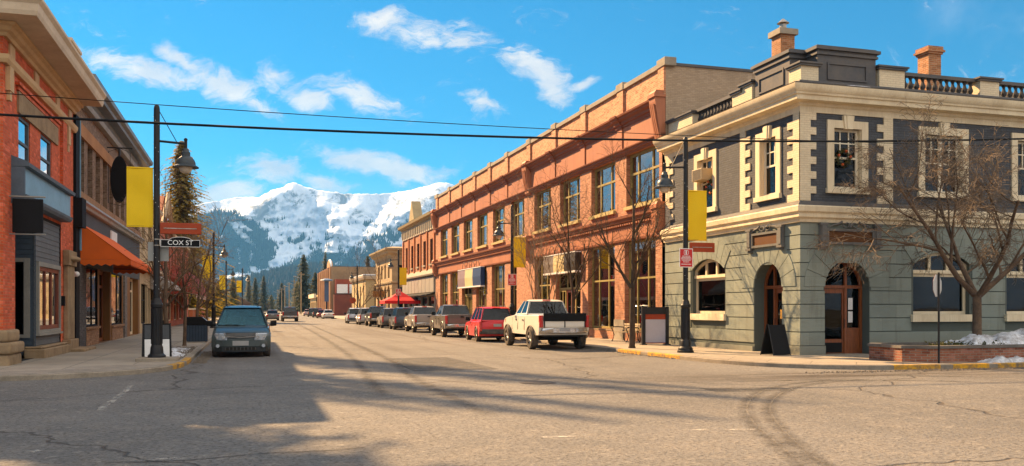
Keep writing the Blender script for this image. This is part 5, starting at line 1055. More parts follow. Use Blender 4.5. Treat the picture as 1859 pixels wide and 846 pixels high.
W4 = [(72 + 3.2 * k, 73.6 + 3.2 * k, 4.9, 7.0) for k in range(10)]; G4 = [(71.5 + 6.4 * k, 76.2 + 6.4 * k, .6, 3.0) for k in range(5)]
m = FL(); m.wall(a0, a1, -.02, 7.9, W4 + G4, .3); m.build('street_wall', brick('orange_red_brick', (.46, .10, .035), (.38, .075, .026), (.36, .14, .08)), L4, norm=False)
for q in W4 + G4: window(L4, FL, *q, M_BLACKM if q[2] > 3 else M_CREAM, -.2, .09, (.5,), (.6,), g=M_GLASS_D)
m = FL(); m.prism([(70.3, 7.9), (79.7, 7.9), (75, 10.6)], -.4, -.02); m.build('gable', brick('orange_red_brick', None, None, None), L4)
m = FL()
for q in ([(70.0, 7.75, .25), (75, 10.75, .25)], [(80.0, 7.75, .25), (75, 10.75, .25)], [(72.5, 9.0, .22), (77.5, 9.0, .22)], [(75, 9.0, .22), (75, 10.6, .22)]): m.tube(q, .16, 4)
m.build('gable_timber', mk('weathered_timber', (.40, .29, .18), .8, .2, 1, .2), L4)
m = FL(); m.box(a0, a1, 7.9, 8.15, -.3, .25); m.build('cornice', M_BUFF, L4); m = MB(); m.box(-22, XL - .8, -.02, 7.9, -a1, -a0); m.build('interior_wall', M_DARKIN, L4)
da = thing('domed_awning', 'dark red domed awning over the pavement beyond the grey awning', 'awning', (XL, 80, 2.8)); m = FL(); n = 10
P = [[(80 + 20 * i / 12, 2.9 + 2.5 * math.cos(1.5708 * k / n) * (1 if 0 < i < 12 else .55), .03 + 2.1 * math.sin(1.5708 * k / n) * (1 if 0 < i < 12 else .8)) for k in range(n + 1)] for i in range(13)]
for A, B in zip(P, P[1:]):
    for k in range(n): m.face([A[k], B[k], B[k + 1], A[k + 1]])
m.prism([(c[2] * 0 + c[0], c[1]) for c in P[0][:1]] + [(80.0, 2.9), (80.2, 2.9)], .02, 2.0) if False else None
m.face([q for q in P[0]] + [(80, 2.9, .03)]); m.build('canvas', mk('maroon_canvas', (.26, .045, .028), .8, .15, 1, .1), da, norm=False, smooth=40)
m = FL()
for i in range(12):
    u = 80 + 20 * i / 12; m.prism([(u, 2.9), (u + 1.66, 2.9), (u + 1.5, 2.55), (u + .16, 2.55)], 2.08, 2.10)
m.build('valance', mk('pale_stripe_canvas', (.5, .33, .28), .8, .15, 1, .1), da)
lw = thing('garden_wall', 'low orange brick wall with pale coping beyond the dark red awning', 'wall', (XL, 112, 0)); m = FL(); m.box(112, 145, -.02, 1.5, -.4, 0); m.build('wall_body', mk('low_brick', (.42, .12, .045), .85, .2, 1, .2), lw); m = FL(); m.box(111.9, 145.1, 1.5, 1.7, -.5, .1); m.build('coping', M_BUFF_L, lw)
L6 = thing('small_brick_house', 'small orange brick house behind the lamp beyond the low wall', 'house', (-9, 152, 0)); m = MB(); m.box(-17, -7.6, -.02, 4.2, -166, -152); m.build('wall', mk('low_brick', (.42, .12, .045)), L6)
m = MB(); m.prism([(-17.5, 4.2), (-7.1, 4.2), (-12.3, 7.2)], -166.4, -151.6); m.build('roof', mk('brown_shingle', (.14, .085, .05), .9, .2, 1, .2), L6); H6 = lambda: MB((0, 152, 0), (1, 0, 0), (0, -1, 0)); window(L6, H6, -10.5, -8.8, 1.0, 2.8, M_WHITE, .03, .1, (.5,), (.5,), g=M_GLASS_D)
for i, (x, y, l, c) in enumerate(((-4, 330, 'small brown house among the far conifers at the end of the street', (.20, .10, .06)), (6.5, 480, 'tiny grey-brown house at the far end of the road below the hill', (.22, .15, .11)))):
    h = thing('small_house', l, 'house', (x, y, 0)); m = MB(); m.box(x - 5, x + 5, -.02, 3.4, -y - 8, -y); m.build('wall', mk('house_wall_' + 'ab'[i], c, .85, .2, 1, .1), h); m = MB(); m.prism([(x - 5.6, 3.4), (x + 5.6, 3.4), (x, 6.6)], -y - 8.5, -y + .5); m.build('roof', mk('brown_shingle', (.14, .085, .05)), h)
# ---------------------------------------------------------------- bare trees
def bare_tree(label, x, y, h, trunk, r0, spread, seed, bark, twigm, stems=1, levels=4, kids=5, lean=(0, 0), droop=0.0, z0=SW, group=None, up=.55, first=.4):
    rnd = random.Random(seed); t = thing('bare_tree', label, 'tree', (x, y, z0), 0, group); A, B, D = MB(), MB(), MB()
    def rv(): return Vector((rnd.gauss(0, 1), rnd.gauss(0, 1), rnd.gauss(0, 1))).normalized()
    def limb(p, d, L, r, lv):
        n = 5 if lv < 2 else 4; pts = [p]; rad = [r]; q = p.copy(); dd = d.copy()
        for k in range(n):
            dd = (dd + rv() * (.16 + .05 * lv) + Vector((0, 0, (.05 if lv < 2 else -.02) - droop * (.05 + .06 * lv) * (k / n)))).normalized(); q = q + dd * (L / n); pts.append(q.copy()); rad.append(max(.0055, r * (1 - .62 * (k + 1) / n)))
        m = A if lv == 0 else (B if lv <= 1 else D); m.tube([(a.x, a.z, -a.y) for a in pts], rad, 8 if lv == 0 else (6 if lv == 1 else (4 if lv == 2 else 3)), cap=lv < 2)
        if lv >= levels: return
        nk = kids + (1 if lv == 1 else 0) + rnd.randint(-1, 1)
        for k in range(nk):
            f = (first if lv == 0 else .25) + (1 - (first if lv == 0 else .25)) * (k + rnd.random() * .8) / nk; f = min(f, .98); i = min(int(f * n), n - 1); s = f * n - i
            b = pts[i].lerp(pts[i + 1], s); br = rad[i] * (1 - s) + rad[i + 1] * s; ax = (pts[i + 1] - pts[i]).normalized()
            side = ax.cross(rv()).normalized(); an = rnd.uniform(.45, .95) * (spread if lv < 2 else 1); cd_ = (ax * math.cos(an) + side * math.sin(an)).normalized()
            if lv < 2: cd_ = (cd_ + Vector((0, 0, up * .35))).normalized()
            limb(b, cd_, L * rnd.uniform(.48, .78) * (1 - .35 * f if lv else 1), max(.005, br * rnd.uniform(.5, .7)), lv + 1)
    base = Vector((x, y, z0 - .05))
    if stems == 1:
        top = base + Vector((lean[0], lean[1], h)); d = (top - base).normalized()
        A.tube([(base.x, base.z, -base.y), ((base + d * .15).x, (base + d * .15).z, -(base + d * .15).y), ((base + d * trunk).x, (base + d * trunk).z, -(base + d * trunk).y)], [r0 * 1.45, r0 * 1.05, r0 * .82], 9)
        limb(base + d * trunk * .98, d, h - trunk, r0 * .8, 0)
        for k in range(max(2, kids - 2)):
            a = rnd.uniform(0, 6.28); limb(base + d * trunk * rnd.uniform(.85, 1.0), (d + Vector((math.cos(a), math.sin(a), .1)) * rnd.uniform(.6, 1.0) * spread).normalized(), (h - trunk) * rnd.uniform(.5, .75), r0 * .5, 1)
    else:
        if trunk > .3: A.tube([(base.x, base.z, -base.y), (base.x, base.z + .2, -base.y), (base.x + lean[0] * .3, base.z + trunk, -base.y - lean[1] * .3)], [r0 * 1.5, r0 * 1.1, r0], 10)
        for k in range(stems):
            a = 6.283 * k / stems + rnd.uniform(-.35, .35); s = spread * rnd.uniform(.75, 1.1)
            limb(base + Vector((lean[0] * .3, lean[1] * .3, max(.05, trunk - .06))), Vector((math.cos(a) * s, math.sin(a) * s, 1)).normalized(), (h - trunk) * rnd.uniform(.8, 1.05), r0 * (.72 if trunk > .3 else 1), 0)
    A.build('trunk', bark, t, smooth=60, norm=False); B.build('branches', bark, t, smooth=60, norm=False); D.build('twigs', twigm, t, norm=False); return t
GT = 'bare street trees'
bare_tree('wide-crowned bare tree with forking limbs in the brick planter', 21.35, 21.75, 5.9, 1.75, .125, 1.1, 8, M_BARK, mk('grey_twig', (.20, .145, .098), .9, .3, 3, 0), 4, 4, 6, (0, 0), .7, .35, None, .1, .2)
bare_tree('slender dark bare tree on the pavement in front of the olive shop windows and bench', 14.3, 31.5, 6.4, 2.4, .115, .8, 21, M_BARK_D, M_TWIG_D, 1, 3, 6, (.1, 0), -.05, SW, GT, .7, .12)
bare_tree('thin dark bare tree rising behind the tailgate of the white pickup', 14.5, 38.5, 6.0, 2.2, .08, .7, 33, M_BARK_D, M_TWIG_D, 1, 3, 6, (0, 0), 0, SW, GT, .7, .12)
bare_tree('pale many-stemmed bare tree behind the cab of the white pickup', 14.5, 43.2, 5.6, .1, .045, .30, 41, mk('pale_bark', (.30, .22, .15), .9, .3, 5, .3), mk('pale_twig', (.30, .21, .13), .9, .3, 5, 0), 6, 3, 4, (0, 0), 0, SW, GT, .5, .3)
bare_tree('bare tree with orange-brown twigs close behind the black lamp post', -2.95, 36.6, 5.2, 1.9, .10, 1.0, 52, M_BARK, M_TWIG, 1, 3, 6, (-.35, .1), .25, SW, GT, .35, .1)
bare_tree('small bare tree with orange-brown twigs just before the dark litter bin', -2.5, 38.8, 4.6, 1.7, .07, 1.0, 63, M_BARK, M_TWIG, 1, 3, 6, (.1, 0), .25, SW, GT, .35, .1)
bare_tree('bare tree with bent trunk beside the dark litter bin', -2.45, 46.5, 5.2, 1.8, .08, 1.0, 74, M_BARK, M_TWIG, 1, 3, 5, (.2, 0), .2, SW, GT, .35, .1)
bare_tree('bare tree with one leaning limb in front of the pale stone building', 14.9, 99.0, 6.8, 1.8, .11, .9, 85, M_BARK, M_TWIG, 1, 3, 5, (-1.6, 0), 0, SW, GT, .6, .2)
bare_tree('dark bare tree in front of the low tan building', 14.7, 121.5, 6.6, 1.5, .10, .7, 96, M_BARK_D, M_TWIG_D, 1, 3, 5, (0, 0), 0, SW, GT, .7, .15)
bare_tree('bare tree with tangled orange twigs beyond the yellow banner on the left pavement', -2.6, 62.0, 5.4, 1.8, .09, 1.0, 97, M_BARK, M_TWIG, 1, 3, 6, (0, 0), .2, SW, GT, .35, .1)
# ---------------------------------------------------------------- conifers
def conifer(label, x, y, h, rb, n, mat, seed, group=None, droop=.35, name='conifer', z0=-.05, lo=.06, pw=.9, leaf=1.0, fine=0.0):
    rnd = random.Random(seed); t = thing(name, label, 'tree', (x, y, z0), 0, group); m = MB(); m.tube([(x, z0, -y), (x, z0 + h * .5, -y), (x, z0 + h * .98, -y)], [h * .016, h * .010, h * .002], 7); m.build('trunk', M_BARK_D, t)
    m = MB()
    for i in range(n):
        f = lo + (1 - lo) * ((i + rnd.random()) / n); z = z0 + h * f; Rr = rb * (1 - f) ** pw * (rnd.uniform(.55, 1.12) if not fine else rnd.choice((.45, .7, .8, .95, 1.1)) * rnd.uniform(.85, 1.1)) + .15; a = i * 2.39996 + rnd.uniform(-.4, .4); ca, sa = math.cos(a), math.sin(a)
        k = max(3, int(Rr / ((.42 if not fine else .34) * leaf)))
        for j in range(k):
            s0 = j / k; s1 = (j + 1.25) / k; r0_, r1_ = Rr * s0, Rr * s1; z0_ = z - droop * Rr * s0 ** 1.4 + .10 * Rr * s0; z1_ = z - droop * Rr * s1 ** 1.4 + .10 * Rr * s1 - .03
            wd = (.10 + .22 * (1 - abs(2 * s0 - .7))) * Rr * .75 + .06
            if fine: wd = fine * rnd.uniform(.5, 1.5) * (1.15 - s0)
            for sg in (-1, 1):
                u = rnd.uniform(.5, 1.25); e = lambda: rnd.uniform(-.08, .08) * leaf
                p0 = (x + ca * r0_ + e(), z0_ + e(), -(y + sa * r0_ + e())); p1 = (x + ca * r1_ - sa * .06 * sg, z1_, -(y + sa * r1_ + ca * .06 * sg))
                p2 = (x + ca * (r0_ * .45 + r1_ * .55) - sa * wd * sg * u, z0_ - wd * rnd.uniform(.15, .75), -(y + sa * (r0_ * .45 + r1_ * .55) + ca * wd * sg * u)); m.face([p0, p1, p2])
    m.build('crown', mat, t, norm=False); return t
GC = 'conifers at the end of the street'
conifer('tall golden-lit spruce rising behind the gabled brick building on the left', -8.2, 122, 23.5, 7.8, 900, M_SPRUCE, 4, None, .40, fine=.6, lo=.04, pw=.66)
conifer('second golden spruce partly hidden behind the tall one', -15.5, 131, 20.0, 6.0, 420, M_SPRUCE, 9, None, .40, fine=.55)
def pxy(px, d): t = (px - CX) / FPX; return d * (t * CS + SN), d * (CS - t * SN)
for px, d, h, rb, mt, lb in ((552, 276, 18.6, 5.4, M_PINE, 'tallest dark conifer standing behind the row of wooden poles'), (573, 290, 13.5, 4.6, M_PINE, 'broad dark conifer against the flat-roofed store'), (512, 420, 14, 4.5, M_PINE, 'conifer behind the first wooden poles of the row'), (452, 420, 17.5, 4.0, M_OLIVE_N, 'slim conifer nearest the far lamp post'),
                              (464, 430, 16.8, 5.2, M_PINE, 'middle one of three far conifers above the grey minivan'), (479, 440, 18.2, 5.6, M_PINE, 'broadest of three far conifers above the grey minivan'), (424, 300, 12.5, 4.0, M_OLIVE_N, 'golden conifer behind the yellow banners on the left'), (493, 470, 9, 4.5, M_OLIVE_N, 'low golden conifer left of the wooden poles'),
                              (688, 215, 16.2, 2.6, M_PINE, 'thin dark conifer above the roof of the low tan building'), (668, 230, 15.4, 2.0, M_PINE, 'narrow dark conifer above the brown brick hall'), (591, 310, 21.5, 3.4, M_PINE, 'tall ragged conifer above the far end of the brick hall'), (398, 170, 7.0, 4.0, M_OLIVE_N, 'low golden conifer behind the low orange brick wall'), (383, 160, 6.0, 3.6, M_OLIVE_N, 'bushy golden conifer behind the low orange brick wall'), (540, 330, 12, 4.0, M_OLIVE_N, 'golden-green conifer between two wooden poles')):
    X, Y = pxy(px, d); conifer(lb, X, Y, h, rb * 1.22, 330 if d < 300 else 240, mt, int(px), GC, .32, leaf=1.5, fine=.85 if d > 200 else .42, pw=.78)

GY = 'unseen spruces added to cast shadow streaks on the road'  # out-of-view trees, added only for the shadow streaks they throw on the asphalt
for x, y, h, rb, sd in ((-14.0, 36.0, 29, 5.0, 31), (-19.0, 37.0, 29.5, 5.0, 32), (-24.5, 37.5, 30, 5.0, 34), (-12.9, 46.5, 28, 2.6, 33), (-31, 40, 30, 5, 35)):
    conifer('unseen tall spruce added behind the red corner building to shade the road', x, y, h, rb, 520, M_SPRUCE, sd, GY, .42, leaf=1.5, pw=.6)
for x, y, h, rb, lo, sd in ((-13.2, 50, 31, 2.0, .50, 41), (-13.2, 56.5, 35, 2.3, .56, 42), (-14.5, 61.5, 37, 1.9, .58, 43), (-17.0, 52, 31, 1.6, .52, 44), (-20.5, 60, 36, 2.2, .55, 45)):
    conifer('unseen tall spruce added behind the red corner building to shade the road', x, y, h, rb, 260, M_SPRUCE, sd, GY, .42, leaf=1.3, pw=.5, lo=lo)
M_FLARE = mk('dusty_flare_rubber', (.11, .09, .07), .8, .25, 4, .1)
# ---------------------------------------------------------------- vehicles (built facing +Y at the origin, then moved)
def lerp3(a, b, t): return tuple(a[i] + (b[i] - a[i]) * t for i in range(3))
def vehicle(name, label, cat, col, L, W, top, yf, yr, r, zb, gh, pil, x, y, rz, group=None, bed=None, trim=None, detail=True, tw=.24, lift=0.0, gl=None, van=False, tail='tall', bump=None, rack=False, dark_gate=False, dusty=.55, spare=False, flare=False):
    """top: body outline (y, z) from the front bumper over the bonnet to the tail; gh: (yf0, yr0, yf1, yr1, zbelt_f, zbelt_r, zroof, w0, w1); pil: fractions of side pillars"""
    t = thing(name, label, cat, (0, 0, 0), 0, group); w = W / 2; pm = paint('paint_' + col[0], col[1], dirt=(.26, .20, .145), amt=dusty)
    ra = r * 1.16; zc = r + lift * 0; gl = gl or M_CARGLASS
    dy = math.sqrt(max(.01, ra * ra - (zb - zc) ** 2)); a0 = math.atan2(zb - zc, dy)
    arc = lambda yc: [(yc + ra * math.cos(a), zc + ra * math.sin(a)) for a in [a0 + (math.pi - 2 * a0) * k / 9 for k in range(10)]]
    prof = list(top) + [(-L / 2 + .12, zb + .02)] + arc(yr)[::-1] + arc(yf)[::-1] + [(L / 2 - .12, zb + .02)]
    zt = max(p[1] for p in top); m = MB(); rings = []
    def tr(a, yy, zz):
        k = 1 - ((.12 if van else .055) if not bed else .035) * a ** (4 if not van else 3) * (max(0, abs(yy) - L / 2 + .9) / .9) ; z2 = zz - (.07 * a ** 6 if zz > zt - .45 else 0)
        if bed and a < .87 and bed[0] < yy < bed[1] and zz > bed[2]: z2 = bed[2]
        return yy * k, z2
    def xw(a, zz): return w * a * (1 - (.05 if a > .9 else 0) * max(0, (zz - zt * .62) / (zt * .5)) - (.035 if a > .9 else 0) * max(0, (zb + .22 - zz) / .3))
    for a in (-1, -.955, -.88, -.86, -.45, 0, .45, .86, .88, .955, 1):
        ring = []
        for yy, zz in prof:
            Y_, Z_ = tr(abs(a), yy, zz); ring.append(m.v((xw(abs(a), zz) * (1 if a > 0 else -1) if a else 0, Z_, -Y_)))
        rings.append(ring)
    n = len(prof)
    for A, B in zip(rings, rings[1:]):
        for k in range(n): m.bm.faces.new((A[k], A[(k + 1) % n], B[(k + 1) % n], B[k]))
    m.bm.faces.new(rings[0][::-1]); m.bm.faces.new(rings[-1])
    body = m.build('body', pm, t, smooth=32)
    m = MB(); m.box(-w * .80, w * .80, zb - .06, zb + .42, -L / 2 + .2, L / 2 - .2); m.box(-w * .86, w * .86, zb + .3, min(zt - .25, zb + .55), -L / 2 + .3, L / 2 - .3)
    for yy in (yf, yr): m.cyl((-w * .8, r, -yy), (w * .8, r, -yy), .07, .07, 8)
    m.build('underbody', M_UNDER, t)
    # cabin
    f0, r0, f1, r1, zf, zr_, zt_, w0, w1 = gh
    Bp = lambda s, sx: (sx * w0, zf + (zr_ - zf) * s, -(f0 + (r0 - f0) * s)); Rp = lambda s, sx: (sx * w1, zt_ - .05, -(f1 + (r1 - f1) * s)); P = lambda s, q, sx: lerp3(Bp(s, sx), Rp(s, sx), q)
    inn = lambda p, d: (p[0] - math.copysign(d, p[0]), p[1], p[2]); m = MB(); hw = .045
    for sx in (-1, 1):
        for s in pil:
            a, b = max(0, s - hw / abs(f0 - r0) * (1.3 if s in (0, 1) else 1)), min(1, s + hw / abs(f0 - r0) * (1.3 if s in (0, 1) else 1)); 
            if s == 0: a, b = 0, 2.2 * hw / abs(f0 - r0)
            if s == 1: a, b = 1 - 3.2 * hw / abs(f0 - r0), 1
            q = [P(a, -.02, sx), P(b, -.02, sx), P(b, 1.02, sx), P(a, 1.02, sx)]; m.hexa(q, [inn(p, .06) for p in q])
        q = [P(0, -.02, sx), P(1, -.02, sx), P(1, .10, sx), P(0, .10, sx)]; m.hexa(q, [inn(p, .05) for p in q])
    for s, d in ((0, -1), (1, 1)):
        q = [P(s, -.02, -1), P(s, -.02, 1), P(s, .07, 1), P(s, .07, -1)]; m.hexa(q, [(p[0], p[1], p[2] - d * .05) for p in q])
    ys = [f1 + .05, f1 - .12, (f1 + r1) / 2, r1 + .12, r1 - .03]; zz = [-.055, .0, .035, .01, -.055]; rr = []
    for yy, dz in zip(ys, zz): rr.append([m.v((sx * w1 * k, zt_ + dz - (.05 if abs(k) == 1 else (.015 if abs(k) > .8 else 0)) * (1 if dz > -.05 else 0), -yy)) for sx, k in ((-1, 1), (-1, .86), (1, 0), (1, .86), (1, 1))])
    for A, B in zip(rr, rr[1:]):
        for k in range(4): m.bm.faces.new((A[k], A[k + 1], B[k + 1], B[k]))
    m.box(-w1 + .02, w1 - .02, zt_ - .07, zt_ - .052, -f1, -r1)
    m.build('cabin', pm, t, smooth=40, norm=True)
    def pane(nm, q, d, g=gl):
        mm = MB(); mm.hexa(q, [tuple(p[i] + d[i] for i in range(3)) for p in q]); return mm.build(nm, g, t)
    pane('windshield', [P(0, .06, -1), P(0, .06, 1), P(0, 1, 1), P(0, 1, -1)], (0, 0, .012)); pane('rear_window', [P(1, .06, -1), P(1, .06, 1), P(1, .98, 1), P(1, .98, -1)], (0, 0, -.012), gl if bed else M_CARGLASS_D if detail and not bed else gl)
    for sx in (-1, 1):
        for i in range(len(pil) - 1):
            q = [inn(P(pil[i], .09, sx), .012), inn(P(pil[i + 1], .09, sx), .012), inn(P(pil[i + 1], 1, sx), .012), inn(P(pil[i], 1, sx), .012)]; pane('side_window', q, (-sx * .01, 0, 0), gl if i == 0 else M_CARGLASS_D)
    m = MB(); m.box(-w0 + .07, w0 - .07, min(zf, zr_) - .05, min(zf, zr_) - .01 + .012, -f0 + .1, -r0 - .1); m.build('cabin_floor', M_UNDER, t)
    rows = [f1 - .35] + ([f1 - 1.25] if (f1 - r1) > 1.6 else []) + ([f1 - 2.1] if (f1 - r1) > 2.6 else [])
    for yy in rows:
        for sx in (-1, 1):
            m = MB(); zt2 = zt_ - .22; m.box(sx * w1 * .48 - .23, sx * w1 * .48 + .23, zf - .05, zt2 - .16, -yy, -yy + .14); m.box(sx * w1 * .48 - .13, sx * w1 * .48 + .13, zt2 - .13, zt2 + .04, -yy + .03, -yy + .13); m.build('seat', M_SEAT, t, bevel=.03)
    # wheels
    for sx in (-1, 1):
        for yy in (yf, yr):
            m = MB((sx * (w - tw + (.03 if not flare else .09)), -0, 0), (0, 1, 0), (1, 0, 0)); m = MB(); xo = sx * (w + (.015 if not flare else .10)); xi = xo - sx * tw; R_ = [(xi, r * .62), (xi, r * .93), (xi + sx * .03, r * .985), (xi + sx * tw * .5, r), (xo - sx * .03, r * .985), (xo, r * .93), (xo, r * .64), (xo - sx * .03, r * .60)]; rg = []
            for xx, q in R_: rg.append([m.v((xx, r + q * math.cos(6.28318 * k / 22), q * math.sin(6.28318 * k / 22) - yy)) for k in range(22)])
            for A, B in zip(rg, rg[1:]):
                for k in range(22): m.bm.faces.new((A[k], A[(k + 1) % 22], B[(k + 1) % 22], B[k]))
            o = m.build('wheel', M_TYRE, t, smooth=35)
            m = MB(); xr = xo - sx * .035; m.cyl((xr - sx * .10, r, -yy), (xr - sx * .05, r, -yy), r * .61, r * .61, 20); m.cyl((xr - sx * .05, r, -yy), (xr + sx * .012, r, -yy), r * .16, r * .12, 10)
            for k in range(6):
                a = 6.28318 * k / 6; c, s_ = math.cos(a), math.sin(a); m.tube([(xr - sx * .01, r + c * r * .12, s_ * r * .12 - yy), (xr - sx * .03, r + c * r * .58, s_ * r * .58 - yy)], [r * .10, r * .13], 5)
            ra_ = [m.v((xr - sx * .02, r + r * .61 * math.cos(6.28318 * k / 20), r * .61 * math.sin(6.28318 * k / 20) - yy)) for k in range(20)]; rb_ = [m.v((xr - sx * .03, r + r * .53 * math.cos(6.28318 * k / 20), r * .53 * math.sin(6.28318 * k / 20) - yy)) for k in range(20)]
            for k in range(20): m.bm.faces.new((ra_[k], ra_[(k + 1) % 20], rb_[(k + 1) % 20], rb_[k]))
            m.build('rim', M_RIM, o, smooth=35)
            m = MB()                      # arch lip
            q = [(sx * (w + (.004 if not flare else .06)), r + ra * 1.02 * math.sin(a), -(yy + ra * 1.02 * math.cos(a))) for a in [.02 + (math.pi - .04) * k / 12 for k in range(13)]]; m.tube(q, .022 if not flare else .042, 5); m.build('wheel_arch', (M_FLARE if flare else M_PLASTIC if trim else pm), t, smooth=40)
    # bumpers, lamps, plate, mirrors, seams
    bz = bump or (zb + .12, zb + .36); bm_ = trim or pm
    for sgn, nm in ((1, 'front_bumper'), (-1, 'rear_bumper')):
        m = MB(); e = L / 2; q = [(-w * .97, e - .34), (-w * .86, e - .17), (-w * .62, e - .03), (-w * .3, e + .035), (w * .3, e + .035), (w * .62, e - .03), (w * .86, e - .17), (w * .97, e - .34), (w * .97, e - .5), (w * .9, e - .5), (-w * .9, e - .5), (-w * .97, e - .5)] if van else [(-w * .98, (e - .16)), (-w * .86, e - .02), (-w * .4, e + .03), (w * .4, e + .03), (w * .86, e - .02), (w * .98, e - .16), (w * .98, e - .42), (w * .9, e - .42), (-w * .9, e - .42), (-w * .98, e - .42)]
        m.prism_v([(a, -b * sgn) for a, b in q], bz[0], bz[1]); m.build(nm, (M_CHROME if bed and sgn < 0 else bm_), t, bevel=.02, smooth=40)
    m = MB(); m.box(-.26, .26, bz[0] + .05 + (.10 if bed else 0), bz[0] + .21 + (.06 if bed else 0), -(L / 2 + .055), -(L / 2 + .03)); m.build('licence_plate', M_PLATE, t)
    m = MB(); m.box(-.26, .26, bz[1] + (.12 if not bed else -.15), bz[1] + (.28 if not bed else -.02), -L / 2 - .015, -L / 2 + .05) if False else m.box(-.2, .2, bz[0] + (.07 if bed else .36), bz[0] + (.19 if bed else .50), L / 2 + .02 if bed else L / 2 - .02, L / 2 + .036 if bed else L / 2 + .012); m.build('licence_plate', M_PLATE, t)
    zh = top[2][1] if len(top) > 2 else .8
    for sx in (-1, 1):
        q = [(sx * w * .99, -(L / 2 - .36)), (sx * w * .93, -(L / 2 - .06)), (sx * w * .56, -(L / 2 + .012)), (sx * w * .56, -(L / 2 - .25)), (sx * w * .80, -(L / 2 - .36))]
        
        if van:
            hl = MB(); hl.hexa([(sx * w * .97, zh - .16, -(L / 2 - .34)), (sx * w * .36, zh - .19, -(L / 2 + .02)), (sx * w * .42, zh - .06, -(L / 2 - .10)), (sx * w * .965, zh + .06, -(L / 2 - .42))], [(sx * w * .99, zh - .16, -(L / 2 - .22)), (sx * w * .36, zh - .19, -(L / 2 + .045)), (sx * w * .42, zh - .07, -(L / 2 + .01)), (sx * w * .985, zh + .05, -(L / 2 - .30))]) if False else hl.prism_v([(sx * w * .965, -(L / 2 - .50)), (sx * w * .90, -(L / 2 - .26)), (sx * w * .72, -(L / 2 - .07)), (sx * w * .47, -(L / 2 + .025)), (sx * w * .43, -(L / 2 - .2)), (sx * w * .8, -(L / 2 - .5))], zh - .23, zh + .02); o = hl.build('headlight', M_HEAD, t, bevel=.03)
            hl = MB(); [hl.cyl((sx * w * k_, zh - .11, -(L / 2 - .2)), (sx * w * k_, zh - .11, -(L / 2 + .015 - .13 * (k_ > .7))), .06, .055, 12) for k_ in (.58, .77)]; hl.build('reflector', M_CHROME, o)
        else: m = MB(); m.prism_v(q, zh - .22, zh - .05); m.build('headlight', M_HEAD, t, bevel=.012)
        m = MB(); q = [(sx * w * .985, -(L / 2 - .66)), (sx * w * .955, -(L / 2 - .40)), (sx * w * .9, -(L / 2 - .44)), (sx * w * .9, -(L / 2 - .66))] if van else [(sx * (w * .995), -(L / 2 - .40)), (sx * (w * .955), -(L / 2 - .10)), (sx * w * .90, -(L / 2 - .12)), (sx * w * .90, -(L / 2 - .40))]; m.prism_v(q, zh - .21, zh - .06); m.build('indicator', M_AMBER, t)
        zl = (zt - .52, zt - .05) if tail == 'tall' else (zt - .36, zt - .14); yb = -(L / 2); m = MB(); m.prism_v([(sx * (w * .985), L / 2 - .16), (sx * (w * .965), L / 2 - .0), (sx * (w * (.86 if bed or tail == 'tall' else .66)), L / 2 + .012), (sx * (w * .80), L / 2 - .16)], *zl); m.build('tail_light', M_TAIL, t, bevel=.01)
        ym = f0 - .32; m = MB(); m.box(sx * (w0 + .02) - .02, sx * (w0 + .10) + .02, zf + .02, zf + .08, -ym - .03, -ym + .03); m.hexa([(sx * (w0 + .08), zf + .0, -ym - .06), (sx * (w0 + .30), zf + .02, -ym - .03), (sx * (w0 + .30), zf + .20, -ym - .03), (sx * (w0 + .08), zf + .19, -ym - .06)], [(sx * (w0 + .08), zf + .0, -ym + .06), (sx * (w0 + .28), zf + .02, -ym + .05), (sx * (w0 + .28), zf + .20, -ym + .05), (sx * (w0 + .08), zf + .19, -ym + .06)]); m.build('side_mirror', M_BLACKM, t, bevel=.015)
        if detail:
            for s in [p for p in pil]:
                m = MB()
                yy = f0 + (r0 - f0) * s
                if yf - ra > yy > yr + ra * .4: m.tube([(sx * (xw(1, z_) - .003), z_ - (.07 if z_ > zt - .45 else 0), -yy) for z_ in [zb + .16 + (zf - zb - .18) * k / 6 for k in range(7)]], .009, 4)
                if len(m.bm.verts): m.build('door_seam', M_UNDER, t)
                else: m.bm.free()
            for i in range(len(pil) - 1):
                yy = f0 + (r0 - f0) * (pil[i + 1]) + .16
                if yy > yr + ra * .2 and i < 2: m = MB(); xh = sx * (xw(1, zf - .14) - .01); m.box(min(xh, xh + sx * .035), max(xh, xh + sx * .035), zf - .22, zf - .18, -yy - .18, -yy); m.build('door_handle', (M_BLACKM if bed else pm), t)
    if rack:
        for sx in (-1, 1): m = MB(); m.tube([(sx * w1 * .82, zt_ - .01, -(f1 - .25)), (sx * w1 * .82, zt_ + .07, -(f1 - .38)), (sx * w1 * .82, zt_ + .07, -(r1 + .38)), (sx * w1 * .82, zt_ - .01, -(r1 + .25))], .022, 6); m.build('roof_rail', M_BLACK, t)
    if bed:
        m = MB(); m.box(-w * .82, w * .82, bed[2] + .02, zt - .01, L / 2 - .06, L / 2 + .006); m.box(-w * .78, w * .78, bed[2] + .04, bed[2] + .26, L / 2 + .006, L / 2 + .012) if not dark_gate else None; gt = m.build('tailgate', pm, t, bevel=.01)
        if dark_gate:
            m = MB(); m.box(-w * .85, w * .85, bed[2] + .24, zt + .03, L / 2 + .008, L / 2 + .05); m.build('gate_cover', M_BLACKM, gt, bevel=.02)
            for s in (-.5, .0, .5): m = MB(); m.box(s * W * .8 - .02, s * W * .8 + .02, bed[2] + .0, bed[2] + .26, L / 2 + .01, L / 2 + .02); m.build('strap', M_BLACKM, gt)
        m = MB(); m.box(-.09, .09, bed[2] + .36, bed[2] + .42, L / 2 + .02, L / 2 + .07); m.build('gate_handle', M_BLACKM, gt)
        m = MB(); m.box(-.16, .16, zt_ - .03, zt_ + .02, -r1 - .02, -r1 + .05); m.build('brake_lamp', M_TAIL, t)
    else:
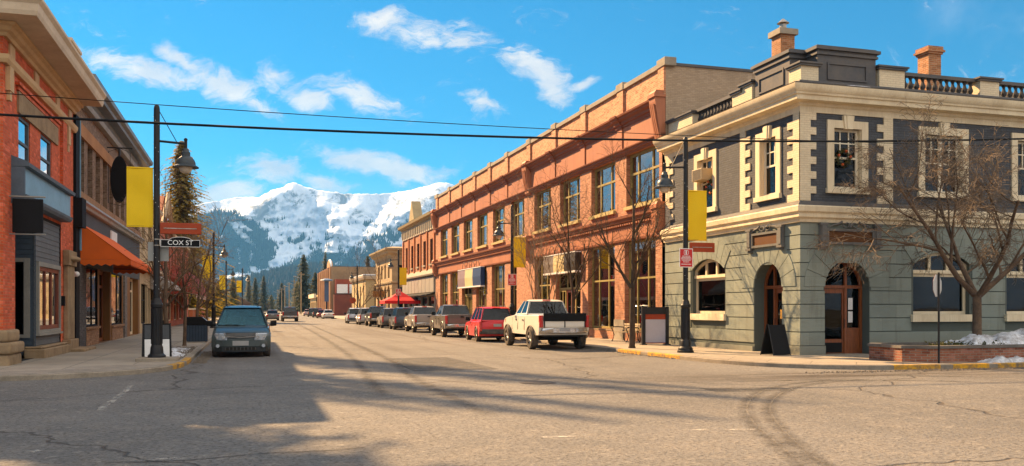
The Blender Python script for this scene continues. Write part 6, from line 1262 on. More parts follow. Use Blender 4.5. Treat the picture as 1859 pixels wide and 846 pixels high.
        m = MB(); m.box(-w1 * .3, w1 * .3, zt_ - .05, zt_ - .02, -r1 - .02 + .03, -r1 + .05); m.build('brake_lamp', M_TAIL, t)
    t['_w'] = W
    del t['_w']; t.location = (x, y, 0); t.rotation_euler = (0, 0, rz); return t
GP = 'vehicles parked along the right kerb'
def pickup(label, col, x, y, rz, s=1.0, lift=0.0, group=GP, dark=False, crew=True, flare=False, dusty=.5, gl=None):
    z = lift; L = 5.6 * s
    top = [(2.80, .52 + z), (2.84, .78 + z), (2.72, 1.06 + z), (2.5, 1.12 + z), (1.35, 1.20 + z), (1.2, 1.22 + z), (-.7, 1.22 + z), (-1.0, 1.24 + z), (-2.74, 1.24 + z), (-2.80, 1.2 + z), (-2.80, .66 + z)]
    top = [(a * s, b) for a, b in top]; re = -1.0 if crew else -.62
    gh = (1.28 * s, re * s, .52 * s, (re + .22) * s, 1.18 + z, 1.22 + z, 1.80 + z, .86, .70); pil = (0, .47, 1) if not crew else (0, .42, .82, 1)
    return vehicle('pickup_truck', label, 'pickup truck', col, L, 1.96, top, 1.82 * s, -1.72 * s, .40 if not lift else .42, .42 + z * .9, gh, pil, x, y, rz, group, bed=((-2.7) * s, (re - .10) * s, .72 + z), trim=M_PLASTIC if dark else None, tail='tall', bump=(.50 + z, .70 + z), lift=lift, dark_gate=dark, flare=flare, dusty=dusty, tw=.27, gl=gl)
def suv(label, col, x, y, rz, L=4.6, H=1.72, W=1.82, name='suv', cat='suv', group=GP, rack=True, dusty=.5, tail='tall', detail=True):
    k = L / 4.6; hb = H * .60
    top = [(2.26, .42), (2.30, .62), (2.22, .86), (2.0, hb - .06), (1.05, hb), (.9, hb + .01), (-1.6, hb + .03), (-2.16, hb + .03), (-2.26, hb - .04), (-2.30, .8), (-2.29, .48)]
    top = [(a * k, b) for a, b in top]; gh = (1.05 * k, -2.20 * k, .30 * k, -1.92 * k, hb - .01, hb + .02, H, W * .445, W * .365)
    return vehicle(name, label, cat, col, L, W, top, 1.42 * k, -1.35 * k, .35, .28, gh, (0, .36, .66, 1), x, y, rz, group, trim=M_PLASTIC if rack else None, tail=tail, rack=rack, dusty=dusty, detail=detail)
def sedan(label, col, x, y, rz, group=GP, L=4.5, H=1.45, W=1.76, detail=True):
    k = L / 4.5; hb = .88
    top = [(2.2, .40), (2.25, .56), (2.16, .72), (1.95, .80), (1.0, .89), (.85, .9), (-1.35, .92), (-2.1, .94), (-2.22, .88), (-2.25, .66), (-2.22, .42)]
    top = [(a * k, b) for a, b in top]; gh = (.98 * k, -1.75 * k, .18 * k, -1.05 * k, hb, hb + .04, H, W * .435, W * .34)
    return vehicle('car', label, 'car', col, L, W, top, 1.38 * k, -1.33 * k, .32, .24, gh, (0, .45, 1), x, y, rz, group, tail='low', detail=detail)
RZ = R(0)
wt = pickup('white lifted pickup truck with black-covered tailgate, parked nearest the corner', ('white', (.74, .69, .60)), 12.2, 36.0, R(-2.5), 1.03, .16, dark=True, crew=False, flare=True, dusty=.6)
wt.scale = (1.07, 1.05, 1.03)
suv('red suv parked between the white pickup and the dark grey pickup', ('red', (.62, .016, .022)), 11.95, 44.05, R(-4), 4.4, 1.72, rack=True, dusty=.25)
pickup('dark grey pickup truck parked ahead of the red suv', ('gunmetal', (.13, .115, .10)), 11.85, 51.9, R(-2), .98, .07, dusty=.5)
pickup('dusty silver pickup truck parked ahead of the dark grey pickup', ('silver', (.34, .31, .28)), 11.95, 62.0, R(-2), .95, .0, dusty=.5)
suv('dark blue suv parked ahead of the silver pickup', ('navy', (.045, .065, .095)), 11.85, 69.8, R(-3), 4.5, 1.72, dusty=.45)
suv('grey suv parked just ahead of the dark blue suv', ('grey', (.20, .185, .17)), 11.75, 76.0, R(-2), 4.4, 1.68, dusty=.6)
pickup('black pickup truck parked near the red canopy tent', ('black', (.022, .022, .024)), 11.75, 83.4, R(-2), .98, .05, dusty=.35)
suv('silver minivan parked ahead of the black pickup', ('pale_silver', (.42, .40, .38)), 11.75, 91.5, R(-2), 4.7, 1.7, 1.85, 'minivan', 'minivan', rack=False, dusty=.3)
suv('white suv with blue panel, last before the side street on the right', ('blue_white', (.50, .55, .62)), 11.45, 99.5, R(-2), 4.4, 1.68, dusty=.2)
sedan('white car parked alone beyond the side street', ('ivory', (.70, .68, .64)), 12.4, 145.0, 0)
for px, d, lb, c, f in ((585, 152, 'dark red car parked ahead of the far white car', ('maroon', (.20, .02, .02)), sedan), (577, 163, 'black car parked third beyond the side street', ('jet', (.02, .02, .02)), suv), (567.5, 176, 'dark green car parked at the far end of the row', ('bottle', (.03, .05, .045)), suv), (559, 196, 'silver-pink car farthest away in the parked row', ('rose', (.45, .30, .26)), sedan)):
    X, Y = pxy(px, d); f(lb, c, X, Y, R(-2))
pickup('dark pickup truck driving away down the middle of the street', ('charcoal', (.06, .055, .055)), 5.15, 116.8, 0, 1.0, .05, None, dusty=.3)
sedan('dark car partly hidden behind the grey minivan', ('slate', (.09, .09, .09)), 3.3, 128, 0, None)
# the minivan facing the camera
hb = 1.06
top = [(2.36, .40), (2.42, .58), (2.34, .80), (2.16, .90), (1.55, 1.02), (1.35, 1.05), (-2.0, 1.06), (-2.3, 1.05), (-2.38, .95), (-2.40, .7), (-2.38, .45)]
gh = (1.46, -2.28, .55, -2.02, 1.03, 1.06, 1.74, .88, .64)
van = vehicle('minivan', 'dark grey-green minivan parked facing the camera at the left kerb', 'minivan', ('spruce_grey', (.050, .070, .074)), 4.84, 1.90, top, 1.50, -1.55, .335, .24, gh, (0, .34, .68, 1), 0, 0, 0, None, trim=None, rack=True, gl=glass('van_glass', (.32, .52, .55), -.02, .01, 0.0), tail='tall', dusty=.08, bump=(.36, .60), van=True)
L2_ = 2.42; m = MB(); m.prism_v([(-.52, -(L2_ - .10)), (-.48, -(L2_ + .018)), (.48, -(L2_ + .018)), (.52, -(L2_ - .10))], .70, .84); m.build('grille', M_UNDER, van)
m = MB(); [m.box(-.47, .47, .72 + .03 * k, .728 + .03 * k, -(L2_ + .026), -(L2_ + .014)) for k in range(4)]; m.tube([(-.54, .82, -(L2_ - .02)), (-.45, .70, -(L2_ + .03)), (0, .675, -(L2_ + .045)), (.45, .70, -(L2_ + .03)), (.54, .82, -(L2_ - .02))], .018, 5); m.build('grille_trim', M_CHROME, van)
m = MB(); m.prism_v([(-.92, -(L2_ - .42)), (-.83, -(L2_ - .18)), (-.6, -(L2_ - .02)), (-.3, -(L2_ + .042)), (.3, -(L2_ + .042)), (.6, -(L2_ - .02)), (.83, -(L2_ - .18)), (.92, -(L2_ - .42))], .20, .362); m.build('lower_bumper', mk('dark_bumper', (.028, .032, .034), .6, .2, 4, .1), van)
m = MB(); m.box(-.5, .5, .25, .35, -(L2_ + .046), -(L2_ - .1)); ai = m.build('air_intake', M_UNDER, van); m = MB(); [m.box(-.49 + .12 * k, -.465 + .12 * k, .25, .35, -(L2_ + .052), -(L2_ + .03)) for k in range(9)]; m.build('intake_bars', M_PLASTIC, ai)
for sx in (-1, 1): m = MB(); m.cyl((sx * .74, .40, -(L2_ - .3)), (sx * .74, .40, -(L2_ - .03)), .065, .06, 14); m.build('fog_lamp', M_HEAD, van)
m = MB(); m.box(-.13, .13, 1.56, 1.63, -.62, -.60); m.build('rear_view_mirror', M_BLACKM, van)
m = MB(); m.box(-.83, .83, 1.0, 1.075, -1.36, -.85); m.build('dashboard', M_PLASTIC, van)
for sx in (-1, 1): m = MB(); m.tube([(sx * .12, 1.055, -1.43), (sx * .12 + .3, 1.09, -1.39), (sx * .12 + .66, 1.075, -1.42)], .012, 4); m.build('wiper', M_BLACKM, van)
van.location = (-.16, 33.6, 0); van.rotation_euler = (0, 0, R(180 - 1.5))
# ---------------------------------------------------------------- lamp posts, banners, signs
def text_mesh(s, size):
    cu = bpy.data.curves.new('t', 'FONT'); cu.body = s; cu.size = size; cu.extrude = .004; cu.align_x = 'CENTER'; cu.align_y = 'CENTER'
    o = bpy.data.objects.new('t', cu); COL.objects.link(o); dg = bpy.context.evaluated_depsgraph_get(); me = bpy.data.meshes.new_from_object(o.evaluated_get(dg)); bpy.data.objects.remove(o); bpy.data.curves.remove(cu); return me
GL = 'black street lamps'
def make_lamp(label):
    t = thing('street_lamp', label, 'street lamp', (0, 0, 0), 0, GL)
    m = MB(); m.lathe((0, 0), [(.29, 0), (.29, .06), (.26, .08), (.25, .16), (.19, .22), (.175, .40), (.165, .42), (.15, .46)], 16); m.build('base', M_BLACK, t, smooth=35)
    m = MB(); m.lathe((0, 0), [(.150, .461), (.145, 1.55), (.17, 1.58), (.175, 1.66), (.15, 1.70), (.13, 1.78), (.10, 1.84)], 16)
    for k in range(12): a = 6.2832 * k / 12; m.tube([(.146 * math.cos(a), .5, .146 * math.sin(a)), (.142 * math.cos(a), 1.54, .142 * math.sin(a))], .018, 4)
    m.build('shaft', M_BLACK, t, smooth=35)
    m = MB(); m.lathe((0, 0), [(.092, 1.841), (.085, 7.42), (.07, 7.50), (.03, 7.54)], 12); m.build('pole', M_BLACK, t, smooth=35)
    m = MB(); m.tube([(.08, 6.47, 0), (.80, 6.43, 0)], .035, 8); m.tube([(.80, 6.30, 0), (.80, 6.52, 0)], .045, 8); m.ball((.80, 6.55, 0), .055, 8, 6); m.build('arm', M_BLACK, t, smooth=40)
    m = MB(); m.tube([(.07, 7.35, 0), (.55, 6.47, 0)], .012, 5); m.build('brace', M_BLACK, t)
    m = MB(); m.lathe((.80, 0), [(.04, 6.30), (.08, 6.27), (.10, 6.20), (.13, 6.17), (.13, 6.06), (.17, 6.03), (.24, 5.96), (.275, 5.88), (.285, 5.80), (.375, 5.74), (.375, 5.72), (.20, 5.73)], 20); m.build('lamp_shade', mk('grey_blue_lamp_paint', (.045, .055, .062), .38, .2, 3, .05), t, smooth=35)
    m = MB(); m.lathe((.80, 0), [(.19, 5.745), (.19, 5.70), (.165, 5.62), (.11, 5.565), (.05, 5.55)], 16); m.build('globe', mk('frosted_globe', (.66, .55, .42), .35, .1, 3, 0), t, smooth=40)
    m = MB(); [m.tube([(-.08, z, 0), (-.82, z, 0)], .016, 5) for z in (5.66, 3.95)]; m.build('banner_bracket', M_BLACK, t)
    m = MB(); rnd = random.Random(2)
    for k in range(46): a = k * .9; z = 2.0 + k * .115; m.ball((.098 * math.cos(a), z, .098 * math.sin(a)), .011, 5, 4)
    m.build('string_lights', M_WHITE, t); return t
def at(o, x, y, z=SW, rz=0.0): o.location = (x, y, z); o.rotation_euler = (0, 0, rz); return o
lamp0 = at(make_lamp('black lamp post with single bell lamp and street-name sign on the left corner'), -2.56, 27.88)
GB = 'yellow banners on the lamp posts'
def make_banner(label):
    t = thing('banner', label, 'banner', (0, 0, 0), 0, GB); m = MB(); n = 14; P = []
    for i in range(n + 1):
        z = 5.66 - 1.72 * i / n; P.append([(-.10 - .72 * j / 6, z, .025 * math.sin(i * .55 + j * .35) * math.sin(math.pi * i / n) + .012 * math.sin(j * 1.1)) for j in range(7)])
    for A, B in zip(P, P[1:]):
        for j in range(6): m.face([A[j], A[j + 1], B[j + 1], B[j]])
    bmesh.ops.remove_doubles(m.bm, verts=m.bm.verts[:], dist=1e-4); bmesh.ops.solidify(m.bm, geom=m.bm.faces[:], thickness=.006); m.build('cloth', M_YELLOW, t, smooth=60)
    for z in (5.66, 3.94): m = MB(); m.tube([(-.10, z, .0), (-.82, z, .0)], .022, 6); m.build('hem', M_YELLOW, t)
    return t
ban0 = at(make_banner('plain yellow banner between the black oval sign and the left corner lamp post'), -2.56, 27.88)
def lamp(label, blabel, x, y, rz, br=None):
    l = dup(lamp0); l['label'] = label; at(l, x, y, SW, rz)
    if blabel: b = dup(ban0); b['label'] = blabel; at(b, x, y, SW, rz if br is None else br)
lamp('black lamp post with single bell lamp standing before the grey corner building', 'plain yellow banner in front of the grey corner building', 14.66, 27.8, R(180))
lamp('black lamp post in front of the long orange brick block behind the white pickup', 'plain yellow banner before the orange brick shop piers', 14.66, 48.9, R(180))
lamp('black lamp post rising through the red canopy tent', 'plain yellow banner above the red canopy tent', 14.66, 89.0, R(180))
lamp('dark lamp post before the low tan building without a banner', None, 14.66, 124.0, R(180))
lamp('black lamp post close behind the minivan on the left pavement', 'yellow banner nearest the roof of the grey minivan', -2.56, 73.2, 0)
lamp('second black lamp post behind the minivan, beside the small brick house', 'small yellow banner second behind the minivan', -2.56, 116.0, 0)
lamp('far black lamp post above the roof of the minivan near three conifers', 'smallest olive-yellow banner above the minivan roof', -.75, 137.0, 0)
M_LET = mk('white_lettering', (.80, .80, .78), .5, .05, 3, 0)
# street-name sign and wooden finger boards on the left lamp
sx_, sy_ = -2.56, 27.88
t = thing('street_sign', 'black street name sign reading COX ST on the left lamp post', 'street sign', (sx_, sy_, 3.5)); yv = -(sy_ - .12)
q = [(sx_ + .12, 3.48), (sx_ + 1.20, 3.48), (sx_ + 1.20, 3.68), (sx_ + .98, 3.68), (sx_ + .90, 3.735), (sx_ + .75, 3.765), (sx_ + .57, 3.765), (sx_ + .42, 3.735), (sx_ + .34, 3.68), (sx_ + .12, 3.68)]
m = MB(); m.prism(q, -yv * -1 - .010, yv + .010) if False else m.prism(q, yv - .012, yv + .004); m.build('board', M_BLACKM, t)
cxq, czq = sx_ + .66, 3.60; m = MB()
for (a, b), (c, d) in zip(q, q[1:] + q[:1]): m.tube([(a, b, yv + .006), (c, d, yv + .006)], .007, 4)
m.build('border', M_LET, t)
me = text_mesh('COX ST', .20); me.materials.append(M_LET); o = bpy.data.objects.new('lettering', me); COL.objects.link(o); o.location = (sx_ + .66, -yv - .012, 3.595); o.rotation_euler = (R(90), 0, 0); o.parent = t; o.matrix_parent_inverse = wm(t).inverted()
m = MB(); [m.lathe((sx_, -sy_), [(.10, z), (.10, z + .03)], 12) for z in (3.50, 3.68)]; m.box(sx_ + .08, sx_ + .13, 3.5, 3.7, yv - .02, yv - .004); m.build('clamp', M_RIM, t)
def finger(label, x, y, z, L):
    t = thing('finger_board', label, 'sign', (x, y, z)); m = MB(); yy = -(y - .10); m.box(x + .10, x + .10 + L, z - .165, z + .165, yy - .02, yy + .02); m.build('board', M_RED, t, bevel=.012)
    m = MB(); m.box(x + .2, x + L - .04, z - .012, z + .012, yy + .021, yy + .028); [m.ball((x + .1 + L * k, z, yy + .025), .022, 6, 5) for k in (.13, .87)]; m.build('rail', M_RIM, t)
finger('blank red wooden finger board above the COX ST sign', sx_, sy_, 4.02, 1.14); finger('blank red wooden finger board below the banner on the right corner lamp post', 14.66, 27.8, 3.80, .98)
t = thing('road_sign', 'plain grey back of a road sign on the left corner lamp post', 'sign', (sx_, sy_ + .2, 3.2)); m = MB(); m.box(sx_ - .26, sx_ + .32, 3.06, 3.62, -(sy_ + .14), -(sy_ + .12)); m.build('plate', mk('galvanised_plate', (.33, .33, .31), .55, .15, 2, .05, metal=.3), t, bevel=.004)
GS_ = 'red parking signs on the lamp posts'
def make_psign(label):
    t = thing('parking_sign', label, 'sign', (0, 0, 0), 0, GS_); w_ = .115; m = MB(); m.box(-.26, .26, -.33, .33, w_, w_ + .01); m.build('border', M_LET, t, bevel=.003)
    m = MB(); m.box(-.235, .235, -.305, .305, w_ + .010, w_ + .014); m.build('face', mk('bright_red_sign', (.56, .03, .03), .5, .08, 3, 0), t)
    m = MB()
    for c, a in ((-.045, .055), (.045, .055), (0, .028)):
        pts = [(c + a * math.sin(6.2832 * k / 12) * .75, .185 + .085 * math.cos(6.2832 * k / 12), w_ + .016) for k in range(13)]; m.tube(pts, .009, 4)
    m.build('emblem', M_LET, t); m = MB()
    for z, ln in ((.06, .30), (.01, .36), (-.035, .40), (-.08, .34), (-.14, .24), (-.22, .38)):
        x = -ln / 2
        while x < ln / 2: d = random.uniform(.02, .06); m.box(x, min(x + d, ln / 2), z - .012, z + .012, w_ + .014, w_ + .018); x += d + .012
    m.build('lettering', M_LET, t); return t
ps = at(make_psign('red sign with white emblem and small lettering on the right corner lamp post'), 14.62, 27.8, SW + 3.30)
for x, y, l in ((14.62, 48.9, 'red sign with white emblem on the lamp post behind the white pickup'), (14.62, 89.0, 'red sign with white emblem in front of the red canopy tent')): o = dup(ps); o['label'] = l; at(o, x, y, SW + 3.2)
# ---------------------------------------------------------------- overhead cables
def cable(label, pix, Y, r):
    t = thing('power_cable', label, 'cable', (0, Y, 6)); P = []
    for x, y in pix: X, d = on_y(x, Y); P.append((X, EYE + (HY - y) * d / FPX))
    a, b, c = P; q = []
    for k in range(41):                  # a parabola through the three points
        X = -34 + 92 * k / 40; L = [((X - b[0]) * (X - c[0])) / ((a[0] - b[0]) * (a[0] - c[0])), ((X - a[0]) * (X - c[0])) / ((b[0] - a[0]) * (b[0] - c[0])), ((X - a[0]) * (X - b[0])) / ((c[0] - a[0]) * (c[0] - b[0]))]
        q.append((X, sum(l * p[1] for l, p in zip(L, P)), -Y))
    m = MB(); m.tube(q, r, 6); m.build('cable', M_BLACKM, t, smooth=60)
cable('thick black cable strung right across the junction', [(0, 208), (900, 248), (1859, 252)], 24.0, .032); cable('thin black wire strung above the thick cable', [(0, 169), (760, 221), (1440, 254)], 24.6, .011)
# ---------------------------------------------------------------- sandwich boards, bin, kiosk, bench, bicycle, chairs
def sandwich(label, x, y, rz, wd, ht, faces, mats):
    t = thing('sandwich_board', label, 'sandwich board', (0, 0, 0)); s = .30
    for sg in (1, -1):
        m = MB(); m.hexa([(-wd / 2, .02, sg * s), (wd / 2, .02, sg * s), (wd / 2 * .96, ht, sg * .02), (-wd / 2 * .96, ht, sg * .02)], [(-wd / 2, .02, sg * (s + .02)), (wd / 2, .02, sg * (s + .02)), (wd / 2 * .96, ht, sg * .04), (-wd / 2 * .96, ht, sg * .04)]); o = m.build('panel', M_BLACKM, t)
        for (a, b), mt in zip(faces, mats):
            f = lambda k: s + .022 + (.042 - s - .022) * k; m = MB(); m.hexa([(-wd / 2 + .05, ht * a, sg * f(a)), (wd / 2 - .05, ht * a, sg * f(a)), (wd / 2 - .05, ht * b, sg * f(b)), (-wd / 2 + .05, ht * b, sg * f(b))], [(-wd / 2 + .05, ht * a, sg * (f(a) + .006)), (wd / 2 - .05, ht * a, sg * (f(a) + .006)), (wd / 2 - .05, ht * b, sg * (f(b) + .006)), (-wd / 2 + .05, ht * b, sg * (f(b) + .006))]); m.build('sheet', mt, o)
    m = MB(); [m.tube([(sx * wd / 2, 0, sg * (s + .01)), (sx * wd / 2 * .96, ht + .02, sg * .03)], .018, 5) for sx in (-1, 1) for sg in (-1, 1)]; m.build('frame', M_BLACK, t); return at(t, x, y, SW, rz)
sandwich('sandwich board with white lower half behind the left lamp post', -2.66, 28.95, R(8), .80, 1.08, [(.06, .56), (.58, .96)], [M_WHITE, mk('chalk_grey', (.07, .075, .08), .8, .2, 3, 0)])
sandwich('plain black sandwich board by the arched doors of the grey building', 16.70, 25.42, R(10), .72, 1.0, [(.08, .92)], [M_BLACKM])
t = thing('litter_bin', 'dark blue slatted litter bin with black sloping hood', 'litter bin', (0, 0, 0)); m = MB(); m.box(-.44, .44, .04, .78, -.34, .34); m.build('body', mk('navy_bin', (.018, .030, .05), .5, .2, 3, .05), t); m = MB()
[m.box(-.43 + .125 * k, -.34 + .125 * k, .06, .76, .34, .36) for k in range(7)]; [m.box(-.46, -.44, .06, .76, -.32 + .13 * k, -.23 + .13 * k) for k in range(5)]; m.build('slats', mk('blue_slat', (.035, .055, .085), .5, .2, 3, .05), t)
m = MB(); m.prism([(-.48, .781), (.48, .781), (.48, .92), (.20, 1.16), (-.48, 1.16)], -.37, .37); m.build('hood', M_BLACKM, t, bevel=.02); m = MB(); m.prism([(.22, 1.11), (.46, .90), (.475, .93), (.23, 1.14)], -.30, .30); m.build('rim', M_RIM, t); at(t, -2.2, 42.9, SW, R(0))
t = thing('information_kiosk', 'black information kiosk with pale panel and red header beside the grey building', 'kiosk', (0, 0, 0)); m = MB(); [m.box(s * .5 - .07, s * .5 + .07, 0, 1.62, -.12, .12) for s in (-1, 1)]; m.box(-.43, .43, 1.30, 1.60, -.10, .10); [m.box(s * .5 - .12, s * .5 + .12, 0, .04, -.25, .25) for s in (-1, 1)]; m.build('frame', M_BLACK, t, bevel=.008)
m = MB(); m.box(-.43, .43, .10, 1.08, -.06, .06); m.build('panel', mk('pale_lilac_panel', (.50, .48, .55), .4, .08, 2, 0), t); m = MB(); m.box(-.43, .43, 1.081, 1.299, -.058, .07); m.build('header', M_RED, t); m = MB(); m.box(-.44, .44, .06, .099, -.07, .07); m.build('rail', M_RED, t); at(t, 16.55, 34.1, SW, R(-14))
t = thing('bench', 'black iron and pale slatted bench by the mural shop window', 'bench', (0, 0, 0)); m = MB(); [m.box(-.9, .9, .43, .46, -.2 + .11 * k, -.11 + .11 * k) for k in range(5)]; m.build('seat', mk('bench_slat', (.42, .32, .20), .7, .2, 3, .1), t); m = MB(); [m.hexa([(-.9, .52 + .12 * k, -.27 - .03 * k), (.9, .52 + .12 * k, -.27 - .03 * k), (.9, .61 + .12 * k, -.29 - .03 * k), (-.9, .61 + .12 * k, -.29 - .03 * k)], [(-.9, .52 + .12 * k, -.24 - .03 * k), (.9, .52 + .12 * k, -.24 - .03 * k), (.9, .61 + .12 * k, -.26 - .03 * k), (-.9, .61 + .12 * k, -.26 - .03 * k)]) for k in range(3)]; m.build('backrest', mk('bench_slat', (.42, .32, .20)), t)
for s in (-.82, .82):
    m = MB(); m.tube([(s, 0, .34), (s, .10, .28), (s, .30, .22), (s, .44, .26)], .025, 6); m.tube([(s, 0, -.34), (s, .15, -.25), (s, .44, -.22), (s, .90, -.36)], .025, 6); m.tube([(s, .44, .26), (s, .60, .33), (s, .68, .26), (s, .68, .0), (s, .66, -.28)], .025, 6); m.build('iron_end', M_BLACK, t, smooth=50)
at(t, 16.75, 37.6, SW, R(-90))
t = thing('bicycle', 'bicycle leaning by the shop front just past the white pickup', 'bicycle', (0, 0, 0))
for x in (-.52, .52):
    m = MB(); m.tube([(x + .33 * math.cos(6.2832 * k / 20), .34 + .33 * math.sin(6.2832 * k / 20), 0) for k in range(21)], .022, 6); o = m.build('wheel', M_TYRE, t, smooth=60); m = MB(); [m.tube([(x, .34, .012 * (-1) ** k), (x + .31 * math.cos(6.2832 * k / 12), .34 + .31 * math.sin(6.2832 * k / 12), 0)], .003, 3) for k in range(12)]; m.build('spokes', M_RIM, o)
m = MB(); [m.tube(q, .018, 6) for q in ([(-.52, .34, 0), (-.12, .30, 0), (-.22, .82, 0)], [(-.12, .30, 0), (.36, .80, 0), (-.20, .74, 0), (-.52, .34, 0)], [(.52, .34, 0), (.36, .80, 0), (.33, .98, 0)])]; m.build('frame', mk('bike_paint', (.05, .06, .07), .4, .1, 3, 0), t, smooth=60)
m = MB(); m.ball((-.25, .90, 0), (.13, .07, .035), 8, 5); m.build('saddle', M_BLACKM, t); m = MB(); m.tube([(.28, 1.0, -.28), (.36, 1.0, 0), (.28, 1.0, .28)], .014, 5); m.build('handlebar', M_BLACK, t); at(t, 16.7, 43.3, SW, R(-80))
GC_ = 'cafe chairs on the left pavement'
def make_chair(label):
    t = thing('cafe_chair', label, 'chair', (0, 0, 0), 0, GC_); m = MB(); m.box(-.21, .21, .43, .46, -.2, .2); m.build('seat', M_BLACKM, t); m = MB(); m.box(-.2, .2, .60, .86, -.21, -.19); m.build('backrest', M_BLACKM, t)
    for sx in (-1, 1):
        m = MB(); m.tube([(sx * .2, 0, .2), (sx * .2, .44, .19)], .013, 5); m.build('leg', M_RIM, t); m = MB(); m.tube([(sx * .2, 0, -.22), (sx * .2, .44, -.19), (sx * .2, .88, -.22)], .013, 5); m.build('leg', M_RIM, t)
    return t
ch = at(make_chair('dark cafe chair nearer the street before the cream store'), -4.55, 55.5, SW, R(70)); c2 = dup(ch); c2['label'] = 'dark cafe chair set back against the shop front'; at(c2, -5.1, 56.8, SW, R(110))
# ---------------------------------------------------------------- stop sign, planter, snow
t = thing('stop_sign', 'bare metal back of an octagonal stop sign on a black post', 'stop sign', (0, 0, 0)); m = MB(); m.tube([(0, 0, 0), (0, 2.55, 0)], .03, 8); m.build('post', M_BLACK, t)
m = MB(); m.prism([(.31 / math.cos(R(22.5)) * math.cos(R(22.5 + 45 * k)), 2.18 + .31 / math.cos(R(22.5)) * math.sin(R(22.5 + 45 * k))) for k in range(8)], -.045, -.035); m.build('plate', mk('sign_back_metal', (.55, .53, .50), .45, .1, 2, .05), t); m = MB(); m.prism([(.312 / math.cos(R(22.5)) * math.cos(R(22.5 + 45 * k)), 2.18 + .312 / math.cos(R(22.5)) * math.sin(R(22.5 + 45 * k))) for k in range(8)], -.050, -.0455); m.build('face', M_RED, t); at(t, 18.55, 20.25, SW, R(28))
t = thing('brick_planter', 'low red brick planter with stone coping around the bare tree', 'planter', (17.9, 20.4, 0)); PBK = brick('planter_brick', (.26, .07, .032), (.38, .15, .08), (.30, .24, .18), .215, .075, .012, .9, .9, .5); x0, x1, y0, y1 = 17.95, 31.0, 20.5, 22.9
q = [(x0 + .5, y0), (x1, y0), (x1, y1), (x0 + .5, y1), (x0, y1 - .5), (x0, y0 + .5)]; m = MB()
def ringwall(m, q, th, z0, z1, out=0.0):
    c = Vector((sum(a for a, b in q) / len(q), sum(b for a, b in q) / len(q))); n = len(q); P = [Vector(a) for a in q]
    A = []; B = []
    for i in range(n):
        d0 = (P[i] - P[i - 1]).normalized(); d1 = (P[(i + 1) % n] - P[i]).normalized(); n0 = Vector((-d0.y, d0.x)); n1 = Vector((-d1.y, d1.x)); k = (n0 + n1) / (1 + n0.dot(n1)); A.append(P[i] - k * out); B.append(P[i] + k * th)
    for i in range(n):
        j = (i + 1) % n; m.hexa([(A[i].x, z0, -A[i].y), (A[j].x, z0, -A[j].y), (B[j].x, z0, -B[j].y), (B[i].x, z0, -B[i].y)], [(A[i].x, z1, -A[i].y), (A[j].x, z1, -A[j].y), (B[j].x, z1, -B[j].y), (B[i].x, z1, -B[i].y)])
ringwall(m, q, .25, SW - .02, .52); m.build('wall', PBK, t); m = MB(); ringwall(m, q, .30, .521, .60, .04); m.build('coping', mk('grey_coping', (.17, .15, .13), .85, .3, 2, .4), t)
m = MB(); m.prism_v([(a, -b) for a, b in [(x0 + .6, y0 + .2), (x1 - .2, y0 + .2), (x1 - .2, y1 - .2), (x0 + .6, y1 - .2), (x0 + .2, y1 - .6), (x0 + .2, y0 + .6)]], SW, .50); m.build('soil', mk('soil', (.07, .045, .025), .95, .3, 3, .5, fine=12), t)
def snowheap(x0, x1, y0, y1, z0, hmax, seed, nm='snow_heap'):
    nx, ny = int((x1 - x0) / .07), int((y1 - y0) / .07); bm = bmesh.new(); g_ = []
    for i in range(nx + 1):
        r_ = []
        for j in range(ny + 1):
            u, v = i / nx, j / ny; X, Y = x0 + (x1 - x0) * u, y0 + (y1 - y0) * v; e = min(1, 5 * min(u, 1 - u) * (x1 - x0) / 3, 4.0 * min(v, 1 - v)); h = hmax * e ** .6 * (.62 + .45 * fbm(X * .9, Y * .9, seed, 3)) + .09 * fbm(X * 3.2, Y * 3.2, seed, 4) * e + .07 * abs(fbm(X * 7, Y * 7, seed, 4)) * e - .02
            r_.append(bm.verts.new((X, Y, z0 + max(-.03, h))))
        g_.append(r_)
    for a, b in zip(g_, g_[1:]):
        for j in range(ny): bm.faces.new((a[j], b[j], b[j + 1], a[j + 1]))
    me = bpy.data.meshes.new(nm); bm.to_mesh(me); bm.free(); me.polygons.foreach_set('use_smooth', [True] * len(me.polygons)); me.materials.append(M_SNOW); o = bpy.data.objects.new(nm, me); COL.objects.link(o); tag(o, kind='stuff')
snowheap(20.2, 23.2, 20.75, 22.3, .48, .55, 1.0); snowheap(22.0, 27, 20.75, 22.6, .48, .88, 2.0); snowheap(20.0, 24.5, 19.95, 20.5, SW, .20, 3.0)
snowheap(-2.9, -1.9, 29.2, 32.5, SW, .10, 4.0); snowheap(-3.0, -1.95, 33.4, 36.0, SW, .08, 5.0)
m = MB(); rnd = random.Random(6)
for k in range(520):
    X, Y = rnd.uniform(19.2, 21.6), rnd.uniform(20.8, 21.6); z = .50 + rnd.random() * .16; e = lambda s=.09: rnd.uniform(-s, s); m.face([(X, z, -Y), (X + e(), z + e(), -Y + e()), (X + e(), z + e(), -Y + e())])
tag(m.build('ground_cover', M_PINE, norm=False), kind='stuff')
m = MB(); rnd = random.Random(9)
for (xa, xb, ya, yb, n_) in ((-2.95, -1.9, 28.6, 37.5, 900), (13.2, 13.48, 26, 60, 700), (-1.6, -1.2, 28, 36, 500), (13.7, 24, 19.2, 19.62, 500)):
    for k in range(n_):
        X, Y = rnd.uniform(xa, xb), rnd.uniform(ya, yb); s = rnd.uniform(.008, .03); z = (SW if (X < KL or X > KR) and Y > 20 else 0) + .004; a = rnd.uniform(0, 6.28); m.hexa([(X + s * math.cos(a + 1.57 * q), z, -Y + s * math.sin(a + 1.57 * q)) for q in range(4)], [(X + .6 * s * math.cos(a + 1.57 * q), z + s, -Y + .6 * s * math.sin(a + 1.57 * q)) for q in range(4)])
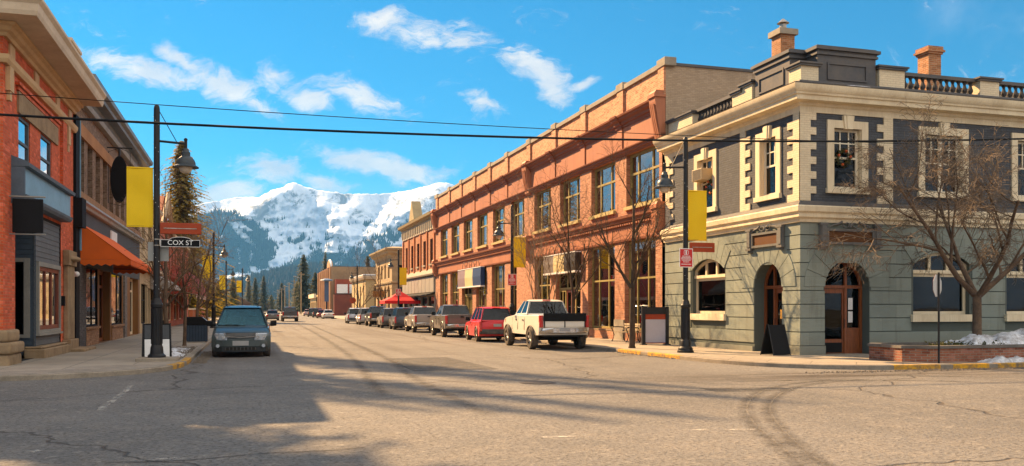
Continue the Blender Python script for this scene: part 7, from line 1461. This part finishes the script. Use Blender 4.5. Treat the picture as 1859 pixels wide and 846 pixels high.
tag(m.build('gravel', mk('loose_gravel', (.20, .165, .13), .95, .3, 9, .2)), kind='stuff')
m = MB(); m.box(-3.1, -1.95, SW - .02, SW + .10, -28.35, -27.45); tag(m.build('lamp_plinth_pavement', M_CONC, bevel=.02), kind='structure')
# ---------------------------------------------------------------- red canopy tent, poles and small far signs
t = thing('canopy_tent', 'bright red pop-up canopy tent on the pavement behind the parked cars', 'tent', (0, 0, 0)); m = MB(); P = [(-1.9, -1.9), (1.9, -1.9), (1.9, 1.9), (-1.9, 1.9)]
for (a, b), (c, d) in zip(P, P[1:] + P[:1]): m.face([(a, 2.35, b), (c, 2.35, d), (c * .55, 2.72, d * .55), (a * .55, 2.72, b * .55)]); m.face([(a * .55, 2.72, b * .55), (c * .55, 2.72, d * .55), (c * .06, 3.35, d * .06), (a * .06, 3.35, b * .06)])
m.build('roof', mk('red_canvas', (.62, .012, .015), .75, .06, 1, .05), t, norm=False); m = MB(); [m.box(*q) for q in ((-1.9, 1.9, 2.05, 2.36, 1.9, 1.915), (-1.9, 1.9, 2.05, 2.36, -1.915, -1.9), (-1.915, -1.9, 2.05, 2.36, -1.9, 1.9), (1.9, 1.915, 2.05, 2.36, -1.9, 1.9))]; m.build('valance', mk('red_canvas', (.62, .012, .015)), t)
for a, b in P: m = MB(); m.box(a * .98 - .025, a * .98 + .025, 0, 2.36, b * .98 - .025, b * .98 + .025); m.build('leg', M_WHITE, t)
at(t, 15.65, 94.0, SW, 0)
GU = 'wooden utility poles at the far end'
def make_pole(label):
    t = thing('utility_pole', label, 'utility pole', (0, 0, 0), 0, GU); m = MB(); m.tube([(0, 0, 0), (0, 10.6, 0)], [.17, .12], 8); m.build('post', mk('weathered_pole', (.36, .26, .14), .85, .2, 1, .1), t); m = MB(); m.tube([(0, 9.0, 0), (-1.6, 9.5, 0)], .05, 5); m.box(-1.9, -1.3, 9.45, 9.6, -.12, .12); m.build('lamp_arm', M_RIM, t); m = MB(); m.box(-.9, .9, 10.0, 10.12, -.06, .06); m.build('crossarm', mk('weathered_pole', None), t); return t
up = None
for x, y, s, l in ((13.9, 246, 1.08, 'tallest and nearest wooden utility pole before the dark conifer'), (13.9, 283, 1.0, 'second wooden utility pole in the row with a lamp arm'), (13.9, 318, 1.0, 'third wooden utility pole in the row'), (13.9, 355, 1.0, 'fourth wooden utility pole in the row'), (13.9, 388, .95, 'fifth wooden utility pole in the row'), (13.9, 438, 1.0, 'leftmost and farthest wooden utility pole')):
    if up is None: up = make_pole(l); o = up
    else: o = dup(up); o['label'] = l
    at(o, x, y, SW); o.scale = (s, s, s)
t = thing('round_sign', 'round red sign on a post before the low tan building', 'sign', (0, 0, 0)); m = MB(); m.tube([(0, 0, 0), (0, 2.6, 0)], .04, 6); m.build('post', M_RIM, t); m = MB(); m.prism([(.46 * math.cos(6.2832 * k / 18), 2.7 + .46 * math.sin(6.2832 * k / 18)) for k in range(18)], .04, .07); m.build('disc', M_RED, t); X, Y = pxy(641, 127); at(t, X, Y, SW)
t = thing('projecting_sign', 'ochre brown sign projecting from the pale stone building', 'sign', (0, 0, 0)); m = MB(); m.box(-1.0, .5, 3.1, 3.9, -.06, .06); m.build('board', mk('ochre_sign', (.26, .12, .02), .6, .15, 2, .05), t); m = MB(); m.tube([(-1.0, 4.0, 0), (1.3, 4.0, 0)], .04, 5); m.tube([(-.5, 4.0, 0), (-.5, 3.9, 0)], .03, 4); m.tube([(.3, 4.0, 0), (.3, 3.9, 0)], .03, 4); m.build('bracket', M_BLACK, t); at(t, 16.3, 113, 0)
t = thing('pylon_sign', 'blue pylon sign with broad flat cap by the brick hall', 'sign', (0, 0, 0)); m = MB(); m.box(-.42, .42, 3.0, 7.2, -.2, .2); m.build('pylon', mk('dull_blue', (.06, .09, .16), .6, .15, 1, .05), t); m = MB(); m.lathe((0, 0), [(.3, 7.2), (1.35, 7.45), (1.2, 7.6), (.4, 7.85)], 12); m.build('cap', mk('pale_blue_cap', (.14, .20, .30), .5, .15, 1, .05), t); m = MB(); m.tube([(0, 0, 0), (0, 3.0, 0)], .15, 8); m.build('post', M_BLACK, t); X, Y = pxy(593.5, 186); at(t, X, Y, SW)
